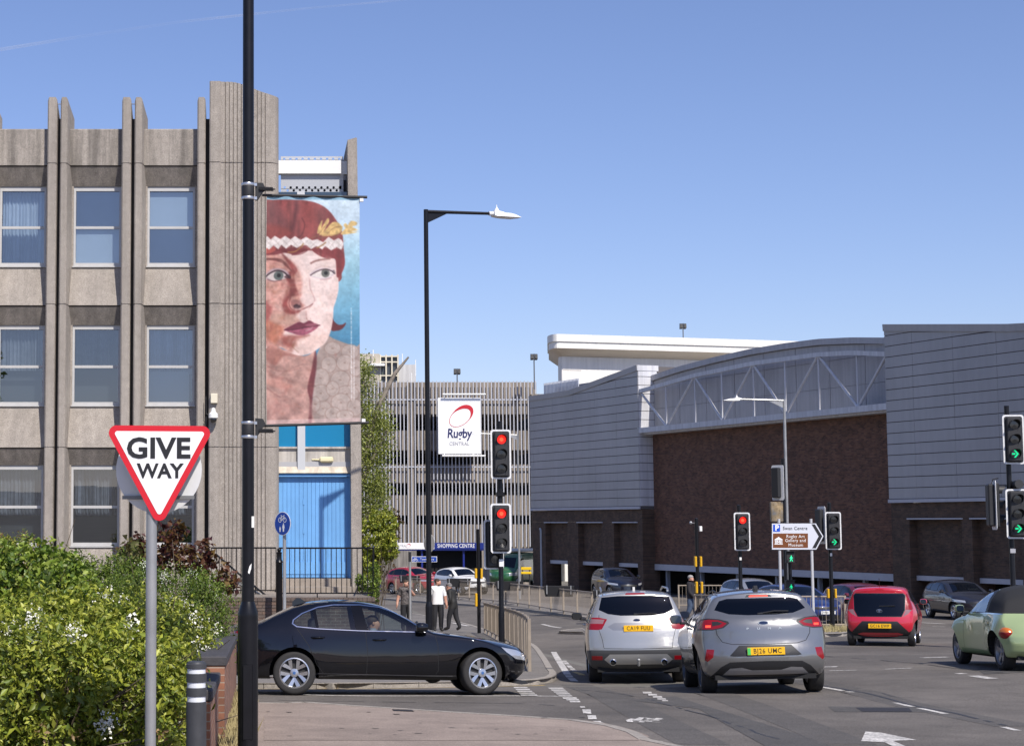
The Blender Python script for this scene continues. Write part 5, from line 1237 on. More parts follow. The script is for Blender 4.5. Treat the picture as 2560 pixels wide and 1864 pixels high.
# island signals
t, f = sigpole(1848,1262,52.0,'black signal post with red light left of the direction sign')
a, z = f(1851,1328); head(t,a,-0.2,z,0,rot=R(-4)); a, z = f(1850,1396); m = MB(); m.box(-0.03,0.03,-0.062,-0.055,z-0.04,z+0.05); m.obj('number_plate', WHITE, t)
t, f = sigpole(2074,1256,52.6,'black signal post with green arrow touching the direction sign')
a, z = f(2078,1326); head(t,a,-0.2,z,2,arrow=True,rot=R(-4)); a, z = f(2058,1312); head(t,a,0.12,z,9,rot=R(100)); a, z = f(2075,1386); m = MB(); m.box(-0.03,0.03,-0.062,-0.055,z-0.04,z+0.05); m.obj('number_plate', WHITE, t)
YEL = mat('yellow push button box', S(215,165,20), 0.5)
for s_ in (-1,1):
    m = MB(); m.box(s_*0.11-0.028,s_*0.11+0.028,-0.08,0.06,1.05,1.33,0.012); m.obj('push_button_box', YEL, t)
t, f = sigpole(2527,1014,40.0,'tall black signal post with two green arrows at the right edge')
for (xx,yy) in ((2524,1099),(2532,1284)):
    a, z = f(xx,yy); head(t,a,-0.22,z,2,arrow=True,rot=R(-8))
a, z = f(2498,1262); head(t,a-0.05,0.15,z,9,rot=R(80))
a, z = f(2535,1210); m = MB(); m.cyl((a,-0.28,z),(a+0.02,0.12,z-0.02),0.10,n=18); m.obj('detector', HOOD, t, 40)
a, z = f(2492,1208); m = MB(); m.tube([(a+0.06,0.05,z+0.12),(a-0.06,0.05,z+0.1),(a-0.12,0.05,z-0.03),(a-0.07,0.05,z-0.16),(a+0.05,0.05,z-0.24)],0.014,6); m.obj('cable', BLACKM, t)
a, z = f(2528,1376); m = MB(); m.box(-0.06,0.06,-0.064,-0.055,z-0.05,z+0.05); m.obj('number_plate', mat('pale plate', (0.35,0.35,0.38), 0.5), t)
# signal with heads facing away, pedestrian green figures
t, f = sigpole(1961,1146,56.0,'dark signal post with heads turned away behind the direction sign')
a, z = f(1946,1206); head(t,a,0.05,z,9,rot=R(125))
a, z = f(1942,1279); m = MB(); m.box(a-0.2,a+0.2,-0.05,0.1,z-0.32,z+0.32,0.02); m.obj('control_box', mat('faded sticker covered box', (0.30,0.22,0.12), 0.6, noise=0.6, scale=9, col2=(0.10,0.10,0.10)), t)
t, f = sigpole(1972,1378,54.5,'pedestrian signal post with two green walking figures')
def figure(parent, x, y, z, s):
    m = MB(); fl = lambda a,b,d:(x+a*s,y+d,z+b*s)
    for poly in ([(-.10,.05),(.10,.05),(.08,.40),(-.08,.40)],[(-.10,.05),(-.28,-.42),(-.18,-.45),(.02,.05)],[(.10,.05),(.26,-.42),(.16,-.45),(-.02,.05)],[(-.10,.38),(-.30,.10),(-.24,.05),(-.06,.30)],[(.10,.38),(.30,.12),(.24,.06),(.06,.30)]): m.prism(poly, fl, -0.004, 0)
    m.prism([(0.09*math.cos(q),0.53+0.09*math.sin(q)) for q in np.linspace(0,5.8,10)], fl, -0.004, 0); return m.obj('green_figure', LG, parent)
for yy in (1391,1463):
    a, z = f(1971,yy); m = MB(); m.box(a-0.13,a+0.13,-0.22,-0.06,z-0.19,z+0.17,0.015); bxo = m.obj('figure_box', HOOD, t)
    figure(t, a+0.02, -0.225, z-0.06, 0.17)
    m = MB(); m.box(a-0.14,a+0.14,-0.30,-0.20,z+0.172,z+0.185); m.obj('hood', HOOD, t)
# black posts carrying crossing boxes
def boxpost(x, ytop, Y, label, boxes, cam=None):
    px_ = P(x,1308,Y).x; g0 = gz(px_,Y)+0.1; t = thing('crossing_post', label, 'post', (px_,Y,g0)); zt = P(x,ytop,Y).z-g0
    m = MB(); m.lathe([(0.06,0),(0.06,zt),(0,zt+0.01)],n=14); m.obj('pole', BLACK, t, 40)
    for (xx,y0,y1) in boxes:
        a = P(xx,1308,Y).x-px_; m = MB(); m.box(a-0.035,a+0.035,-0.12,0.06,P(x,y1,Y).z-g0,P(x,y0,Y).z-g0,0.015); m.obj('push_button_box', YEL, t)
    return t, (lambda xx,yy: (P(xx,yy,Y).x-px_, P(xx,yy,Y).z-g0))
boxpost(1195,1322,58.0,'slim black post with yellow crossing boxes behind the black saloon',[(1188,1420,1445),(1188,1482,1515),(1202,1420,1446)])
t, f = boxpost(1741,1295,60.0,'black post with small camera and yellow boxes beside the walking man',[(1736,1390,1416),(1749,1390,1416),(1737,1453,1482),(1750,1453,1482)])
a, z = f(1751,1321); m = MB(); m.box(a-0.045,a+0.045,-0.08,0.05,z-0.09,z+0.09,0.01); m.obj('camera_box', WHITE, t)
a, z = f(1727,1306); m = MB(); m.ball((a,0,z),0.055,nu=10,nv=8); m.cyl((a,0,z),(0,0,z-0.02),0.012,n=6); m.obj('camera', mat('chrome grey', (0.4,0.4,0.42), 0.3, metal=0.6), t)
# ------------------------------------------------------------------ blue cycle and pedestrian sign
CYY = 38.6; q = P(711,1308,CYY); g0 = gz(q.x,CYY)+0.1
t = thing('cycle_path_sign','round blue sign with bicycle and walking figures on a grey post','road sign',(q.x,CYY,g0),R(-48))
zd = P(711,1308,CYY).z-g0; m = MB(); m.lathe([(0.262,-0.006),(0.262,0.0),(0.0,0.0)],(0,-0.05,zd),36,'Y'); m.obj('white_rim', SIGNW, t)
m = MB(); m.lathe([(0.0,-0.010),(0.248,-0.0095),(0.248,-0.007)],(0,-0.05,zd),36,'Y'); m.obj('blue_disc', SIGNBL, t)
def bike(parent, x, y, z, s, m_):
    b = MB()
    for cx_ in (-0.5,0.5):
        V = []
        for k in range(16):
            a = 2*math.pi*k/16
            for rr in (0.36,0.28): V.append((x+(cx_+rr*math.cos(a))*s,y,z+rr*math.sin(a)*s))
        b.add(V,[(2*k,(2*k+2)%32,(2*k+3)%32,2*k+1) for k in range(16)])
    def ln(p,q_,w_=0.07):
        p, q_ = Vector(p), Vector(q_); d = (q_-p).normalized(); n = Vector((-d.y,d.x))*w_/2
        b.add([(x+c.x*s,y,z+c.y*s) for c in (p+n,q_+n,q_-n,p-n)],[(0,1,2,3)])
    for p,q_ in (((-.5,0),(-.2,.5)),((-.2,.5),(.35,.5)),((-.5,0),(0,-.02)),((0,-.02),(-.25,.62)),((0,-.02),(.35,.5)),((.5,0),(.3,.68)),((.3,.68),(.45,.7)),((-.36,.64),(-.12,.64))): ln(p,q_)
    return b.obj('bicycle_symbol', m_, parent)
bike(t, 0.0, -0.0625, zd+0.08, 0.155, SIGNW)
def pfig(parent, x, y, z, s, m_):
    m = MB(); fl = lambda a,b,d:(x+a*s,y+d,z+b*s)
    for poly in ([(-.13,.0),(.13,.0),(.15,.48),(-.15,.48)],[(-.13,0),(-.12,-.5),(-.01,-.5),(.0,0)],[(.13,0),(.12,-.5),(.02,-.5),(.0,0)],[(-.15,.47),(-.24,.0),(-.17,-.02),(-.10,.40)],[(.15,.47),(.24,.0),(.17,-.02),(.10,.40)]): m.prism(poly, fl, -0.002, 0)
    m.prism([(0.09*math.cos(q_),0.60+0.10*math.sin(q_)) for q_ in np.linspace(0,5.8,10)], fl, -0.002, 0); return m.obj('person_symbol', m_, parent)
pfig(t, 0.035, -0.062, zd-0.10, 0.155, SIGNW); pfig(t, -0.075, -0.062, zd-0.135, 0.10, SIGNW)
m = MB(); m.cyl((0,0,0),(0,0,zd+0.1),0.038,n=14); m.obj('post', GALV, t, 40)
# town centre fingerpost
q = P(1024,1308,50.0); g0 = gz(q.x,50)+0.1
t = thing('fingerpost_sign','blue cycle route sign reading Town centre on a grey post','road sign',(q.x,50,g0)); f = lambda xx,yy: (P(xx,yy,50).x-q.x, P(xx,yy,50).z-g0)
zt = f(1024,1377)[1]; m = MB(); m.cyl((0,0,0),(0,0,zt),0.038,n=12); m.obj('post', GALV, t, 40)
m = MB(); m.cyl((0,0,zt-0.3),(0,0,zt-0.02),0.043,n=12); m.obj('sleeve', BLACKM, t, 40)
a0, z0 = f(1029,1404); a1, z1 = f(1092,1390); m = MB(); m.box(a0,a1,-0.05,-0.035,z0,z1); m.obj('blade', SIGNW, t); m = MB(); m.box(a0+0.012,a1-0.012,-0.054,-0.0502,z0+0.012,z1-0.012); m.obj('blue_face', SIGNBL, t)
bike(t, a0+0.10, -0.0555, (z0+z1)/2-0.02, 0.085, SIGNW); text('Town centre', 0.080, SIGNW, t, (a0+0.44,-0.0555,(z0+z1)/2), xscale=0.9, spacing=1.05)
q = P(1072,1308,56); g0 = gz(q.x,56); t = thing('turned_sign','grey back of a round sign half hidden by the middle lamp post','road sign',(q.x,56,g0),R(-60))
zt = P(1072,1357,56).z-g0; m = MB(); m.lathe([(0.0,0),(0.3,0.0),(0.3,0.006),(0.0,0.006)],(-0.05,0.04,zt),28,'Y'); m.obj('plate', mat('sign back grey', (0.5,0.5,0.5)), t); m = MB(); m.cyl((0,0,0),(0,0,zt+0.3),0.04,n=10); m.obj('post', GALV, t, 40)
# ------------------------------------------------------------------ direction sign
DYS = 51.4; q = P(1990,1340,DYS); g0 = gz(q.x,DYS); f = lambda xx,yy: (P(xx,yy,DYS).x-q.x, P(xx,yy,DYS).z-g0)
t = thing('direction_sign','white arrow shaped direction sign with brown museum panel on two posts','road sign',(q.x,DYS,g0))
def zp(x,y): return f(1800+x/5.16,1240+y/5.16)
poly = [zp(665,690),zp(665,345),zp(1240,345),zp(1340,515),zp(1245,690)]
m = MB(); m.prism(poly, lambda a,b,d:(a,d,b), 0.0, 0.02); m.obj('board_edge', SIGNBK, t)
def ins(poly, k): 
    c = sum((Vector(p) for p in poly),Vector((0,0)))/len(poly); return [tuple(c+(Vector(p)-c)*k) for p in poly]
m = MB(); m.prism([zp(670,685),zp(670,350),zp(1237,350),zp(1333,515),zp(1242,685)], lambda a,b,d:(a,d,b), -0.004, -0.0005); m.obj('white_face', mat('direction sign white', (0.62,0.64,0.70), 0.4), t)
m = MB(); m.prism([zp(683,663),zp(683,478),zp(1134,478),zp(1134,663)], lambda a,b,d:(a,d,b), -0.008, -0.0045); m.obj('brown_panel', mat('heritage brown', S(112,62,22), 0.45), t)
m = MB(); m.prism([zp(684,455),zp(684,365),zp(774,365),zp(774,455)], lambda a,b,d:(a,d,b), -0.008, -0.0045); m.obj('blue_panel', mat('parking blue', S(15,75,190), 0.4), t)
m = MB(); m.prism([zp(1180,360),zp(1224,360),zp(1318,515),zp(1235,668),zp(1188,668),zp(1272,515)], lambda a,b,d:(a,d,b), -0.008, -0.0045); m.obj('chevron', SIGNBK, t)
TXW = 0.0095
def sgn(s, x, y, size, m_, **kw):
    a, z = zp(x,y); return text(s, size, m_, t, (a,-TXW,z), **kw)
sgn('P',733,410,0.225,SIGNW,bold=0.008); sgn('Swan Centre',968,413,0.140,SIGNBK,xscale=0.90,spacing=1.1)
sgn('Rugby Art',972,517,0.130,SIGNW,xscale=0.92,spacing=1.1); sgn('Gallery and',972,570,0.130,SIGNW,xscale=0.92,spacing=1.1); sgn('Museum',975,628,0.130,SIGNW,xscale=0.92,spacing=1.1)
b = MB(); fl = lambda a,bb,d: (zp(a,bb)[0],-0.0095+d,zp(a,bb)[1])
for pg in ([(702,620),(808,620),(808,610),(702,610)],[(702,556),(755,522),(806,556),(806,564),(702,564)],[(708,566),(718,566),(718,608),(708,608)],[(723,566),(731,566),(731,608),(723,608)],[(778,566),(786,566),(786,608),(778,608)],[(792,566),(802,566),(802,608),(792,608)],[(735,608),(735,566),(744,566),(755,588),(766,566),(775,566),(775,608),(766,608),(766,584),(755,602),(744,584),(744,608)]): b.prism(pg, fl, -0.001, 0.0)
b.obj('museum_symbol', SIGNW, t)
for xx in (766,1180):
    a, z = zp(xx,290); m = MB(); m.cyl((a,0.06,0),(a,0.06,z),0.042,n=14); m.obj('post', mat('pale post grey', (0.55,0.55,0.56), 0.45, metal=0.2), t, 40)
# ------------------------------------------------------------------ guard rails
BRZ = mat('buff painted steel', (0.30,0.25,0.195), 0.55, noise=0.12, scale=6)
def guardrail(name, label, line, post_d, bar_d, parts=True, h=1.02, group='pedestrian guard rails', zoff=0.10):
    line = [Vector((p[0],p[1])) for p in line]; pts = resample(line, post_d); 
    if (line[-1]-pts[-1]).length > 0.3: pts.append(line[-1])
    mid = pts[len(pts)//2]; root = thing(name, label, 'guard rail', (mid.x,mid.y,gz(mid.x,mid.y)), group=group); L0 = root.location
    lift = lambda p: Vector((p.x,p.y,gz(p.x,p.y)+zoff))-L0
    psrc = None; bsrc = None
    for p in pts:
        if psrc is None:
            m = MB(); m.box(-0.03,0.03,-0.03,0.03,0,h); psrc = m.obj('post', BRZ, root); psrc.location = lift(p)
        else: c = psrc.copy(); COL.objects.link(c); c.location = lift(p)
    for a, b_ in zip(pts, pts[1:]):
        A, B = lift(a), lift(b_); u = Vector((0,0,1))
        for nm, zz in (('top_rail',h-0.03),('bottom_rail',0.14)):
            m = MB(); m.cyl(A+u*zz,B+u*zz,0.025,n=6); m.obj(nm, BRZ, root)
        n_ = max(2,round((b_-a).length/bar_d)); inf = MB()
        for k in range(1,n_):
            q_ = A.lerp(B,k/n_)
            if parts:
                if bsrc is None: m = MB(); m.cyl((0,0,0.14),(0,0,h-0.03),0.009,n=5); bsrc = m.obj('bar', BRZ, root); bsrc.location = q_
                else: c = bsrc.copy(); COL.objects.link(c); c.location = q_
            else: inf.cyl(q_+u*0.14,q_+u*(h-0.03),0.007,n=4,caps=False)
        if not parts: o = inf.obj('infill_bars', BRZ, root); o['kind'] = 'stuff'
    return root
near_l = smooth_line([tuple(gp(x,y,0.1)[:2]) for x,y in ((1324,1677),(1318,1660),(1309,1645),(1299,1635),(1283,1622),(1262,1609),(1242,1598),(1226,1589),(1212,1582))], 4)
guardrail('guard_rail','curved buff guard rail on the corner beside the black saloon bonnet',near_l,2.0,0.115)
fl0 = [P(953,1400,113)[:2],P(1163,1400,90)[:2],P(1289,1400,80)[:2],P(1381,1400,72)[:2],P(1490,1400,64.5)[:2]]
FR = guardrail('guard_rail','long buff guard rail along the far side of the road with dark troughs',smooth_line(fl0,6),2.4,0.2,parts=False)
for i,(xx,Yy) in enumerate(((1024,105),(1147,91.5),(1272,81.3),(1397,71),(1525,63))):
    q = P(xx,1452,Yy); tr = thing('planter_trough',['dark empty trough hung on the rail before the red car','dark empty trough hung on the rail before the white car','dark trough on the rail right of the near signal post','dark trough on the rail left of the silver car','dark trough on the rail above the silver car roof'][i],'planter',(q.x,q.y,gz(q.x,q.y)),R(-10),group='rail planters')
    m = MB(); z0 = 0.78; V = [(-0.55,-0.22,z0),(0.55,-0.22,z0),(0.55,0.22,z0),(-0.55,0.22,z0),(-0.62,-0.28,z0+0.42),(0.62,-0.28,z0+0.42),(0.62,0.28,z0+0.42),(-0.62,0.28,z0+0.42)]
    m.add(V,[(0,3,2,1),(0,1,5,4),(1,2,6,5),(2,3,7,6),(3,0,4,7)]); m.add([(-0.58,-0.25,z0+0.36),(0.58,-0.25,z0+0.36),(0.58,0.25,z0+0.36),(-0.58,0.25,z0+0.36)],[(0,1,2,3)]); m.obj('trough', BLACKM, tr); m = MB(); m.box(-0.5,-0.46,-0.3,0.0,z0+0.1,z0+0.44); m.box(0.46,0.5,-0.3,0.0,z0+0.1,z0+0.44); m.obj('hanger', GALV, tr)
IF = [P(2112,1500,53.3)[:2],P(1975,1500,53.0)[:2],P(1850,1500,52.6)[:2]]
guardrail('guard_rail','buff guard rail on the island between the two silver cars and red hatchback',[Vector(p) for p in IF],2.4,0.125)
guardrail('guard_rail','short buff guard rail at the legs of the walking man',[Vector(P(1737,1500,58)[:2]),Vector(P(1800,1500,56)[:2]),Vector(P(1850,1500,54)[:2])],2.0,0.125)
guardrail('guard_rail','far buff guard rail behind the walking man',[Vector(P(1697,1500,76)[:2]),Vector(P(1830,1500,76)[:2])],2.3,0.16,parts=False)
# yellow height barrier near the ramp
q = P(1316,1308,100); t = thing('yellow_barrier','yellow barrier rail beside the brick corner of the shopping centre','barrier',(q.x,100,gz(q.x,100)))
m = MB(); zz = P(1316,1422,100).z-gz(q.x,100); m.box(-0.35,0.25,-0.05,0.05,zz-0.05,zz+0.12,0.02); m.box(-0.35,0.25,-0.04,0.04,zz-0.28,zz-0.14,0.02); m.obj('rail', mat('safety yellow', S(225,185,10), 0.5), t)
for a in (-0.25,0.15): m = MB(); m.cyl((a,0.03,0),(a,0.03,zz),0.035,n=8); m.obj('post', BLACKM, t)
# ------------------------------------------------------------------ vehicles
def paint(name, col, metal=0.0, rough=0.35, coat=1.0): return mat(name, col, rough, metal=metal, coat=coat)
CGLASS = glass_mat('tinted car glass', (0.10,0.11,0.11), 1.5, 0.0, 1.15); CGLASSL = glass_mat('clear car glass', (0.62,0.68,0.66), 1.5, 0.0, 1.6)
RUB = mat('tyre rubber', (0.022,0.021,0.021), 0.8, noise=0.15, scale=20); TRIM = mat('black trim plastic', (0.016,0.016,0.018), 0.5); GTRIM = mat('grey bumper plastic', (0.055,0.056,0.06), 0.55)
CHROME = mat('chrome', (0.75,0.76,0.78), 0.10, metal=1.0); RIM = mat('alloy silver', (0.55,0.56,0.58), 0.25, metal=0.85); RIMD = mat('dark alloy', (0.09,0.09,0.095), 0.35, metal=0.6)
TAIL = mat('red tail lamp', (0.24,0.004,0.008), 0.2, coat=0.4); TAILD = mat('dark red tail lamp', (0.10,0.006,0.012), 0.12, coat=1.0); TAILON = mat('brake light lit', (0.9,0.05,0.03), 0.3, emit=((1.0,0.05,0.02),2.2)); ORANGE = mat('amber lamp', (0.55,0.14,0.01), 0.2, coat=1)
HEADL = mat('headlamp', (0.55,0.57,0.60), 0.08, metal=0.5, coat=1.0); PLY = mat('yellow number plate', S(235,180,15), 0.5); PLW = mat('white number plate', (0.75,0.75,0.72), 0.5)
SEAT = mat('dark seat fabric', (0.03,0.03,0.033), 0.8); CLEARL = mat('clear lamp lens', (0.24,0.13,0.14), 0.2, coat=0.4)
def sgrid(c, lo, hi): return (c-lo)/(hi-lo)
class Car:
    def __init__(s, name, label, loc, heading, spec, body_mat, res=1.0, cat='car', pitch=True):
        s.sp = spec; s.root = thing(name, label, cat, loc, heading); s.mat = body_mat
        if pitch:   # follow the fall of the road
            h = Vector((math.cos(heading), math.sin(heading))); wb = spec['axles'][0]-spec['axles'][1]
            fz = gz(loc[0]+h.x*wb/2, loc[1]+h.y*wb/2); rz_ = gz(loc[0]-h.x*wb/2, loc[1]-h.y*wb/2)
            n = Vector((-h.y,h.x)); lz_ = gz(loc[0]+n.x*.75, loc[1]+n.y*.75); rz2 = gz(loc[0]-n.x*.75, loc[1]-n.y*.75)
            s.root.location.z = (fz+rz_)/2+0.014
            s.root.rotation_euler = (math.atan2(lz_-rz2,1.5), -math.atan2(fz-rz_,wb), heading)
        s.build(res)
    def hw(s, x, z):
        sp = s.sp; w_ = np.interp(x,[p[0] for p in sp['plan']],[p[1] for p in sp['plan']])*np.interp(z,[p[0] for p in sp['vert']],[p[1] for p in sp['vert']])*sp['W']/2
        for (bx,bz_,rx_,rz_,amp) in sp.get('bumps',[]): w_ += amp*math.exp(-((x-bx)/rx_)**2-((z-bz_)/rz_)**2)
        return w_
    def build(s, res):
        sp = s.sp; NX = int(54*res); NZ = int(14*res); NY = int(12*res)
        top = sorted(sp['top']); xr, xf = top[0][0], top[-1][0]; rear = sp['rear']; front = sp['front']
        xb0, xb1 = rear[0][0], front[0][0]; zb = rear[0][1]
        def T(a): x = xr+(xf-xr)*a; return np.array([x, np.interp(x,[p[0] for p in top],[p[1] for p in top])])
        def B(a): return np.array([xb0+(xb1-xb0)*a, zb+(front[0][1]-zb)*a])
        def cv(c, pts):
            z0, z1 = pts[0][1], pts[-1][1]; z = z0+(z1-z0)*c; return np.array([np.interp(z,[p[1] for p in pts],[p[0] for p in pts]), z])
        def Co(a, c):
            return (1-c)*B(a)+c*T(a)+(1-a)*cv(c,rear)+a*cv(c,front)-((1-a)*(1-c)*B(0)+a*(1-c)*B(1)+(1-a)*c*T(0)+a*c*T(1))
        crown = sp.get('crown',0.045); bF, bR = sp.get('bowF',0.25), sp.get('bowR',0.08); xF, xR = max(p[0] for p in front), min(p[0] for p in rear)
        def pt(a, b, c):
            x, z = Co(a,c); y = b*s.hw(x,z)
            z -= crown*b*b*(c**6)*min(1,(z-zb)/0.7)
            x -= bF*abs(b)**2.4*sstep(xF-1.1,xF,x); x += bR*abs(b)**2.4*sstep(-(xR+0.7),-xR,-x)
            return (x,y,z)
        idx = {}; V = []
        def vi(i,j,k):
            if (i,j,k) not in idx: idx[(i,j,k)] = len(V); V.append(pt(i/NX, -1+2*j/NY, k/NZ))
            return idx[(i,j,k)]
        Fs = []
        for i in range(NX):
            for k in range(NZ):
                Fs.append((vi(i,0,k),vi(i+1,0,k),vi(i+1,0,k+1),vi(i,0,k+1))); Fs.append((vi(i,NY,k),vi(i,NY,k+1),vi(i+1,NY,k+1),vi(i+1,NY,k)))
            for j in range(NY):
                Fs.append((vi(i,j,NZ),vi(i+1,j,NZ),vi(i+1,j+1,NZ),vi(i,j+1,NZ))); Fs.append((vi(i,j,0),vi(i,j+1,0),vi(i+1,j+1,0),vi(i+1,j,0)))
        for j in range(NY):
            for k in range(NZ):
                Fs.append((vi(0,j,k),vi(0,j,k+1),vi(0,j+1,k+1),vi(0,j+1,k))); Fs.append((vi(NX,j,k),vi(NX,j+1,k),vi(NX,j+1,k+1),vi(NX,j,k+1)))
        me = bpy.data.meshes.new('tmp'); me.from_pydata(V,[],Fs); me.update()
        o = bpy.data.objects.new('tmp',me); COL.objects.link(o); md = o.modifiers.new('s','SUBSURF'); md.levels = 1
        bm = bmesh.new(); bm.from_object(o, bpy.context.evaluated_depsgraph_get()); bpy.data.objects.remove(o); bpy.data.meshes.remove(me)
        bmesh.ops.recalc_face_normals(bm, faces=bm.faces); s.bm = bm; s.bvh = BVHTree.FromBMesh(bm)
    # ---- cutting tools
    def cut(s, bm, poly, axis, sel):
        ia, ib = (0,2) if axis == 'y' else ((1,2) if axis == 'x' else (0,1)); third = {'y':1,'x':0,'z':2}[axis]
        a0, a1 = min(p[0] for p in poly)-0.12, max(p[0] for p in poly)+0.12; b0, b1 = min(p[1] for p in poly)-0.12, max(p[1] for p in poly)+0.12
        fs = []
        for f in bm.faces:
            c = f.calc_center_median()
            if a0 < c[ia] < a1 and b0 < c[ib] < b1 and sel(c, f.normal): fs.append(f)
        geom = set(fs)
        for f in fs: geom.update(f.edges); geom.update(f.verts)
        geom = list(geom); n = len(poly)
        for i in range(n):
            p, q = poly[i], poly[(i+1)%n]; d = (q[0]-p[0], q[1]-p[1]); L_ = math.hypot(*d)
            if L_ < 1e-6: continue
            no = [0,0,0]; no[ia] = -d[1]/L_; no[ib] = d[0]/L_; co = [0,0,0]; co[ia], co[ib] = p
            geom = bmesh.ops.bisect_plane(bm, geom=geom, dist=2e-4, plane_co=co, plane_no=no)['geom']
        def inside(a, b):
            c = False; j = n-1
            for i in range(n):
                if (poly[i][1] > b) != (poly[j][1] > b) and a < (poly[j][0]-poly[i][0])*(b-poly[i][1])/(poly[j][1]-poly[i][1])+poly[i][0]: c = not c
                j = i
            return c
        res = []
        for f in geom:
            if isinstance(f, bmesh.types.BMFace) and f.is_valid:
                c = f.calc_center_median()
                if inside(c[ia],c[ib]): res.append(f)
        return res
    def take(s, bm, faces):
        nb = bmesh.new(); vm = {}
        for f in faces:
            vs_ = []
            for v in f.verts:
                if v not in vm: vm[v] = nb.verts.new(v.co)
                vs_.append(vm[v])
            try: nf = nb.faces.new(vs_); nf.smooth = True
            except ValueError: pass
        bmesh.ops.delete(bm, geom=faces, context='FACES'); return nb
    def region(s, poly, axis, sel, bm=None): bm = bm or s.bm; return s.take(bm, s.cut(bm, poly, axis, sel))
    def put(s, bm, name, m_, parent=None, label=None):
        bm.normal_update(); me = bpy.data.meshes.new(name)
        for f in bm.faces: f.smooth = True
        bm.to_mesh(me); bm.free(); 
        if len(me.polygons) == 0: bpy.data.meshes.remove(me); return None
        me.set_sharp_from_angle(angle=R(50)); o = link(name, me, m_, parent or s.root)
        if label: o['label'] = label
        return o
    def part(s, mb, name, m_, parent=None, smooth=None): return mb.obj(name, m_, parent or s.root, smooth)
    def side(s, sg): return lambda c, n: c.y*sg > 0.25 and n.y*sg > -0.2
    def back(s, x): return lambda c, n: c.x < x and n.x < 0.5
    def fwd(s, x): return lambda c, n: c.x > x and n.x > -0.5
    def patch(s, name, poly, axis, sel, m_, bm=None, parent=None): return s.put(s.region(poly,axis,sel,bm), name, m_, parent)
    def line(s, name, pts, axis, sel, w_=0.008, m_=None):
        # thin shut line as a run of narrow cut strips
        nb_all = bmesh.new(); 
        for p, q in zip(pts, pts[1:]):
            d = Vector(q)-Vector(p); n = Vector((-d.y,d.x)).normalized()*w_/2
            fs = s.cut(s.bm,[tuple(Vector(p)+n),tuple(Vector(q)+n),tuple(Vector(q)-n),tuple(Vector(p)-n)],axis,sel); b = s.take(s.bm,fs)
            me = bpy.data.meshes.new('t'); b.to_mesh(me); b.free(); nb_all.from_mesh(me); bpy.data.meshes.remove(me)
        return s.put(nb_all, name, m_ or DARK)
    def arches(s, ra=None):
        sp = s.sp
        for i, xw in enumerate(sp['axles']):
            r = (ra or sp['r']+0.055); zc = sp['r']+0.01
            for sg in (-1,1):
                poly = [(xw+r*math.cos(t), zc+r*math.sin(t)) for t in np.linspace(math.pi*1.5, -math.pi*0.5, 27)[:-1]]
                s.take(s.bm, s.cut(s.bm, poly, 'y', lambda c,n,sg=sg: c.y*sg > 0.42)).free()
                W = s.hw(xw,0.6)
                m = MB(); V = []
                ts = np.linspace(-0.15,math.pi+0.15,20)
                for t in ts:
                    lx_, lz_ = xw+(r+0.002)*math.cos(t), zc+(r+0.002)*math.sin(t); hq = s.bvh.ray_cast(Vector((lx_,sg*3,lz_)),Vector((0,-sg,0)))[0]
                    yo_ = (abs(hq.y) if hq is not None else W*0.9)-0.02; V += [(lx_,sg*yo_,lz_),(lx_,sg*(yo_-0.38),lz_)]
                nt_ = len(ts); V.append((xw,V[1][1]*1.0,zc)); m.add(V,[(2*k,2*k+2,2*k+3,2*k+1) for k in range(nt_-1)]+[(2*k+1,2*k+3,2*nt_) for k in range(nt_-1)]); s.part(m,'arch_liner',DARK)
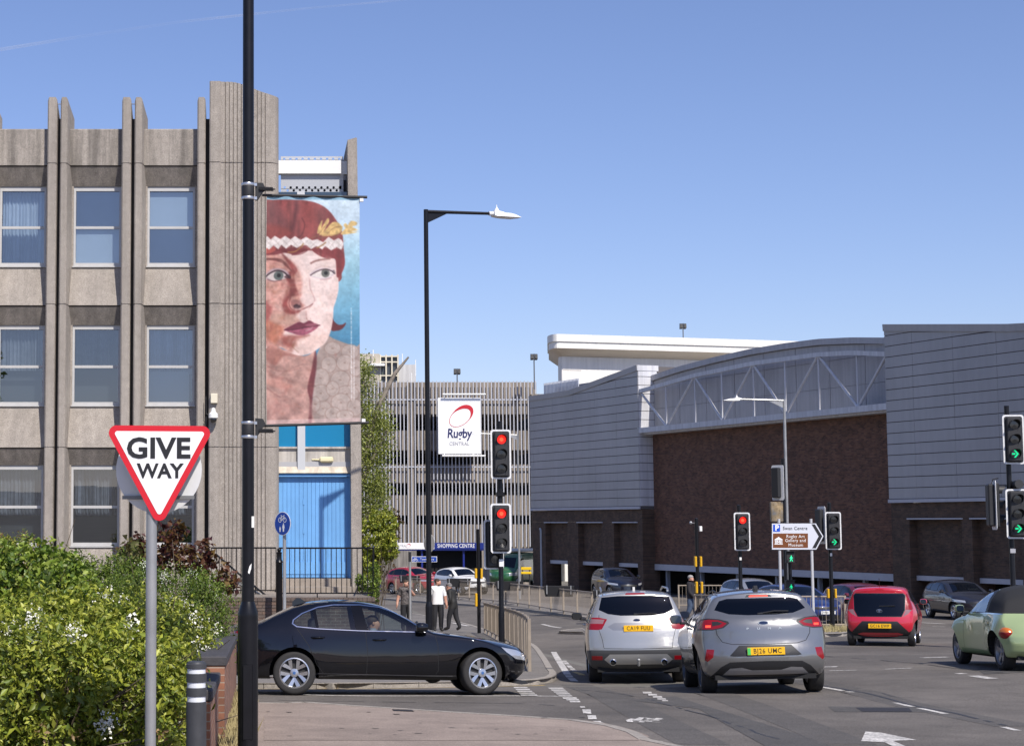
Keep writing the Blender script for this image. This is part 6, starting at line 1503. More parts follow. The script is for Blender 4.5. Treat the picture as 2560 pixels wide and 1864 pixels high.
    def wheels(s, kind='multi', steer=0.0, rim_m=None, faces=True):
        sp = s.sp; r = sp['r']; tw = sp.get('tw',0.205)
        for i, xw in enumerate(sp['axles']):
            for sg in (-1,1):
                yo = s.hw(xw,0.45)-0.035-tw/2 + sp.get('track',0.0); T = Matrix.Translation((xw,sg*yo,r)) @ Matrix.Rotation((steer if i == 0 else 0)+(0 if sg > 0 else math.pi),4,'Z')
                def P_(mb,name,m_,par,sm=40):
                    o = mb.obj(name,m_,par,sm); o.matrix_basis = T if par is s.root else Matrix(); return o
                rr = r*0.70; h = tw/2
                m = MB(); m.lathe([(rr,-h+0.01),(r-0.04,-h),(r-0.012,-h+0.012),(r,-h+0.035),(r,h-0.035),(r-0.012,h-0.012),(r-0.04,h),(rr,h-0.01)],n=36,axis='Y',caps=False); w_ = P_(m,'wheel',RUB,s.root)
                m = MB(); m.lathe([(rr+0.004,h-0.008),(rr-0.012,h-0.004),(rr-0.022,h-0.02),(rr-0.03,-h+0.02),(0.0,-h+0.03)],n=32,axis='Y',caps=False); P_(m,'rim_barrel',rim_m or RIM,w_)
                m = MB(); m.lathe([(0.0,h-0.075),(rr-0.03,h-0.07),(rr-0.03,h-0.085)],n=28,axis='Y'); P_(m,'brake_disc',mat('brake shadow',(0.02,0.02,0.02),0.6),w_)
                if faces:
                    ns = {'multi':5,'five':5,'dark':5,'steel':7}[kind]
                    for k in range(ns):
                        a = 2*math.pi*k/ns+math.pi/2; m = MB(); offs = (-0.16,0.16) if kind in ('multi',) else (0.0,)
                        for of in offs:
                            wI, wO = (0.020,0.030) if kind == 'multi' else (0.034,0.045)
                            d = Vector((math.cos(a),0,math.sin(a))); n = Vector((-math.sin(a),0,math.cos(a)))
                            p0 = d*0.05+n*of*0.28; p1 = d*(rr-0.012)+n*of*0.42
                            V = [p0+n*wI+Vector((0,h-0.045,0)),p0-n*wI+Vector((0,h-0.045,0)),p1-n*wO+Vector((0,h-0.022,0)),p1+n*wO+Vector((0,h-0.022,0))]
                            V += [v-Vector((0,0.03,0)) for v in V]; m.add(V,[(0,1,2,3),(7,6,5,4),(0,4,5,1),(1,5,6,2),(2,6,7,3),(3,7,4,0)])
                        P_(m,'spoke',rim_m or RIM,w_)
                    m = MB(); m.lathe([(0.07,h-0.05),(0.062,h-0.03),(0.03,h-0.026),(0.0,h-0.025)],n=16,axis='Y'); P_(m,'hub_cap',rim_m or RIM,w_)
                    m = MB(); m.lathe([(0.024,h-0.024),(0.0,h-0.022)],n=14,axis='Y'); P_(m,'centre_badge',mat('badge blue',(0.05,0.12,0.3),0.3),w_)
    def hit(s, o, d):
        r_ = s.bvh.ray_cast(Vector(o),Vector(d)); return r_[0]
    def plate(s, txt, z, back=True, m_=None, y=0.0, w_=0.52, green=False, tilt=0.0):
        x = s.hit((-9 if back else 9,y,z),(1 if back else -1,0,0)); x = x.x if x else (-2.2 if back else 2.2); sg = -1 if back else 1
        m = MB(); m.box(min(x+sg*0.004,x+sg*0.022),max(x+sg*0.004,x+sg*0.022),y-w_/2,y+w_/2,z-0.055,z+0.055,0.004); p = s.part(m,'number_plate',m_ or PLY)
        me = text_mesh(txt,0.098,bold=0.0006,extrude=0.0008,xscale=0.84,spacing=1.14); rot = Matrix.Rotation(R(-90 if back else 90),4,'Z') @ FRONT
        for wd in split_words(me,txt,.098): wd.transform(Matrix.Translation((x+sg*0.0235,y-(0.02 if green else 0),z)) @ rot); link('lettering',wd,SIGNBK,p)
        if green: m = MB(); m.box(x-0.0235,x-0.0222,y+w_/2-0.048,y+w_/2-0.004,z-0.05,z+0.05); m.obj('green_flash',mat('plate green',S(70,190,90),0.5),p)
        return p
    def mirrors(s, x, z, m_=None, out=0.17):
        for sg in (-1,1):
            w_ = s.hw(x,z); m = MB(); V = []
            for (dx_,sx) in ((-0.07,0.8),(-0.03,1.0),(0.05,0.92),(0.10,0.55)):
                for t in np.linspace(0,2*math.pi,13)[:-1]: V.append((x+dx_,sg*(w_+0.05+out/2+out/2*sx*math.copysign(abs(math.cos(t))**.6,math.cos(t))),z+0.065+0.072*sx*math.copysign(abs(math.sin(t))**.6,math.sin(t))))
            m.add(V,[(12*k+i,12*k+(i+1)%12,12*k+12+(i+1)%12,12*k+12+i) for k in range(3) for i in range(12)]+[tuple(range(36,48))]); mo = s.part(m,'wing_mirror',m_ or s.mat,None,50)
            m = MB(); m.add(V[:12],[tuple(range(12))]); m.obj('mirror_glass',mat('mirror glass',(0.10,0.11,0.12),0.05,metal=1.0),mo)
            m = MB(); m.box(x-0.03,x+0.04,min(sg*(w_-0.03),sg*(w_+0.09)),max(sg*(w_-0.03),sg*(w_+0.09)),z-0.02,z+0.02,0.008); m.obj('mirror_arm',TRIM,mo)
    def handle(s, x, z, L_=0.2, m_=None):
        for sg in (-1,1):
            w_ = s.hit((x,sg*3,z),(0,-sg,0)); w_ = abs(w_.y) if w_ else s.hw(x,z); m = MB(); m.tube([(x-L_/2,sg*(w_-0.004),z),(x-L_/2+0.03,sg*(w_+0.028),z),(x+L_/2-0.03,sg*(w_+0.028),z+0.003),(x+L_/2,sg*(w_-0.004),z+0.003)],[0.012,0.016,0.016,0.012],8); s.part(m,'door_handle',m_ or s.mat,None,60)
    def interior(s, xd, xs, zf=0.35, zs=0.95):
        W = s.sp['W']/2-0.16
        m = MB(); m.box(xs[-1]-0.5,xd+0.3,-W,W,zf-0.03,zf); s.part(m,'cabin_floor',SEAT)
        m = MB(); m.box(xd-0.05,xd+0.45,-W,W,zf+0.2,zs-0.06,0.05); s.part(m,'dashboard',SEAT)
        for x in xs:
            for y in (-0.36,0.36):
                m = MB(); m.box(x-0.1,x+0.45,y-0.24,y+0.24,zf,zf+0.24,0.05); m.box(x-0.20,x-0.02,y-0.23,y+0.23,zf+0.1,zs-0.05,0.06); m.box(x-0.22,x-0.10,y-0.13,y+0.13,zs,zs+0.18,0.04); s.part(m,'seat',SEAT)
        c = (xd-0.12,-0.36,zs-0.06); m = MB(); m.tube([(c[0]+0.06*math.sin(t),c[1]+0.185*math.cos(t),c[2]+0.175*math.sin(t)) for t in np.linspace(0,2*math.pi,21)],0.017,6); s.part(m,'steering_wheel',TRIM)
    def finish(s): return s.put(s.bm,'body',s.mat)
def ell(cy, cz, ry, rz, n=18, p=2.0, a0=0): return [(cy+ry*math.copysign(abs(math.cos(t))**(2/p),math.cos(t)), cz+rz*math.copysign(abs(math.sin(t))**(2/p),math.sin(t))) for t in np.linspace(a0,a0+2*math.pi,n+1)[:-1]]
def mirr(poly): return [(-a,b) for a,b in poly][::-1]
VERT = lambda belt, roof, rf=0.70, zb=0.2: [(zb,0.90),(zb+0.10,0.965),(0.45,0.995),(0.62,1.0),(belt-0.12,0.985),(belt,0.955),(belt+0.06,0.925),((belt+roof)/2,0.84+(rf-0.7)*0.5),(roof-0.05,rf+0.03),(roof+0.05,rf)]
# ---------------- black saloon
BK = mat('black car paint',(0.0035,0.0038,0.006),0.25,coat=1.0,spec=0.0)
GLOSSB = mat('gloss black pillar',(0.004,0.004,0.005),0.08,spec=0.4)
sp = dict(W=1.81,r=0.322,axles=(1.405,-1.405),tw=0.225,
  top=[(2.08,.70),(1.9,.765),(1.6,.835),(1.2,.895),(.85,.94),(.68,.965),(.42,1.115),(.1,1.285),(-.1,1.365),(-.4,1.42),(-.8,1.435),(-1.15,1.405),(-1.4,1.345),(-1.65,1.235),(-1.9,1.115),(-2.05,1.08),(-2.3,1.055),(-2.40,1.02)],
  front=[(2.02,.20),(2.15,.32),(2.19,.48),(2.17,.60),(2.08,.70)],rear=[(-2.25,.24),(-2.41,.36),(-2.45,.6),(-2.43,.85),(-2.40,1.02)],
  plan=[(-2.45,.90),(-2.0,.965),(-1.4,1.0),(0,.985),(1.3,1.0),(1.8,.965),(2.2,.90)],vert=VERT(.95,1.43,.66),bowF=0.30,bowR=0.16,crown=0.05,bumps=[(1.405,.62,.45,.16,.018),(-1.405,.66,.45,.16,.022)])
c = Car('black_saloon','shiny black saloon car crossing in front of the corner pavement',(1.86,27.20,0),0.0,sp,BK,1.0)
for sg in (-1,1):
    sel = c.side(sg)
    outer = [(.60,.915),(.46,1.045),(.30,1.15),(.12,1.25),(-.10,1.325),(-.40,1.362),(-.80,1.362),(-1.05,1.325),(-1.30,1.225),(-1.44,1.12),(-1.455,1.05),(-1.38,.995),(-1.05,.965),(-.4,.935)]
    inner = [(.545,.935),(.44,1.03),(.285,1.13),(.11,1.225),(-.105,1.298),(-.40,1.335),(-.80,1.335),(-1.04,1.298),(-1.275,1.205),(-1.405,1.11),(-1.418,1.06),(-1.36,1.02),(-1.05,.987),(-.4,.955)]
    outer = [(a*.55+p*.45,b*.55+q*.45) for (a,b),(p,q) in zip(outer,inner)]; A = c.region(outer,'y',sel); B = c.region(inner,'y',sel,A)
    for wn in ([(-.375,1.325),(-.29,.957),(.50,.942),(.43,1.025),(.28,1.122),(.105,1.217),(-.11,1.29)],[(-1.075,1.28),(-1.03,.992),(-.47,.962),(-.54,1.328),(-.80,1.328),(-.98,1.308)],[(-1.125,1.26),(-1.075,.995),(-1.355,1.027),(-1.405,1.062),(-1.395,1.105),(-1.27,1.197)]):
        c.patch('side_window',wn,'y',sel,CGLASSL,bm=B)
    c.put(B,'window_pillars',GLOSSB); c.put(A,'chrome_surround',CHROME)
    c.line('shut_line',[(-.33,.93),(-.30,.62),(-.32,.30)],'y',sel,0.007); c.line('shut_line',[(.72,.88),(.76,.72),(.76,.36),(.72,.30)],'y',sel,0.007); c.line('shut_line',[(-1.36,.98),(-1.18,.72),(-1.06,.44),(-.95,.30)],'y',sel,0.007)
    c.line('sill_line',[(-1.05,.315),(0,.292),(.98,.275)],'y',sel,0.009,mat('sill highlight',(0.10,0.10,0.11),0.2,metal=0.6))
    c.patch('headlamp',[(2.16,.50),(2.13,.60),(1.98,.66),(1.72,.705),(1.80,.63),(1.95,.53)],'y',lambda q,n,sg=sg: q.y*sg > 0.3 and q.x > 1.5,HEADL)
    c.patch('tail_lamp',[(-2.48,.78),(-2.48,.93),(-2.25,.95),(-2.10,.90),(-2.25,.80)],'y',lambda q,n,sg=sg: q.y*sg > 0.3,TAIL)
c.patch('windscreen',[(.66,-.62),(.66,.62),(.02,.50),(.02,-.50)],'z',lambda q,n: q.z > 0.95 and n.z > 0.2,CGLASSL)
c.patch('rear_window',[(-1.28,-.48),(-1.28,.48),(-1.84,.60),(-1.84,-.60)],'z',lambda q,n: q.z > 1.0 and n.z > 0.2,CGLASSL)
c.patch('kidney_grille',[(-.30,.42),(-.04,.42),(-.04,.60),(-.30,.62)],'x',c.fwd(1.7),CHROME); c.patch('kidney_grille',[(.30,.42),(.04,.42),(.04,.60),(.30,.62)][::-1],'x',c.fwd(1.7),CHROME)
c.patch('lower_grille',[(-.6,.22),(.6,.22),(.55,.34),(-.55,.34)],'x',c.fwd(1.7),TRIM)
c.arches(); c.wheels('multi',R(16)); c.mirrors(.50,.935); c.handle(-.12,.815); c.handle(-1.05,.85)
c.interior(.55,(-.15,-.95),0.32,.97)
m = MB(); m.prism([(-1.42,1.33),(-1.20,1.395),(-1.30,1.455),(-1.35,1.46),(-1.42,1.40)],lambda a,b,d:(a,d,b),-0.022,0.022); c.part(m,'roof_aerial',BK); c.finish()
m = MB(); m.prism([(2.12,.16),(2.02,.15),(1.9,.17),(1.95,.20),(2.10,.20)],lambda a,b,d:(a,d,b),-0.75,0.75); c.part(m,'front_splitter',TRIM)
# ---------------- silver estate seen from behind
SIL = paint('silver car paint',(0.42,0.415,0.40),0.6,0.32)
sp = dict(W=1.84,r=0.345,axles=(1.40,-1.29),tw=0.235,
  top=[(2.18,.86),(1.6,1.0),(1.15,1.08),(.90,1.12),(.15,1.56),(-.2,1.645),(-.8,1.675),(-1.4,1.665),(-1.86,1.63)],
  front=[(2.1,.25),(2.28,.5),(2.25,.75),(2.18,.86)],rear=[(-2.02,.27),(-2.20,.40),(-2.28,.58),(-2.24,.74),(-2.22,.92),(-2.17,1.08),(-2.08,1.24),(-1.92,1.48),(-1.86,1.58),(-1.88,1.63)],
  plan=[(-2.3,.93),(-1.9,.97),(-1.3,1.0),(1.3,1.0),(1.9,.95),(2.3,.86)],vert=[(.25,.90),(.35,.97),(.55,1.0),(.8,1.0),(1.0,.985),(1.1,.955),(1.3,.86),(1.55,.74),(1.70,.70)],bowF=.3,bowR=.14,crown=.06)
hk = R(90-9.5); rx_, ry_ = 6.70, 31.3
c = Car('silver_crossover','silver crossover waiting at the lights with plate CA19 FUU',(rx_+math.cos(hk)*2.2,ry_+math.sin(hk)*2.2,0),hk,sp,SIL,.9)
bk = c.back(-1.35)
c.patch('rear_window',[(-.66,1.33),(-.50,1.255),(-.28,1.225),(.28,1.225),(.50,1.255),(.66,1.33),(.60,1.55),(.30,1.575),(-.30,1.575),(-.60,1.55)],'x',bk,CGLASS)
for k in (1,-1):
    P2 = (lambda pg: pg if k == 1 else mirr(pg))
    L_ = c.region(P2([(.95,1.20),(.95,.985),(.70,.975),(.62,.99),(.52,1.165),(.66,1.195)]),'x',c.back(-1.75))
    c.patch('lamp_clear',P2([(.90,1.175),(.90,1.09),(.60,1.085),(.565,1.16)]),'x',c.back(-1.75),CLEARL,bm=L_); c.put(L_,'tail_lamp',TAIL)
    c.patch('reflector',P2([(.82,.515),(.82,.44),(.63,.44),(.63,.515)]),'x',c.back(-1.9),TAIL)
dif = c.region([(-.60,.45),(-.50,.36),(.50,.36),(.60,.45),(.50,.545),(-.50,.545)],'x',bk); c.put(dif,'diffuser',mat('satin silver trim',(0.50,0.50,0.50),0.35,metal=0.6))
c.patch('lower_bumper',[(-1.0,.2),(1.0,.2),(1.0,.56),(.85,.62),(-.85,.62),(-1.0,.56)],'x',c.back(-1.72),GTRIM)
c.patch('plate_recess',[(-.52,1.03),(-.40,1.10),(.40,1.10),(.52,1.03),(.42,.965),(-.42,.965)],'x',bk,mat('grey garnish',(0.30,0.30,0.31),0.3,metal=0.6))
c.line('shut_line',[(.66,1.24),(.68,1.0),(.62,.80),(.60,.655)],'x',bk,.008); c.line('shut_line',[(-.66,1.24),(-.68,1.0),(-.62,.80),(-.60,.655)],'x',bk,.008); c.line('shut_line',[(.60,.648),(0,.64),(-.60,.648)],'x',bk,.010)
c.patch('brake_lamp',[(-.18,1.595),(.18,1.595),(.16,1.625),(-.16,1.625)],'x',bk,TAIL)
for sg in (-1,1):
    sel = c.side(sg); A = c.region([(.75,1.12),(.15,1.47),(-.2,1.54),(-1.0,1.55),(-1.55,1.48),(-1.75,1.33),(-1.6,1.24),(-.5,1.15)],'y',sel)
    for wn in ([(.62,1.14),(.12,1.45),(-.25,1.52),(-.28,1.155)],[(-.33,1.155),(-.32,1.525),(-.95,1.535),(-1.02,1.20)],[(-1.08,1.205),(-1.02,1.525),(-1.5,1.46),(-1.68,1.33),(-1.55,1.255)]): c.patch('side_window',wn,'y',sel,CGLASS,bm=A)
    c.put(A,'window_frame',TRIM)
    m = MB(); m.tube([(-1.55,sg*.60,1.655),(-1.45,sg*.60,1.70),(-.3,sg*.58,1.715),(.05,sg*.57,1.66)],.018,8); c.part(m,'roof_rail',RIM,None,60)
    xp = c.hit((-9,sg*.45,.42),(1,0,0)); xp = xp.x if xp else -2.2
    m = MB(); m.lathe([(.055,xp+.06),(.056,xp-.04),(.048,xp-.045),(.046,xp+.06)],(0,0,0),20,'X',caps=False); m.v = [(x,y+sg*.45,z+.40) for x,y,z in m.v]; c.part(m,'exhaust_tip',CHROME,None,40)
    m = MB(); m.lathe([(.0,xp-.02),(.047,xp-.02)],(0,0,0),16,'X'); m.v = [(x,y+sg*.45,z+.40) for x,y,z in m.v]; c.part(m,'exhaust_bore',DARK)
c.plate('CA19 FUU',1.0,y=-.02)
def badge(c, z, w_=.07, h=.03, y=0.0, m_=None, m2=None):
    x = c.hit((-9,y,z),(1,0,0)).x; m = MB(); m.prism(ell(y,z,w_,h,20),lambda a,b,d:(x+d,a,b),-.012,.0); b = c.part(m,'badge',m_ or CHROME); m = MB(); m.prism(ell(y,z,w_*.88,h*.82,20),lambda a,b,d:(x+d,a,b),-.0135,-.0125); m.obj('badge_field',m2 or mat('badge navy',(0.015,0.03,0.09),.3),b); return x, b
x0, b = badge(c,1.145,.062,.026)
m = MB(); m.box(x0-.03,x0-.012,-.10,.10,.74,.765,.004); c.part(m,'tailgate_handle',TRIM)
m = MB(); m.tube([(-2.18,0,.36),(-2.27,0,.36),(-2.29,0,.42)],[.03,.028,.02],8); m.ball((-2.29,0,.445),.028); c.part(m,'tow_ball',GALV,None,60)
xw_ = c.hit((-9,-.1,1.255),(1,0,0)).x; m = MB(); m.tube([(xw_-.02,.02,1.25),(xw_-.005,-.20,1.262),(xw_,-.36,1.255)],.010,6); m.box(xw_-.03,xw_,-.02,.05,1.235,1.265,.006); c.part(m,'rear_wiper',TRIM)
m = MB(); m.prism([(-1.45,1.66),(-1.28,1.675),(-1.36,1.73),(-1.42,1.73)],lambda a,b,d:(a,d,b),-.02,.02); c.part(m,'roof_aerial',SIL)
c.arches(.40); c.wheels('five'); c.mirrors(.62,1.10,TRIM,.20); c.interior(.75,(.0,-.85),.45,1.12); c.handle(-.2,1.02); c.finish()
m = MB(); m.box(-2.0,1.9,-.72,.72,.22,.30); c.part(m,'underbody',DARK)
# ---------------- grey crossover seen from behind (brake lights on)
GRC = paint('grey metallic paint',(0.235,0.235,0.235),0.65,0.28)
sp = dict(W=1.80,r=0.335,axles=(1.33,-1.26),tw=0.225,
  top=[(2.02,.78),(1.5,.93),(1.05,1.02),(.80,1.05),(.05,1.41),(-.3,1.495),(-.8,1.525),(-1.3,1.495),(-1.66,1.455)],
  front=[(1.95,.22),(2.10,.45),(2.08,.68),(2.02,.78)],rear=[(-1.90,.245),(-2.02,.34),(-2.075,.50),(-2.05,.66),(-2.00,.76),(-2.00,.92),(-1.96,1.07),(-1.84,1.16),(-1.62,1.37),(-1.64,1.455)],
  plan=[(-2.1,.92),(-1.75,.985),(-1.25,1.01),(0,.975),(1.3,1.0),(1.8,.94),(2.1,.84)],vert=[(.24,.90),(.34,.97),(.55,1.0),(.8,1.0),(.98,.985),(1.08,.93),(1.25,.82),(1.45,.70),(1.56,.66)],bowF=.3,bowR=.20,crown=.06,bumps=[(-1.26,.78,.42,.18,.035),(1.33,.72,.42,.18,.03)])
hk = R(90-8.2); rx_, ry_ = 7.60, 26.5
c = Car('grey_crossover','grey crossover with lit brake lights and plate BJ26 UMC',(rx_+math.cos(hk)*2.02,ry_+math.sin(hk)*2.02,0),hk,sp,GRC,.95); c.root.scale = (1.06,1.06,1.05)
bk = c.back(-1.25)
c.patch('rear_window',[(-.64,1.215),(-.45,1.15),(-.2,1.13),(.2,1.13),(.45,1.15),(.64,1.215),(.555,1.345),(.45,1.375),(-.45,1.375),(-.555,1.345)],'x',bk,CGLASS)
for k in (1,-1):
    P2 = (lambda pg: pg if k == 1 else mirr(pg))
    L_ = c.region(P2([(.92,1.08),(.92,.93),(.70,.925),(.55,.955),(.465,1.02),(.48,1.05),(.60,1.085),(.75,1.10)]),'x',c.back(-1.55))
    I_ = c.region(P2([(.89,1.065),(.89,.945),(.70,.94),(.57,.965),(.50,1.022),(.61,1.07),(.74,1.082)]),'x',c.back(-1.55),L_)
    c.patch('lamp_core',P2([(.70,1.05),(.70,.985),(.60,1.0),(.56,1.025),(.62,1.05)]),'x',c.back(-1.55),TRIM,bm=I_)
    c.patch('brake_light',P2([(.79,.998),(.79,.968),(.72,.968),(.72,.998)]),'x',c.back(-1.55),TAILON,bm=I_)
    c.put(I_,'tail_lamp',TAIL); c.put(L_,'lamp_surround',TRIM)
    c.patch('reflector',P2([(.80,.655),(.835,.50),(.80,.475),(.72,.54),(.70,.65)]),'x',c.back(-1.7),TAIL)
lo = [(-.76,.26),(-.62,.40),(-.50,.465),(0,.475),(.50,.465),(.62,.40),(.76,.26)]
D_ = c.region(lo,'x',bk); c.patch('diffuser_blade',[(-.60,.28),(-.50,.375),(-.34,.385),(-.2,.345),(.2,.345),(.34,.385),(.50,.375),(.60,.28)],'x',bk,mat('satin grey trim',(0.33,0.33,0.34),.35,metal=.5),bm=D_); c.put(D_,'lower_diffuser',TRIM)
pr = c.region([(-.36,.70),(.36,.70),(.50,.555),(.44,.545),(-.44,.545),(-.50,.555)],'x',bk); c.put(pr,'plate_recess',TRIM)
c.line('shut_line',[(.66,1.0),(.645,.86),(.58,.755),(.45,.72),(.0,.71),(-.45,.72),(-.58,.755),(-.645,.86),(-.66,1.0)],'x',bk,.009)
c.patch('brake_light',[(-.135,1.395),(.135,1.395),(.125,1.412),(-.125,1.412)],'x',bk,TAILON); c.patch('brake_light_surround',[(-.19,1.388),(.19,1.388),(.16,1.425),(-.16,1.425)],'x',bk,TRIM)
for sg in (-1,1):
    sel = c.side(sg); A = c.region([(.62,1.05),(.10,1.32),(-.25,1.395),(-.8,1.415),(-1.25,1.37),(-1.52,1.24),(-1.35,1.17),(-.5,1.09)],'y',sel)
    for wn in ([(.52,1.07),(.08,1.30),(-.28,1.375),(-.30,1.095)],[(-.35,1.10),(-.34,1.38),(-.8,1.395),(-1.05,1.37),(-1.02,1.15)],[(-1.08,1.155),(-1.10,1.36),(-1.24,1.345),(-1.46,1.235),(-1.33,1.185)]): c.patch('side_window',wn,'y',sel,CGLASS,bm=A)
    c.put(A,'window_frame',TRIM); c.line('shut_line',[(-.32,1.08),(-.30,.7),(-.35,.38)],'y',sel,.007); c.line('shut_line',[(-1.15,1.14),(-1.08,.85),(-.92,.55),(-.85,.38)],'y',sel,.007)
    c.patch('sill_cladding',[(-.9,.20),(.95,.20),(.95,.34),(-.9,.34)],'y',sel,TRIM)
    m = MB(); m.tube([(-1.25,sg*.55,1.478),(-.9,sg*.56,1.512),(-.2,sg*.55,1.49)],.012,6); c.part(m,'roof_strip',TRIM)
c.plate('BJ26 UMC',.615,green=True); x0, b = badge(c,1.015,.072,.030)
for i,ch in enumerate('PUMA'):
    y = .225-.15*i; x = c.hit((-9,y,.935),(1,0,0)).x; me = text_mesh(ch,.042,bold=.001,extrude=.003,xscale=1.5); me.transform(Matrix.Translation((x-.004,y,.935)) @ Matrix.Rotation(R(-90),4,'Z') @ FRONT); link('model_letter',me,CHROME,c.root)
xw_ = c.hit((-9,-.1,1.165),(1,0,0)).x; m = MB(); m.tube([(xw_-.02,.03,1.15),(xw_-.005,-.18,1.18),(xw_+.01,-.38,1.175)],.010,6); m.box(xw_-.03,xw_,-.02,.06,1.13,1.16,.006); c.part(m,'rear_wiper',TRIM)
m = MB(); m.prism([(-1.46,1.46),(-1.20,1.495),(-1.34,1.555),(-1.42,1.56),(-1.46,1.52)],lambda a,b,d:(a,d,b),-.024,.024); c.part(m,'roof_aerial',TRIM)
c.arches(.395); c.wheels('dark',0,RIMD); c.mirrors(.55,1.03,None,.19); c.interior(.65,(-.05,-.85),.40,1.02); c.handle(-.22,.95); c.handle(-1.0,.98); c.finish()
m = MB(); m.box(-1.85,1.75,-.70,.70,.21,.28); c.part(m,'underbody',DARK)
# ---------------- red city car
REDP = paint('bright red paint',(0.50,0.008,0.028),0.0,0.3)
sp = dict(W=1.615,r=0.29,axles=(1.17,-1.17),tw=0.175,
  top=[(1.62,.78),(1.15,.92),(.85,.98),(.70,1.0),(.05,1.36),(-.3,1.43),(-.8,1.45),(-1.25,1.42),(-1.48,1.385)],
  front=[(1.55,.2),(1.72,.45),(1.68,.68),(1.62,.78)],rear=[(-1.52,.22),(-1.62,.34),(-1.68,.52),(-1.64,.70),(-1.58,.90),(-1.47,1.22),(-1.45,1.30),(-1.50,1.385)],
  plan=[(-1.7,.90),(-1.4,.97),(-1.15,1.01),(1.1,1.0),(1.5,.92),(1.75,.8)],vert=[(.2,.88),(.3,.96),(.5,1.0),(.75,1.0),(.95,.965),(1.05,.92),(1.25,.82),(1.45,.72)],bowF=.28,bowR=.13,crown=.05,bumps=[(-1.17,.72,.35,.18,.03),(1.17,.68,.35,.18,.025)])
hk = R(90-23.5); rx_, ry_ = XatY(2192,42.0), 42.0
c = Car('red_hatchback','small bright red hatchback driving away with plate GC16 EWP',(rx_+math.cos(hk)*1.65,ry_+math.sin(hk)*1.65,0),hk,sp,REDP,.8)
bk = c.back(-1.0)
H_ = c.region([(-.50,.70),(.50,.70),(.585,.86),(.60,1.22),(.55,1.265),(-.55,1.265),(-.60,1.22),(-.585,.86)],'x',bk)
c.patch('glass_panel',[(-.50,.715),(.50,.715),(.57,.87),(.585,1.21),(.54,1.25),(-.54,1.25),(-.585,1.21),(-.57,.87)],'x',bk,CGLASS,bm=H_); c.put(H_,'rear_hatch_frame',TRIM)
for k in (1,-1):
    P2 = (lambda pg: pg if k == 1 else mirr(pg))
    L_ = c.region(P2([(.52,.70),(.64,.77),(.76,.90),(.70,1.10),(.655,1.26),(.60,1.26),(.605,1.0),(.59,.85)]),'x',c.back(-1.0)); c.patch('lamp_clear',P2([(.52,.70),(.64,.77),(.73,.87),(.60,.88),(.585,.84)]),'x',c.back(-1.0),CLEARL,bm=L_); c.put(L_,'tail_lamp',TAIL)
lb = c.region([(-.40,.60),(.40,.60),(.70,.29),(.62,.26),(-.62,.26),(-.70,.29)],'x',bk); c.patch('red_strip',[(-.52,.29),(-.40,.325),(.40,.325),(.52,.29),(.48,.27),(-.48,.27)],'x',bk,REDP,bm=lb); c.put(lb,'lower_panel',TRIM)
c.plate('GC16 EWP',.485); x0, b = badge(c,.845,.068,.044,0,CHROME,TRIM)
m = MB(); m.prism(ell(0,.845,.02,.04,14),lambda a,q,d:(x0+d,a,q),-.016,-.0136); m.prism(ell(0,.866,.05,.014,14),lambda a,q,d:(x0+d,a,q),-.0162,-.0138); m.obj('badge_mark',CHROME,b)
m = MB(); x1 = c.hit((-9,0,.98),(1,0,0)).x; m.tube([(x1-.02,.0,.955),(x1-.012,-.36,.965)],.010,6); c.part(m,'rear_wiper',TRIM)
me = text_mesh('x-play',.045,extrude=.002); x1 = c.hit((-9,-.42,.89),(1,0,0)).x; me.transform(Matrix.Translation((x1-.006,-.42,.89)) @ Matrix.Rotation(R(-90),4,'Z') @ FRONT); bpy.data.meshes.remove(me)
for sg in (-1,1):
    sel = c.side(sg); A = c.region([(.55,1.0),(.08,1.27),(-.3,1.33),(-.8,1.34),(-1.15,1.28),(-1.32,1.1),(-1.1,1.02),(-.4,.985)],'y',sel)
    for wn in ([(.44,1.01),(.06,1.25),(-.3,1.31),(-.32,1.0)],[(-.38,1.0),(-.36,1.315),(-.8,1.32),(-1.12,1.26),(-1.27,1.1),(-1.08,1.035)]): c.patch('side_window',wn,'y',sel,CGLASS,bm=A)
    c.put(A,'window_frame',TRIM)
m = MB(); m.tube([(-1.15,0,1.425),(-1.25,0,1.62)],.006,5); c.part(m,'roof_aerial',TRIM)
c.arches(.335); c.wheels('five'); c.mirrors(.48,.98,None,.17); c.interior(.55,(-.1,-.75),.38,.98); c.finish()
m = MB(); m.box(-1.5,1.45,-.62,.62,.18,.25); c.part(m,'underbody',DARK)
# ---------------- pale green convertible
GRN = paint('pale green paint',(0.36,0.45,0.22),0.2,0.32); SOFT = mat('black fabric hood',(0.014,0.014,0.015),0.85,noise=.2,scale=60)
sp = dict(W=1.66,r=0.325,axles=(1.25,-1.26),tw=0.205,
  top=[(1.85,.62),(1.6,.80),(1.3,.91),(.95,.985),(.70,1.02),(.25,1.30),(-.05,1.44),(-.4,1.50),(-.9,1.465),(-1.25,1.33),(-1.5,1.08),(-1.62,.985),(-1.85,.86),(-1.98,.70)],
  front=[(1.80,.22),(2.0,.36),(1.98,.50),(1.85,.62)],rear=[(-1.85,.24),(-2.02,.34),(-2.06,.48),(-2.03,.60),(-1.98,.70)],
  plan=[(-2.1,.86),(-1.7,.93),(-1.25,.95),(-.6,.93),(.6,.93),(1.25,.95),(1.7,.86),(2.05,.7)],vert=[(.2,.92),(.3,.98),(.6,1.0),(.85,.985),(.98,.955),(1.05,.90),(1.25,.82),(1.45,.66),(1.52,.6)],bowF=.36,bowR=.24,crown=.09,track=-.10,bumps=[(-1.28,.52,.56,.40,.125),(1.25,.50,.54,.38,.12)])
hk = R(90-5.5); q = P(2484,1308,30.6)
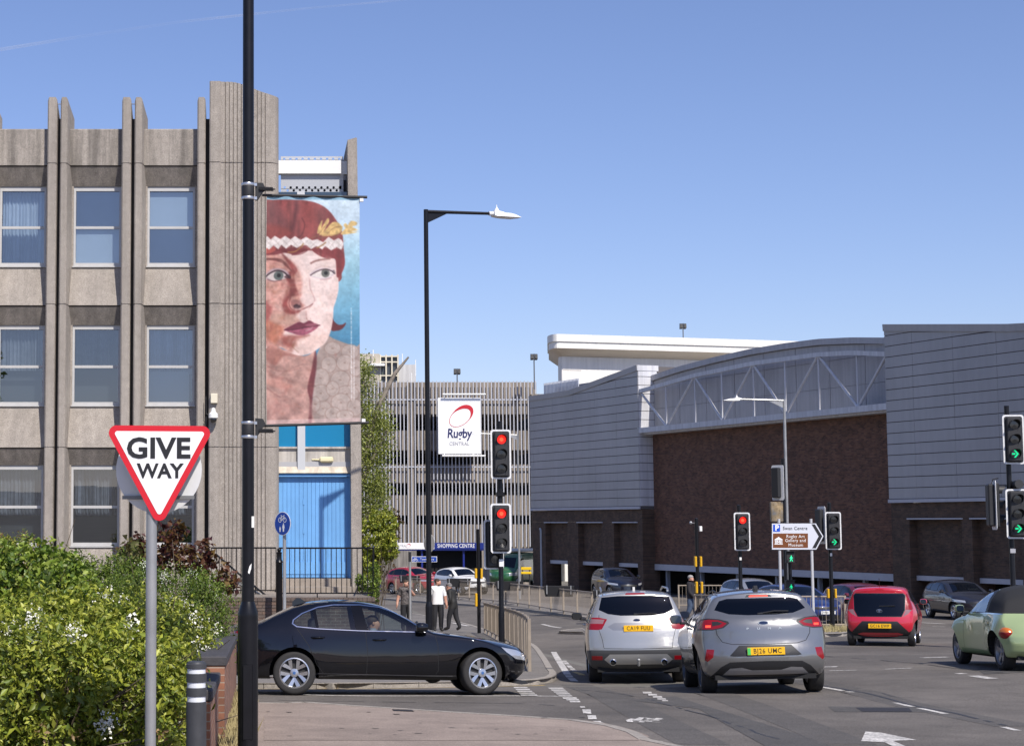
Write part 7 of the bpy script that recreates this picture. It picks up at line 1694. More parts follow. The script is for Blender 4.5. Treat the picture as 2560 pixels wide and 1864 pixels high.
c = Car('green_convertible','pale green rounded convertible with black fabric hood at the right edge',(q.x+1.08,32.2,0),hk,sp,GRN,1.0)
for sg in (-1,1):
    sel = c.side(sg); A = c.region([(.80,.99),(.62,1.12),(.30,1.30),(.0,1.425),(-.25,1.45),(-.50,1.40),(-.55,1.0),(0,.985)],'y',sel)
    c.patch('side_window',[(.68,1.0),(.55,1.12),(.26,1.28),(.0,1.385),(-.22,1.40),(-.38,1.34),(-.42,1.005)],'y',sel,CGLASSL,bm=A); c.put(A,'window_seal',TRIM)
    c.line('shut_line',[(-.50,.98),(-.52,.6),(-.55,.34)],'y',sel,.007); c.line('shut_line',[(.72,.97),(.66,.62),(.66,.34)],'y',sel,.007)
    c.patch('sill',[(-.78,.20),(.80,.20),(.80,.33),(-.78,.33)],'y',sel,mat('sill green',(0.16,0.24,0.11),.4))
c.patch('windscreen',[(.80,-.7),(.80,.7),(.30,.6),(.30,-.6)],'z',lambda q_,n: q_.z > 1.0 and n.z > .2,CGLASSL)
c.patch('fabric_hood',[(.31,1.25),(.31,1.7),(-1.8,1.7),(-1.8,1.0),(-.545,1.0),(-.49,1.41),(-.2,1.46),(.05,1.42)][::-1],'y',lambda q_,n: q_.z > .85,SOFT)
for sg in (-1,1):
    o_ = Vector((-1.45-1.5*.80,sg*(.62+1.5*.60),.665)); d_ = Vector((.80,-sg*.60,0)).normalized(); r4 = c.bvh.ray_cast(o_,d_); pos, nrm = r4[0], r4[1]; nrm = nrm if nrm.dot(d_) < 0 else -nrm; pos = pos+nrm*.016
    u_ = Vector((0,0,1)).cross(nrm).normalized(); v_ = nrm.cross(u_)
    for nm, mt, t0, t1 in (('lamp_top',ORANGE,0.12,math.pi-0.12),('tail_lamp',TAIL,math.pi-0.12,2*math.pi+0.12)):
        m = MB(); V = [pos+nrm*.045+v_*(.012)]; ts = np.linspace(t0,t1,14)
        for rr_,hh_ in ((.6,.038),(1.0,.004),(1.04,-.07)): V += [pos+u_*(.135*rr_*math.cos(t))+v_*(.098*rr_*math.sin(t))+nrm*hh_ for t in ts]
        k_ = len(ts); m.add(V,[(0,1+i,2+i) for i in range(k_-1)]+[(1+r*k_+i,1+r*k_+k_+i,2+r*k_+k_+i,2+r*k_+i) for r in range(2) for i in range(k_-1)]); c.part(m,nm,mt,None,60)
c.arches(.372); c.wheels('five',0,mat('dusty alloy',(0.30,0.30,0.31),.4,metal=.6)); c.mirrors(.62,.99,None,.17); c.interior(.70,(.05,-.65),.38,.98)
m = MB(); zt = 1.005; c.line('belt_chrome',[(.75,.992),(-.5,.992),(-1.45,.99)],'y',c.side(1),.014,CHROME); c.finish()
m = MB(); m.box(-1.8,1.7,-.62,.62,.20,.27); c.part(m,'underbody',DARK)
# ---------------- oncoming background cars
def bg_car(name, label, px_, Y, hdeg, W, L_, H, col, metal=.3, suv=0.0, plate=None, lamp=True, res=.5, mirror=None):
    q = P(px_,1308,Y); h = H; k = L_/4.3
    sp = dict(W=W,r=.32+.03*suv,axles=(1.30*k,-1.28*k),tw=.21,
      top=[(2.02*k,.52*h),(1.5*k,.63*h),(1.0*k,.675*h),(.80*k,.69*h),(.1*k,.94*h),(-.3*k,.99*h),(-.8*k,1.0*h),(-1.4*k,.975*h),(-1.80*k,.91*h)],
      front=[(1.95*k,.2+.05*suv),(2.14*k,.38),(2.12*k,.46*h),(2.02*k,.52*h)],rear=[(-2.0*k,.24+.05*suv),(-2.14*k,.5),(-2.08*k,.62*h),(-1.98*k,.72*h),(-1.80*k,.91*h)],
      plan=[(-2.15*k,.90),(-1.7*k,.98),(0,1.0),(1.4*k,1.0),(1.85*k,.93),(2.15*k,.80)],vert=VERT(.66*h,h,.68,.2),bowF=.42,bowR=.15,crown=.06)
    c = Car(name,label,(q.x,Y,0),R(hdeg),sp,paint('paint '+name+str(px_),col,metal,.32),res)
    for sg in (-1,1):
        sel = c.side(sg); A = c.region([(.70*k,.685*h),(.12*k,.875*h),(-.3*k,.925*h),(-.9*k,.93*h),(-1.4*k,.88*h),(-1.68*k,.79*h),(-1.5*k,.73*h),(-.5*k,.70*h)],'y',sel)
        for wn in ([(.58*k,.695*h),(.10*k,.86*h),(-.3*k,.91*h),(-.32*k,.71*h)],[(-.38*k,.71*h),(-.36*k,.912*h),(-.9*k,.917*h),(-1.05*k,.90*h),(-1.1*k,.735*h)],[(-1.16*k,.74*h),(-1.11*k,.895*h),(-1.38*k,.86*h),(-1.58*k,.79*h),(-1.45*k,.75*h)]): c.patch('side_window',wn,'y',sel,CGLASS,bm=A)
        c.put(A,'window_frame',TRIM)
        if lamp: c.patch('headlamp',[(sg*.55,.44*h),(sg*.95,.47*h),(sg*.95,.535*h),(sg*.55,.495*h)],'x',c.fwd(1.2),HEADL)
    c.patch('windscreen',[(.76*k,-.60),(.76*k,.60),(.12*k,.50),(.12*k,-.50)],'z',lambda q_,n: q_.z > .65*h and n.z > .1,CGLASS)
    c.patch('grille',[(-.42,.40*h),(.42,.40*h),(.45,.46*h),(-.45,.46*h)],'x',c.fwd(1.5),TRIM); c.patch('lower_grille',[(-.6,.17*h),(.6,.17*h),(.55,.27*h),(-.55,.27*h)],'x',c.fwd(1.5),TRIM)
    if plate: c.plate(plate,.33*h,back=False,m_=PLW)
    c.arches(); c.wheels('five'); c.mirrors(.55*k,.67*h,mirror); c.interior(.62*k,(-.1*k,-.85*k),.4,.66*h); c.finish()
    m = MB(); m.box(-1.9*k,1.8*k,-.66,.66,.2,.27); c.part(m,'underbody',DARK)
    sv = MB(); xs_ = .40*k; sv.prism([(xs_,.78*h),(xs_+.10,.755*h),(xs_+.09,.752*h),(xs_-.01,.777*h)],lambda a,b,d:(a,d,b),.1,.5); c.part(sv,'sun_visor',WHITE); return c
bg_car('dark_hatchback','very dark grey hatchback waiting under the shopping centre wall',2396,67.5,-89,1.75,4.05,1.50,(0.02,0.02,0.028))
bg_car('maroon_hatchback','maroon hatchback behind the small bright red hatchback',2160,62.0,-83,1.80,4.36,1.48,(0.16,0.012,0.03),.4)
bg_car('blue_saloon','blue car behind the island guard rail with plate FH68',1990,61.0,-80,1.79,4.30,1.46,(0.02,0.04,0.17),.4,plate='FH68 YFX')
bg_car('silver_hatchback','silver hatchback behind the blue car under the brick wall',1885,70.5,-82,1.76,4.2,1.50,(0.40,0.41,0.43),.6)
bg_car('dark_blue_suv','dark blue car in the shade behind the far guard rail',1540,93,-84,1.85,4.4,1.66,(0.006,0.008,0.02),.2,1)
bg_car('red_suv','red sport utility car leaving the car park entrance',1040,108.5,-58,1.86,4.55,1.66,(0.42,0.008,0.03),.2,1)
bg_car('white_suv','white compact sport utility car in front of the entrance',1153,102,-68,1.80,4.27,1.60,(0.72,0.72,0.70),0.0,1,plate='ML19 TNE',mirror=None)
# ---------------- green van
q = P(1283,1308,116); VG = paint('dark green van paint',(0.015,0.10,0.03),0,.35)
sp = dict(W=2.0,r=.34,axles=(1.6,-1.7),tw=.22,top=[(2.45,1.05),(2.1,1.20),(1.9,1.27),(1.1,2.0),(.7,2.25),(-1.0,2.32),(-2.6,2.28)],front=[(2.35,.3),(2.55,.6),(2.52,.95),(2.45,1.05)],rear=[(-2.6,.35),(-2.65,.8),(-2.64,1.5),(-2.6,2.28)],plan=[(-2.7,.97),(1.5,1.0),(2.1,.95),(2.6,.82)],vert=[(.3,.95),(.8,1.0),(1.2,.99),(2.0,.93),(2.35,.88)],bowF=.3,bowR=.03)
c = Car('green_van','dark green panel van in shade beside the car park entrance',(q.x,116.5,0),R(-118),sp,VG,.6,cat='van')
c.patch('windscreen',[(1.82,-.78),(1.82,.78),(1.12,.70),(1.12,-.70)],'z',lambda q_,n: q_.z > 1.1 and n.z > .1,CGLASS)
for sg in (-1,1):
    c.patch('side_window',[(1.55,1.3),(1.0,1.85),(.45,1.9),(.45,1.28)],'y',c.side(sg),CGLASS); c.patch('headlamp',[(sg*.6,.78),(sg*1.0,.80),(sg*1.0,1.02),(sg*.65,.95)],'x',c.fwd(1.8),HEADL)
c.arches(); c.wheels('steel'); c.mirrors(1.35,1.25,TRIM,.22); c.finish()
m = MB(); m.box(-2.4,.6,-.85,.85,2.335,2.55,.06); c.part(m,'roof_box',mat('roof box grey',(0.5,0.52,0.54),.5))
# ------------------------------------------------------------------ people
def person(name, label, loc, rotz, h, J, cols, sleeve=0.5, hair=None, cap=None, beard=None, coat=0.0, group=None):
    """J: joint overrides (metres for a 1.75 m figure); x = the person's left, -y = facing direction"""
    k = h/1.75; base = dict(pel=(0,0,.96),wst=(0,.0,1.10),chs=(0,.01,1.30),shm=(0,.02,1.44),nck=(0,.01,1.50),jaw=(0,-.015,1.565),hed=(0,-.005,1.635),top=(0,.005,1.715),nose=(0,-.105,1.615),
      hL=(.095,0,.92),kL=(.11,-.02,.50),aL=(.115,.02,.09),tL=(.13,-.16,.035),hR=(-.095,0,.92),kR=(-.11,-.02,.50),aR=(-.115,.02,.09),tR=(-.13,-.16,.035),
      sL=(.185,.02,1.43),eL=(.25,.03,1.14),wL=(.27,-.03,.90),sR=(-.185,.02,1.43),eR=(-.25,.03,1.14),wR=(-.27,-.03,.90))
    base.update(J); rad = dict(pel=.185,wst=.185,chs=.20,shm=.14,nck=.068,jaw=.095,hed=.122,top=.085,nose=.018,hL=.135,kL=.098,aL=.072,tL=.05,hR=.135,kR=.098,aR=.072,tR=.05,sL=.09,eL=.062,wL=.042,sR=.09,eR=.062,wR=.042)
    bones = [('pel','wst','shirt'),('wst','chs','shirt'),('chs','shm','shirt'),('shm','nck','neck'),('nck','jaw','skin'),('jaw','hed','skin'),('hed','top','skin'),('hed','nose','skin'),
      ('pel','hL','legs'),('hL','kL','legs'),('kL','aL','legs'),('aL','tL','shoe'),('pel','hR','legs'),('hR','kR','legs'),('kR','aR','legs'),('aR','tR','shoe'),
      ('shm','sL','shirt'),('sL','eL','arm'),('eL','wL','fore'),('shm','sR','shirt'),('sR','eR','arm'),('eR','wR','fore')]
    for s_ in 'LR':
        e, w_ = Vector(base['e'+s_]), Vector(base['w'+s_]); d = (w_-e).normalized(); side = d.cross(Vector((0,1,0))); side = side.normalized() if side.length > .1 else Vector((1,0,0))
        pm = w_+d*.07; base['p'+s_] = tuple(pm); rad['p'+s_] = .042; bones.append(('w'+s_,'p'+s_,'skin')); fwd_ = side.cross(d)
        for i,(o,l) in enumerate(((-.026,.068),(-.009,.080),(.009,.076),(.026,.060))):
            a, b = 'f%d%s'%(i,s_), 'g%d%s'%(i,s_); base[a] = tuple(pm+fwd_*o+d*l*.55); base[b] = tuple(pm+fwd_*o+d*l+side*.018); rad[a] = .0095; rad[b] = .0075; bones += [('p'+s_,a,'skin'),(a,b,'skin')]
        a = 'th'+s_; base[a] = tuple(w_+d*.06-fwd_*.055); rad[a] = .0105; bones.append(('w'+s_,a,'skin'))
    keys = list(base); bm = bmesh.new(); sk = bm.verts.layers.skin.verify(); vm = {}
    for q in keys:
        v = bm.verts.new(Vector(base[q])*k); r_ = rad[q]*k; ry = r_*(.70 if q in ('pel','wst','chs','shm') else 1.0); v[sk].radius = (r_, r_) if ry == r_ else (r_, ry); v[sk].use_root = (q == 'pel'); vm[q] = v
    for a,b,_ in bones: bm.edges.new((vm[a],vm[b]))
    me = bpy.data.meshes.new('tmp'); bm.to_mesh(me); bm.free(); o = bpy.data.objects.new('tmp',me); COL.objects.link(o)
    o.modifiers.new('k','SKIN').use_smooth_shade = True; s2 = o.modifiers.new('s','SUBSURF'); s2.levels = 2
    dg = bpy.context.evaluated_depsgraph_get(); bm = bmesh.new(); bm.from_object(o,dg); bpy.data.objects.remove(o); bpy.data.meshes.remove(me)
    root = thing(name, label, 'person', loc, rotz, group)
    order = ['shirt','legs','skin','shoe']; segs = [(Vector(base[a])*k,Vector(base[b])*k,t,rad[a]*k,rad[b]*k) for a,b,t in bones]
    hem = (.90-coat)*k; bmesh.ops.bisect_plane(bm, geom=bm.verts[:]+bm.edges[:]+bm.faces[:], dist=1e-4, plane_co=(0,0,hem), plane_no=(0,0,1))
    for f in bm.faces:
        c = f.calc_center_median(); best = None
        for a,b,t,ra,rb_ in segs:
            d = b-a; u = max(0,min(1,(c-a).dot(d)/max(1e-9,d.length_squared))); q = (c-(a+d*u)).length/(ra+(rb_-ra)*u)
            if best is None or q < best[0]: best = (q,t,u)
        t, u = best[1], best[2]
        if t == 'neck': t = 'skin' if u > .55 else 'shirt'
        if t == 'shirt' and c.z < hem: t = 'legs'
        if t == 'arm': t = 'shirt' if u < (sleeve*1.6 if sleeve < .9 else 2) else 'skin'
        if t == 'fore': t = 'shirt' if sleeve > .9 else 'skin'
        if t == 'legs' and c.z > hem: t = 'shirt'
        f.material_index = order.index(t); f.smooth = True
    me = bpy.data.meshes.new('body'); bm.to_mesh(me); bm.free()
    for t in order: me.materials.append(cols[t])
    o = bpy.data.objects.new('body',me); COL.objects.link(o); o.parent = root
    hd = Vector(base['hed'])*k; tp = Vector(base['top'])*k; up = (tp-hd).normalized(); nz_ = (Vector(base['nose'])*k-hd).normalized()
    for s_ in (-1,1):
        sd = up.cross(nz_).normalized()*s_; m = MB(); m.ball(hd+sd*.088*k-nz_*.0+up*-.005,.016*k,.022*k,.03*k,8,6); m.obj('ear',cols['skin'],root,60)
        m = MB(); m.ball(hd+sd*.032*k+nz_*.083*k+up*.012*k,.012*k,.012*k,.009*k,8,6); m.obj('eye',mat('eye dark',(0.03,0.025,0.02),.3),root,60)
    m = MB(); c = hd+nz_*.088*k-up*.062*k; m.ball(c,.024*k,.012*k,.007*k,8,6); m.obj('mouth',mat('lips',(0.30,0.12,0.10),.6),root,60)
    if hair:
        m = MB(); c = hd+up*.034*k-nz_*.012*k; m.ball(c,.1*k,.108*k,.088*k,16,10)
        m.v = [tuple(Vector(v)+ (Vector((0,0,max(0,(c.z+.0*k)-v[2])))*.75 if (Vector(v)-c).dot(nz_) > .02*k else Vector((0,0,0)))) for v in m.v]; m.obj('hair',hair,root,60)
    if cap:
        m = MB(); c = hd+up*.062*k; m.ball(c,.108*k,.118*k,.055*k,16,8); m.obj('flat_cap',cap,root,60); m = MB(); q = c+nz_*.10*k-up*.012*k; m.ball(q,.075*k,.05*k,.012*k,12,6); m.obj('cap_peak',cap,root,60)
    if beard: m = MB(); c = hd+nz_*.035*k-up*.075*k; m.ball(c,.066*k,.062*k,.045*k,12,8); m.obj('beard',beard,root,60)
    return root
SKIN = mat('skin',(0.50,0.27,0.19),.55); SKIN2 = mat('skin tanned',(0.46,0.23,0.16),.55)
DTR = mat('black trousers',(0.016,0.016,0.019),.8,noise=.2,scale=12); SHO = mat('dark shoes',(0.02,0.018,0.017),.5)
HAIRB = mat('brown hair',(0.045,0.028,0.018),.7,noise=.3,scale=40); HAIRG = mat('grey hair',(0.30,0.28,0.27),.7,noise=.2,scale=40)
PAT = mat('patterned dark shirt',(0.045,0.04,0.042),.8,noise=.6,scale=22,col2=(0.12,0.105,0.10))
def gpos(x, Y, dz=0.1): X = XatY(x,Y,1500); return (X,Y,gz(X,Y)+dz)
person('person','man in a dark patterned shirt with hand raised to his mouth',gpos(1015,61.0),R(14),1.76,dict(eL=(.27,-.10,1.20),wL=(.09,-.19,1.42),eR=(-.27,.05,1.15),wR=(-.33,.0,.90),nose=(.045,-.095,1.615)),dict(shirt=PAT,legs=DTR,skin=SKIN,shoe=SHO),.5,HAIRB)
person('person','bearded man in a white T-shirt behind the middle lamp post',gpos(1094,60.3),R(8),1.80,dict(eL=(.27,.02,1.14),wL=(.29,-.04,.89),eR=(-.28,.03,1.14),wR=(-.32,-.06,.90),nose=(.085,-.06,1.61),jaw=(.01,-.01,1.565)),dict(shirt=mat('white cotton',(0.78,0.78,0.78),.8),legs=DTR,skin=SKIN2,shoe=SHO),.55,HAIRB,None,mat('beard',(0.10,0.05,0.03),.8))
person('person','older man in dark jacket and grey flat cap walking left',gpos(1134,61.2),R(-118),1.68,dict(wst=(0,-.02,1.10),chs=(0,-.06,1.29),shm=(0,-.10,1.42),nck=(0,-.13,1.47),jaw=(0,-.18,1.52),hed=(0,-.18,1.59),top=(0,-.175,1.67),nose=(0,-.275,1.555),sL=(.19,-.09,1.41),sR=(-.19,-.09,1.41),eL=(.26,-.02,1.14),eR=(-.26,-.03,1.14),wL=(.25,-.14,.92),wR=(-.25,-.12,.92),kL=(.11,-.14,.50),aL=(.11,-.17,.09),tL=(.12,-.35,.05),kR=(-.11,.04,.50),aR=(-.11,.20,.12),tR=(-.12,.05,.035)),dict(shirt=mat('black jacket',(0.02,0.019,0.018),.7,noise=.3,scale=9),legs=DTR,skin=SKIN2,shoe=SHO),1.0,HAIRG,mat('grey tweed cap',(0.14,0.13,0.13),.9,noise=.2,scale=30),None,.10)
person('person','grey haired man in dark hoodie and jeans walking behind the silver crossover',gpos(1728,64.0,.0),R(62),1.74,dict(eL=(.25,.06,1.14),wL=(.24,-.06,.94),eR=(-.25,.0,1.14),wR=(-.22,-.16,.96),nose=(0,-.10,1.59),kL=(.1,-.12,.50),aL=(.1,-.18,.08),tL=(.11,-.36,.04),kR=(-.1,.03,.5),aR=(-.1,.24,.12),tR=(-.11,.10,.03)),dict(shirt=mat('dark hoodie',(0.022,0.02,0.024),.85),legs=mat('blue jeans',(0.06,0.09,0.15),.8,noise=.2,scale=10),skin=SKIN2,shoe=SHO),1.0,HAIRG)
# driver of the black saloon, seated on the near side
sal = bpy.data.objects['black_saloon']
person('person','driver of the black saloon with a hand on the wheel',(1.86-.02,27.20-.36,sal.location.z-.46),R(90),1.70,dict(pel=(0,0,.96),wst=(0,.05,1.10),chs=(0,.12,1.28),shm=(0,.17,1.42),nck=(0,.18,1.47),jaw=(0,.155,1.535),hed=(0,.17,1.60),top=(0,.18,1.67),nose=(0,.065,1.585),hL=(.1,-.02,.95),hR=(-.1,-.02,.95),kL=(.12,-.45,1.02),kR=(-.12,-.45,1.02),aL=(.12,-.72,.72),aR=(-.12,-.72,.72),tL=(.13,-.88,.76),tR=(-.13,-.88,.76),sL=(.19,.16,1.41),sR=(-.19,.16,1.41),eL=(.24,-.10,1.22),eR=(-.24,-.10,1.22),wL=(.17,-.36,1.36),wR=(-.17,-.36,1.36)),dict(shirt=mat('pale blue shirt',(0.30,0.34,0.42),.8),legs=DTR,skin=SKIN,shoe=SHO),1.0,HAIRB)
# ------------------------------------------------------------------ portrait banner (a print on cloth)
BX0, BX1, BY0, BY1 = 667.0, 899.0, 487.0, 1064.0
NU, NV = 186, 462
gx_, gy_ = np.meshgrid(np.linspace(BX0,BX1,NU), np.linspace(BY0,BY1,NV)); rngb = np.random.default_rng(21)
def vnoise(sx, sy, seed):
    r = np.random.default_rng(seed); g = r.uniform(0,1,(64,64)); u = (gx_-BX0)/sx; v = (gy_-BY0)/sy; i, j = np.floor(u).astype(int), np.floor(v).astype(int); fu, fv = u-i, v-j; fu = fu*fu*(3-2*fu); fv = fv*fv*(3-2*fv)
    q = lambda a,b: g[b%64,a%64]; return (q(i,j)*(1-fu)+q(i+1,j)*fu)*(1-fv)+(q(i,j+1)*(1-fu)+q(i+1,j+1)*fu)*fv
img = np.zeros((NV,NU,3))
def C8(c): return np.array([q/255.0 for q in c])
def smoothc(pts, n=6, closed=True):
    m_ = len(pts); out = []
    for i in range(m_ if closed else m_-1):
        p0, p1, p2, p3 = [np.array(pts[(i+d)%m_] if closed else pts[min(max(i+d,0),m_-1)],float) for d in (-1,0,1,2)]
        for k in range(n):
            t = k/n; out.append(.5*(2*p1+(p2-p0)*t+(2*p0-5*p1+4*p2-p3)*t*t+(3*p1-p0-3*p2+p3)*t**3))
    return out
def sdist(pts):
    ins_ = np.zeros(gx_.shape,bool); dm = np.full(gx_.shape,1e9); n = len(pts)
    for i in range(n):
        (x0,y0),(x1,y1) = pts[i], pts[(i+1)%n]; dx_, dy_ = x1-x0, y1-y0; L2 = dx_*dx_+dy_*dy_+1e-9
        t = np.clip(((gx_-x0)*dx_+(gy_-y0)*dy_)/L2,0,1); dm = np.minimum(dm,(gx_-x0-t*dx_)**2+(gy_-y0-t*dy_)**2)
        if y0 != y1: ins_ ^= ((y0 > gy_) != (y1 > gy_)) & (gx_ < dx_*(gy_-y0)/dy_+x0)
    d = np.sqrt(dm); return np.where(ins_,d,-d)
def fill(pts, col, soft=1.2, op=1.0, smooth=True, var=None):
    global img
    p = smoothc(pts) if smooth else [np.array(q,float) for q in pts]; a = np.clip(sdist(p)/soft+.5,0,1)*op; c = C8(col)*np.ones_like(img)
    if var is not None: c = np.clip(c*(1+var[...,None]),0,1)
    img = img*(1-a[...,None])+c*a[...,None]
def stroke(pts, col, w_=1.5, soft=1.2, op=1.0):
    global img
    p = smoothc(pts,6,False)+[np.array(pts[-1],float)]; dm = np.full(gx_.shape,1e9)
    for (x0,y0),(x1,y1) in zip(p,p[1:]):
        dx_, dy_ = x1-x0, y1-y0; L2 = dx_*dx_+dy_*dy_+1e-9; t = np.clip(((gx_-x0)*dx_+(gy_-y0)*dy_)/L2,0,1); dm = np.minimum(dm,(gx_-x0-t*dx_)**2+(gy_-y0-t*dy_)**2)
    a = np.clip((w_/2-np.sqrt(dm))/soft+.5,0,1)*op; img = img*(1-a[...,None])+C8(col)*a[...,None]
def z4(*p): return [(600+x/4.1275,300+y/4.1275) for x,y in p]
def z5(*p): return [(600+x/3.669,650+y/3.669) for x,y in p]
tv = (gy_-BY0)/(BY1-BY0)
for i in range(3): img[...,i] = np.interp(tv,[0,.12,.3,.5,.62,1],[[205,196,150,100,62,60],[228,222,205,172,140,135],[242,240,226,208,184,180]][i])/255
nA, nB, nC = vnoise(9,26,1)-.5, vnoise(16,16,2)-.5, vnoise(5,5,3)-.5; nS = vnoise(5,60,4)-.5
# jacket, neck
fill(z5((800,700),(860,725),(960,765),(1060,800),(1130,830),(1130,1520),(640,1520),(650,1400),(670,1250),(690,1050),(700,900),(740,800)),(172,148,138),var=nB*.12)
for (x,y,rx,ry) in ((850,815,75,60),(1010,850,80,70),(815,965,70,75),(960,950,75,75),(920,1110,90,85),(1060,1000,60,80),(740,1090,80,90),(1060,1160,70,80),(740,1230,85,80),(980,1240,110,75),(850,1190,60,70),(925,1320,90,85),(760,1370,75,70),(1050,1370,70,80),(850,1420,70,60),(690,1330,45,70),(960,1440,80,50)):
    e = [(x+rx*math.cos(t),y+ry*math.sin(t)) for t in np.linspace(0,6.28,14)[:-1]]; fill(z5(*e),(192,172,162),2,.55); stroke(z5(*(e+[e[0]])),(140,104,90),1.2,1.0,.75); stroke(z5((x-rx*.4,y-ry*.2),(x,y-ry*.35),(x+rx*.4,y+ry*.1)),(150,118,104),1,1,.5); fill(z5((x-10,y-7),(x+10,y-5),(x+8,y+8),(x-8,y+7)),(140,110,96),1.5,.6)
fill(z5((225,760),(400,820),(560,880),(640,870),(690,830),(695,900),(690,1000),(680,1150),(660,1300),(650,1400),(655,1520),(225,1520)),(196,144,130),var=nB*.22+nC*.06)
fill(z5((690,840),(705,900),(700,1010),(680,1150),(660,1320),(655,1500),(625,1500),(640,1300),(620,1180),(660,1000)),(112,34,42),4,.9)
fill(z5((225,770),(330,800),(430,850),(520,885),(420,880),(380,900),(330,960),(240,900)),(168,98,84),6,.75); fill(z5((240,1000),(340,1060),(420,1080),(520,1130),(400,1110),(300,1080)),(170,110,98),5,.6)
stroke(z5((250,960),(330,1010),(450,1020),(560,990)),(158,98,88),1.6,2,.7); stroke(z5((360,1060),(450,1010),(580,960)),(160,104,94),1.4,2,.6)
fill(z5((250,1100),(330,1090),(480,1150),(440,1180),(300,1160)),(214,138,120),6,.6); stroke(z5((250,1170),(310,1220),(370,1260)),(140,80,76),3,3,.5)
fill(z5((225,1250),(400,1280),(640,1300),(650,1450),(225,1450)),(180,128,118),14,.5,var=nB*.15)
# hair mass
fill(z4((262,865),(350,822),(480,806),(600,815),(760,845),(860,885),(935,950),(995,1035),(1040,1110),(1062,1200),(1070,1310),(1082,1420),(1078,1500),(1052,1570),(1048,1640),(1005,1660),(990,1500),(985,1440),(900,1430),(262,1430)),(150,66,64),1.5,var=nA*.34+nS*.22)
fill(z4((262,870),(360,830),(430,900),(480,1050),(440,1180),(330,1190),(262,1150)),(128,72,74),16,.55); fill(z4((560,830),(600,850),(590,1000),(560,1140),(540,1200),(505,1190),(540,1050),(555,940)),(96,34,40),8,.7)
fill(z4((620,860),(720,880),(800,1000),(800,1130),(740,1200),(650,1190),(640,1040)),(170,70,64),14,.6); fill(z4((280,1080),(420,1090),(540,1150),(520,1200),(400,1210),(262,1200)),(168,62,52),12,.6)
fill(z4((820,890),(930,960),(1010,1080),(1040,1160),(950,1060),(860,950)),(132,52,54),10,.7); stroke(z4((640,1010),(670,1080),(640,1180),(600,1210)),(92,30,36),2,2,.7)
# hair flick on the right
fill(z5((838,645),(850,535),(865,565),(900,595),(940,595),(972,578),(960,610),(930,640),(890,652)),(112,32,40),1.2)
# face
face = z5((225,-85),(330,-90),(480,-60),(640,-88),(760,-60),(860,-15),(884,30),(888,90),(900,150),(906,225),(900,300),(880,380),(860,440),(856,520),(842,620),(818,700),(778,770),(700,830),(640,864),(560,880),(480,858),(400,810),(300,770),(225,738))
fill(face,(240,206,196),1.3,var=nB*.05)
fill(z5((560,-40),(640,-60),(760,-10),(860,60),(880,200),(850,340),(800,500),(740,620),(690,560),(640,430),(640,250),(600,120)),(246,220,212),18,.7)
# shadowed half
fill(z5((225,-60),(330,-70),(470,0),(540,80),(575,200),(570,300),(600,420),(520,520),(560,560),(420,640),(420,700),(500,720),(480,850),(380,800),(225,740)),(204,132,116),8,.85,var=nB*.25+nC*.12)
fill(z5((380,-70),(470,10),(530,90),(500,150),(520,250),(540,320),(470,340),(440,400),(480,460),(560,470),(470,500),(400,450),(400,350),(440,220),(420,130),(470,80)),(146,54,50),5,.9,var=nB*.3)
fill(z5((225,60),(330,200),(440,200),(440,300),(390,400),(380,470),(300,460),(225,400)),(228,164,148),10,.75,var=nC*.12)
fill(z5((225,380),(300,430),(260,560),(225,560)),(168,60,56),8,.7); fill(z5((240,560),(330,560),(400,620),(380,700),(330,760),(240,700)),(176,92,62),10,.75,var=nB*.3)
fill(z5((330,480),(470,500),(540,540),(480,590),(370,590),(290,550)),(204,156,134),10,.75); fill(z5((400,700),(520,690),(640,700),(560,740),(480,800),(400,770)),(168,72,60),9,.75)
fill(z5((500,745),(640,700),(790,680),(770,770),(650,850),(560,860),(510,800)),(240,200,186),10,.85)
# forehead fringe
fill(z4((262,1330),(360,1330),(420,1325),(560,1320),(700,1330),(640,1370),(560,1390),(480,1365),(380,1385),(262,1388)),(124,36,40),3,.9); fill(z4((262,1330),(330,1310),(375,1330),(330,1365),(262,1372)),(196,78,64),3,.9)
fill(z4((745,1335),(860,1315),(960,1330),(1045,1345),(1080,1430),(1080,1500),(1050,1580),(1000,1620),(985,1440),(910,1432),(820,1400)),(138,46,48),2,.95,var=nS*.3); stroke(z4((540,1390),(640,1380),(720,1330)),(120,40,42),1.6,1,.8)
# brows, eyes
fill(z4((262,1425),(380,1420),(460,1450),(520,1520),(540,1560),(500,1530),(430,1470),(340,1445),(262,1440)),(110,50,46),3,.9); stroke(z4((735,1478),(780,1455),(850,1440),(925,1432)),(138,84,76),4.5,3,.85)
fill(z5((240,130),(290,85),(350,72),(420,90),(460,140),(400,175),(300,185),(245,170)),(186,160,170),3,.8)
fill(z5((255,150),(300,115),(350,100),(400,115),(440,155),(380,175),(310,185)),(222,204,198),1.5); fill(z5(*[(360+45*math.cos(t),140+42*math.sin(t)) for t in np.linspace(0,6.28,12)[:-1]]),(96,104,100),1.5); fill(z5(*[(362+18*math.cos(t),138+18*math.sin(t)) for t in np.linspace(0,6.28,10)[:-1]]),(24,24,28),1.2)
stroke(z5((240,150),(290,112),(350,92),(410,110),(458,160)),(40,22,28),3.2,1.3,.95); stroke(z5((260,175),(320,192),(390,180)),(90,44,50),1.6,1.2,.8); fill(z5((410,150),(455,130),(470,165),(430,165)),(70,26,34),2,.8)
fill(z5((640,140),(700,90),(780,72),(850,90),(868,120),(830,160),(740,175)),(216,196,204),3,.8)
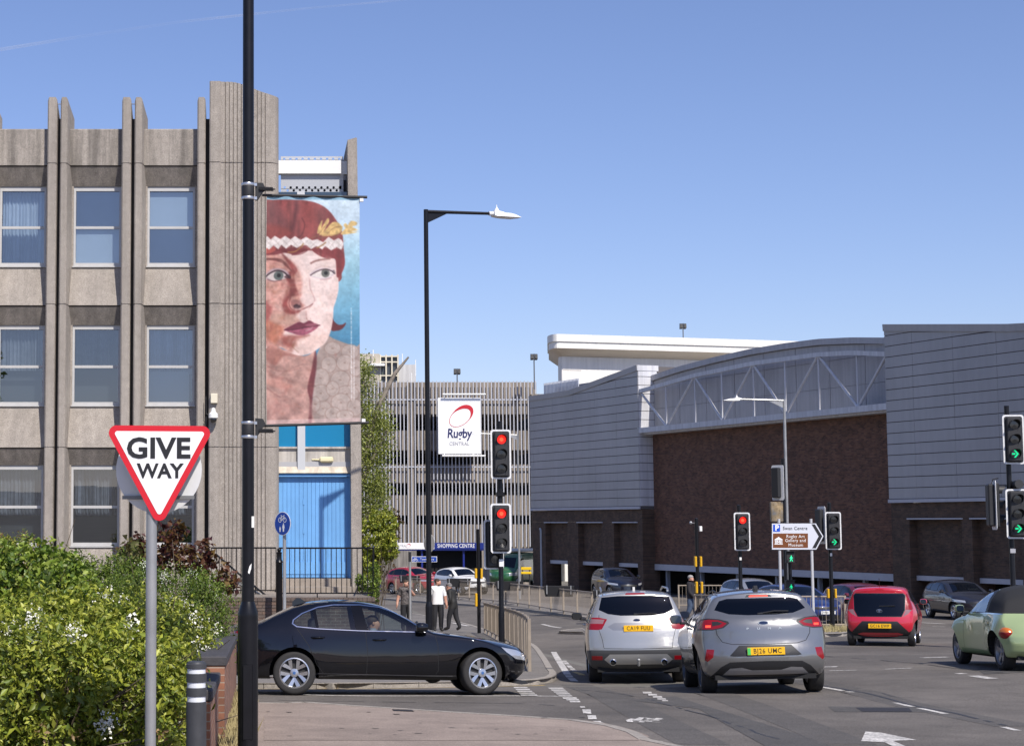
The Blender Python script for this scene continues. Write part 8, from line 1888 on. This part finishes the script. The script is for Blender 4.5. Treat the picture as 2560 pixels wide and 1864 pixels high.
fill(z5((655,140),(710,110),(770,92),(830,105),(855,118),(820,155),(740,165)),(236,222,214),1.5); fill(z5(*[(786+38*math.cos(t),120+40*math.sin(t)) for t in np.linspace(0,6.28,12)[:-1]]),(112,112,104),1.5); fill(z5(*[(790+17*math.cos(t),120+17*math.sin(t)) for t in np.linspace(0,6.28,10)[:-1]]),(26,26,30),1.2)
stroke(z5((650,140),(710,104),(780,84),(835,98),(870,125)),(74,44,50),2.6,1.3,.9); stroke(z5((690,80),(750,58),(830,66)),(196,150,150),1.6,1.5,.6); stroke(z5((740,180),(800,176),(840,160)),(170,104,110),1.5,1.5,.7)
for a in range(6): stroke(z5((845+a*3,100+a*5),(866+a*2,92+a*6)),(40,28,40),1.0,1,.8)
# nose
stroke(z5((640,170),(648,260),(680,340),(685,380),(640,440)),(196,130,126),2.0,2.5,.7); fill(z5((470,380),(520,360),(570,400),(560,450),(500,450)),(150,92,88),4,.85); fill(z5((495,420),(525,405),(560,425),(545,445),(510,442)),(54,18,26),2,.95); fill(z5((560,340),(620,300),(680,360),(670,400),(620,420),(570,390)),(244,214,206),5,.75)
stroke(z5((470,340),(455,400),(480,450),(540,465),(630,430),(668,405)),(124,48,48),2.2,2.5,.8); fill(z5((555,480),(600,470),(620,540),(610,575),(565,560)),(224,186,176),4,.85); stroke(z5((610,470),(615,540),(640,565)),(176,104,96),1.8,2.5,.7)
# lips
fill(z5((410,640),(480,600),(545,570),(590,580),(640,558),(690,585),(738,602),(690,612),(600,625),(480,650)),(128,40,62),1.6); fill(z5((420,645),(500,640),(600,622),(720,605),(680,650),(600,690),(540,690),(480,670)),(170,76,100),1.6,var=nC*.25); stroke(z5((412,642),(500,640),(590,624),(660,612),(735,603)),(84,22,40),2,1.3,.9); fill(z5((600,600),(680,580),(715,600),(640,612)),(176,92,110),2,.7); fill(z5((610,640),(670,620),(660,640),(610,660)),(206,140,150),2,.7)
stroke(z5((450,700),(540,710),(640,690)),(170,92,84),3,4,.6); stroke(z5((500,760),(490,800),(540,850)),(150,100,70),2,3,.6)
# brush work over the skin: many short dabs, redder on the shaded side
fm = np.clip(sdist(smoothc(face))/3+.5,0,1)
rb = np.random.default_rng(77); PALS = [(176,80,66),(214,150,130),(150,60,50),(226,180,160),(190,120,80),(200,104,92),(160,96,70),(232,190,176)]; PALL = [(250,226,218),(236,196,186),(244,212,200),(228,186,178),(240,200,170)]
for k_ in range(420):
    x = rb.uniform(667,846); y = rb.uniform(640,1060); dark_side = x < 738+ (y-700)*.04 or y > 885
    if y > 890 and x > 785: continue
    pal = PALS if dark_side else PALL; c_ = C8(pal[rb.integers(len(pal))]); a_ = rb.uniform(0,3.14); L1, L2 = rb.uniform(4,15), rb.uniform(1.5,5)
    dx_, dy_ = gx_-x, gy_-y; u_ = dx_*math.cos(a_)+dy_*math.sin(a_); v_ = -dx_*math.sin(a_)+dy_*math.cos(a_); al = np.exp(-(u_/L1)**2-(v_/L2)**2)*(.13 if y > 890 else (.28 if dark_side else .20))
    keepeye = ~(((np.abs(gx_-697) < 32) | (np.abs(gx_-808) < 32)) & (np.abs(gy_-688) < 18)) & ~((np.abs(gx_-757) < 48) & (np.abs(gy_-822) < 20)); al = al*keepeye*(fm if y < 885 else 1)
    img = img*(1-al[...,None])+c_*al[...,None]
# woven headband
top = [(262,1215),(285,1195),(322,1230),(362,1192),(420,1225),(470,1192),(525,1230),(570,1195),(630,1235),(685,1203),(745,1240),(800,1230),(860,1260),(915,1203),(970,1240),(1015,1215),(1050,1235),(1068,1270)]
bot = [(1060,1310),(1045,1338),(1000,1310),(942,1345),(880,1300),(850,1335),(790,1300),(735,1332),(690,1290),(640,1290),(590,1318),(530,1285),(480,1325),(430,1285),(400,1330),(350,1290),(305,1335),(262,1300)]
fill(z4(*(top+bot)),(236,222,216),1.2,1,False,var=nC*.05)
for i in range(9):
    x = 300+i*92; stroke(z4((x-40,1225+i*3),(x+40,1305+i*3)),(190,168,160),1.2,1.1,.8); stroke(z4((x+50,1215+i*3),(x-30,1300+i*3)),(196,174,166),1.2,1.1,.8)
stroke(z4((500,1362),(570,1355),(630,1310),(655,1275)),(176,116,56),3,1.5,.9); stroke(z4((795,1320),(850,1290),(885,1262)),(170,112,56),3,1.5,.9)
# gold leaves
for pl in (((800,1170),(810,1100),(850,1030),(845,1090),(830,1150)),((820,1180),(850,1100),(905,1010),(920,1040),(890,1100),(850,1170)),((840,1190),(900,1110),(960,1050),(1020,1060),(1050,1100),(1000,1150),(930,1190)),((930,1190),(1010,1120),(1055,1090),(1050,1140),(1000,1180)),((1040,1175),(1090,1110),(1120,1070),(1150,1035),(1205,1050),(1200,1080),(1160,1095),(1215,1130),(1150,1145),(1215,1150),(1130,1170)),((1070,1080),(1090,1060),(1110,1085),(1090,1110))): fill(z4(*pl),(226,184,104),1.5,.95,var=nC*.2)
for pl in (((720,1225),(800,1195),(900,1185),(1000,1180)),((830,1215),(930,1200),(1040,1165)),((830,1160),(880,1090),(930,1070)),((900,1170),(970,1110),(1040,1095)),((950,1215),(1000,1195),(1045,1150))): stroke(z4(*pl),(150,104,62),1.5,1.3,.8)
# vertical white credit line and hems
cre = (np.abs(gx_-878.5) < 1.2) & (gy_ > 770) & (gy_ < 1005) & (np.sin(gy_*2.3+np.sin(gy_*.9)*2) > -.55); img[cre] = img[cre]*.35+.65
cre = (np.abs(gx_-885) < 1.1) & (gy_ > 866) & (gy_ < 1005) & (np.sin(gy_*2.1+np.sin(gy_*.7)*2) > -.5); img[cre] = img[cre]*.4+.6
hem = gy_ < 499; img[hem] = C8((140,190,216)); hem = gy_ > 1049; img[hem] = img[hem]*.45+C8((226,190,186))*.55
k3 = img.copy()
for ax in (0,1): k3 = (np.roll(k3,1,ax)+2*k3+np.roll(k3,-1,ax))/4
k3[0], k3[-1], k3[:,0], k3[:,-1] = img[0], img[-1], img[:,0], img[:,-1]; img = k3*(1+.10*(nC+nB)[...,None])
img = np.clip(img*(1+(rngb.uniform(-.02,.02,img.shape[:2]))[...,None]),0,1)
lum_ = img.mean(-1,keepdims=True); img = lum_+(img-lum_)*.80
lin = np.where(img <= .04045,img/12.92,((img+.055)/1.055)**2.4)
# geometry: cloth with gentle waves, slotted over two arms
BYD = 14.33; V = np.zeros((NV,NU,3)); uu = (gx_-BX0)/(BX1-BX0)
for j in range(NV):
    pl, pr = P(BX0+2*math.sin(j/NV*math.pi)*-1, BY0+(BY1-BY0)*j/(NV-1)+ (2 if j == 0 else 0), BYD), P(BX1+1.0*j/NV, BY0+2+(BY1-8-BY0)*j/(NV-1), BYD)
    V[j,:,:] = np.array(pl)+(np.array(pr)-np.array(pl))*uu[j][:,None]
hump = np.sin(np.clip(tv,0,1)*math.pi); V[...,1] += 0.012*hump*np.sin(uu*7+tv*3)+0.010*np.sin(uu*22+tv*2)*np.exp(-tv*14)+0.008*np.sin(uu*13)*np.exp(-(1-tv)*18)+0.015*hump
bn = thing('portrait_banner','vertical banner with a painted portrait of a red haired woman wearing a headband','banner',tuple(P(670,1064,BYD)),world=True)
me = bpy.data.meshes.new('cloth'); idx = np.arange(NV*NU).reshape(NV,NU); Fq = np.stack([idx[:-1,:-1],idx[1:,:-1],idx[1:,1:],idx[:-1,1:]],-1).reshape(-1,4)
me.vertices.add(NV*NU); me.vertices.foreach_set('co',V.astype(np.float32).ravel()); me.loops.add(Fq.size); me.loops.foreach_set('vertex_index',Fq.astype(np.int32).ravel()); me.polygons.add(len(Fq)); me.polygons.foreach_set('loop_start',(np.arange(len(Fq))*4).astype(np.int32)); me.update(calc_edges=True); me.validate()
at_ = me.color_attributes.new('print','FLOAT_COLOR','POINT'); at_.data.foreach_set('color',np.concatenate([lin.reshape(-1,3)*0.78,np.ones((NV*NU,1))],1).astype(np.float32).ravel())
for p in me.polygons: p.use_smooth = True
bmat = bpy.data.materials.new('printed banner cloth'); bmat.use_nodes = True; N = bmat.node_tree; an = N.nodes.new('ShaderNodeAttribute'); an.attribute_name = 'print'; pb = N.nodes['Principled BSDF']; N.links.new(an.outputs['Color'],pb.inputs['Base Color']); pb.inputs['Roughness'].default_value = .55
link('cloth',me,bmat,bn)
# arms, brackets, springs and straps belong to the lamp post's fitting
for i,(yb,ya,yc) in enumerate(((482,488,470),(1068,1064,1078))):
    fit = bn
    a, b_ = P(655,ya,BYD), P(918 if i == 0 else 922,ya+5 if i == 0 else ya-8,BYD); m = MB(); m.cyl(a,b_,.012,n=10); m.obj('arm',BLACKM,fit,40)
    q = P(641,ya-14 if i == 0 else ya-2,BYD); m = MB(); m.prism([(.0,-.09),(.02,-.09),(.065,-.02),(.09,.0),(.065,.05),(.0,.055)],lambda p_,s_,d:(q.x-.01+p_,BYD+d,q.z+s_+(-.0)),-.028,.028); m.obj('bracket',BLACKM,fit)
    s0, s1 = P(650,516-0 if False else (516 if i == 0 else 1078),BYD), P(684,515 if i == 0 else 1077,BYD); s0 = P(648,(472 if i == 0 else 1076),BYD-.03); s1 = P(683,(473 if i == 0 else 1077),BYD-.03)
    m = MB(); m.tube([s0.lerp(s1,k/60)+Vector((0,math.cos(k*1.26)*.016,math.sin(k*1.26)*.016)) for k in range(61)],.0045,5); m.cyl(s0,s1.lerp(s0,-.15),.006,n=6); m.obj('spring',BLACKM,fit)
    for yy in ((462,496) if i == 0 else (1057,1092)):
        z_ = P(620,yy,14.3).z; x_ = P(620,yy,14.3).x; m = MB(); m.lathe([(.0535,-.013),(.0555,-.010),(.0555,.010),(.0535,.013)],(x_,14.3,z_),28); m.box(x_+.045,x_+.075,14.285,14.315,z_-.012,z_+.012); m.obj('strap',mat('steel strap',(0.55,0.56,0.58),.3,metal=.8),fit,40)
    m = MB(); x_ = P(620,yb,14.3).x; zz_ = P(620,(479 if i == 0 else 1075),14.3).z; m.lathe([(.0515,-.045),(.0525,-.04),(.0525,.04),(.0515,.045)],(x_,14.3,zz_),24); m.obj('rubber_sleeve',BLACKM,fit,40)
    e = P(903 if i == 0 else 908,500 if i == 0 else 1050,BYD); m = MB(); m.box(e.x-.012,e.x+.018,BYD-.012,BYD+.012,e.z-.014,e.z+.012); m.obj('end_clip',WHITE,fit)

# faint vapour trail high in the sky
tm = bpy.data.materials.new('thin vapour'); tm.use_nodes = True; N = tm.node_tree; out = [n for n in N.nodes if n.type == 'OUTPUT_MATERIAL'][0]
df = N.nodes.new('ShaderNodeBsdfDiffuse'); df.inputs[0].default_value = (.9,.9,.92,1); tl = N.nodes.new('ShaderNodeBsdfTranslucent'); tl.inputs[0].default_value = (.9,.9,.92,1); tr = N.nodes.new('ShaderNodeBsdfTransparent')
geo = N.nodes.new('ShaderNodeNewGeometry'); nz_ = N.nodes.new('ShaderNodeTexNoise'); nz_.inputs['Scale'].default_value = .012; nz_.inputs['Detail'].default_value = 5; N.links.new(geo.outputs['Position'],nz_.inputs['Vector'])
mr = N.nodes.new('ShaderNodeMapRange'); mr.inputs[1].default_value = .35; mr.inputs[2].default_value = .7; mr.inputs[3].default_value = .02; mr.inputs[4].default_value = .10; N.links.new(nz_.outputs[0],mr.inputs[0])
m1 = N.nodes.new('ShaderNodeMixShader'); N.links.new(df.outputs[0],m1.inputs[1]); N.links.new(tl.outputs[0],m1.inputs[2]); m2 = N.nodes.new('ShaderNodeMixShader'); N.links.new(mr.outputs[0],m2.inputs[0]); N.links.new(tr.outputs[0],m2.inputs[1]); N.links.new(m1.outputs[0],m2.inputs[2]); N.links.new(m2.outputs[0],out.inputs[0])
m = MB(); m.tube([P(-60,134,2500),P(200,92,2520),P(450,55,2540),P(760,22,2560),P(1150,-12,2600)],[2.6,2.3,2.0,1.6,1.2],10)
tag(m.obj('vapour_trail',tm,None,60),'faint white vapour trail high in the sky at the top left','vapour trail')
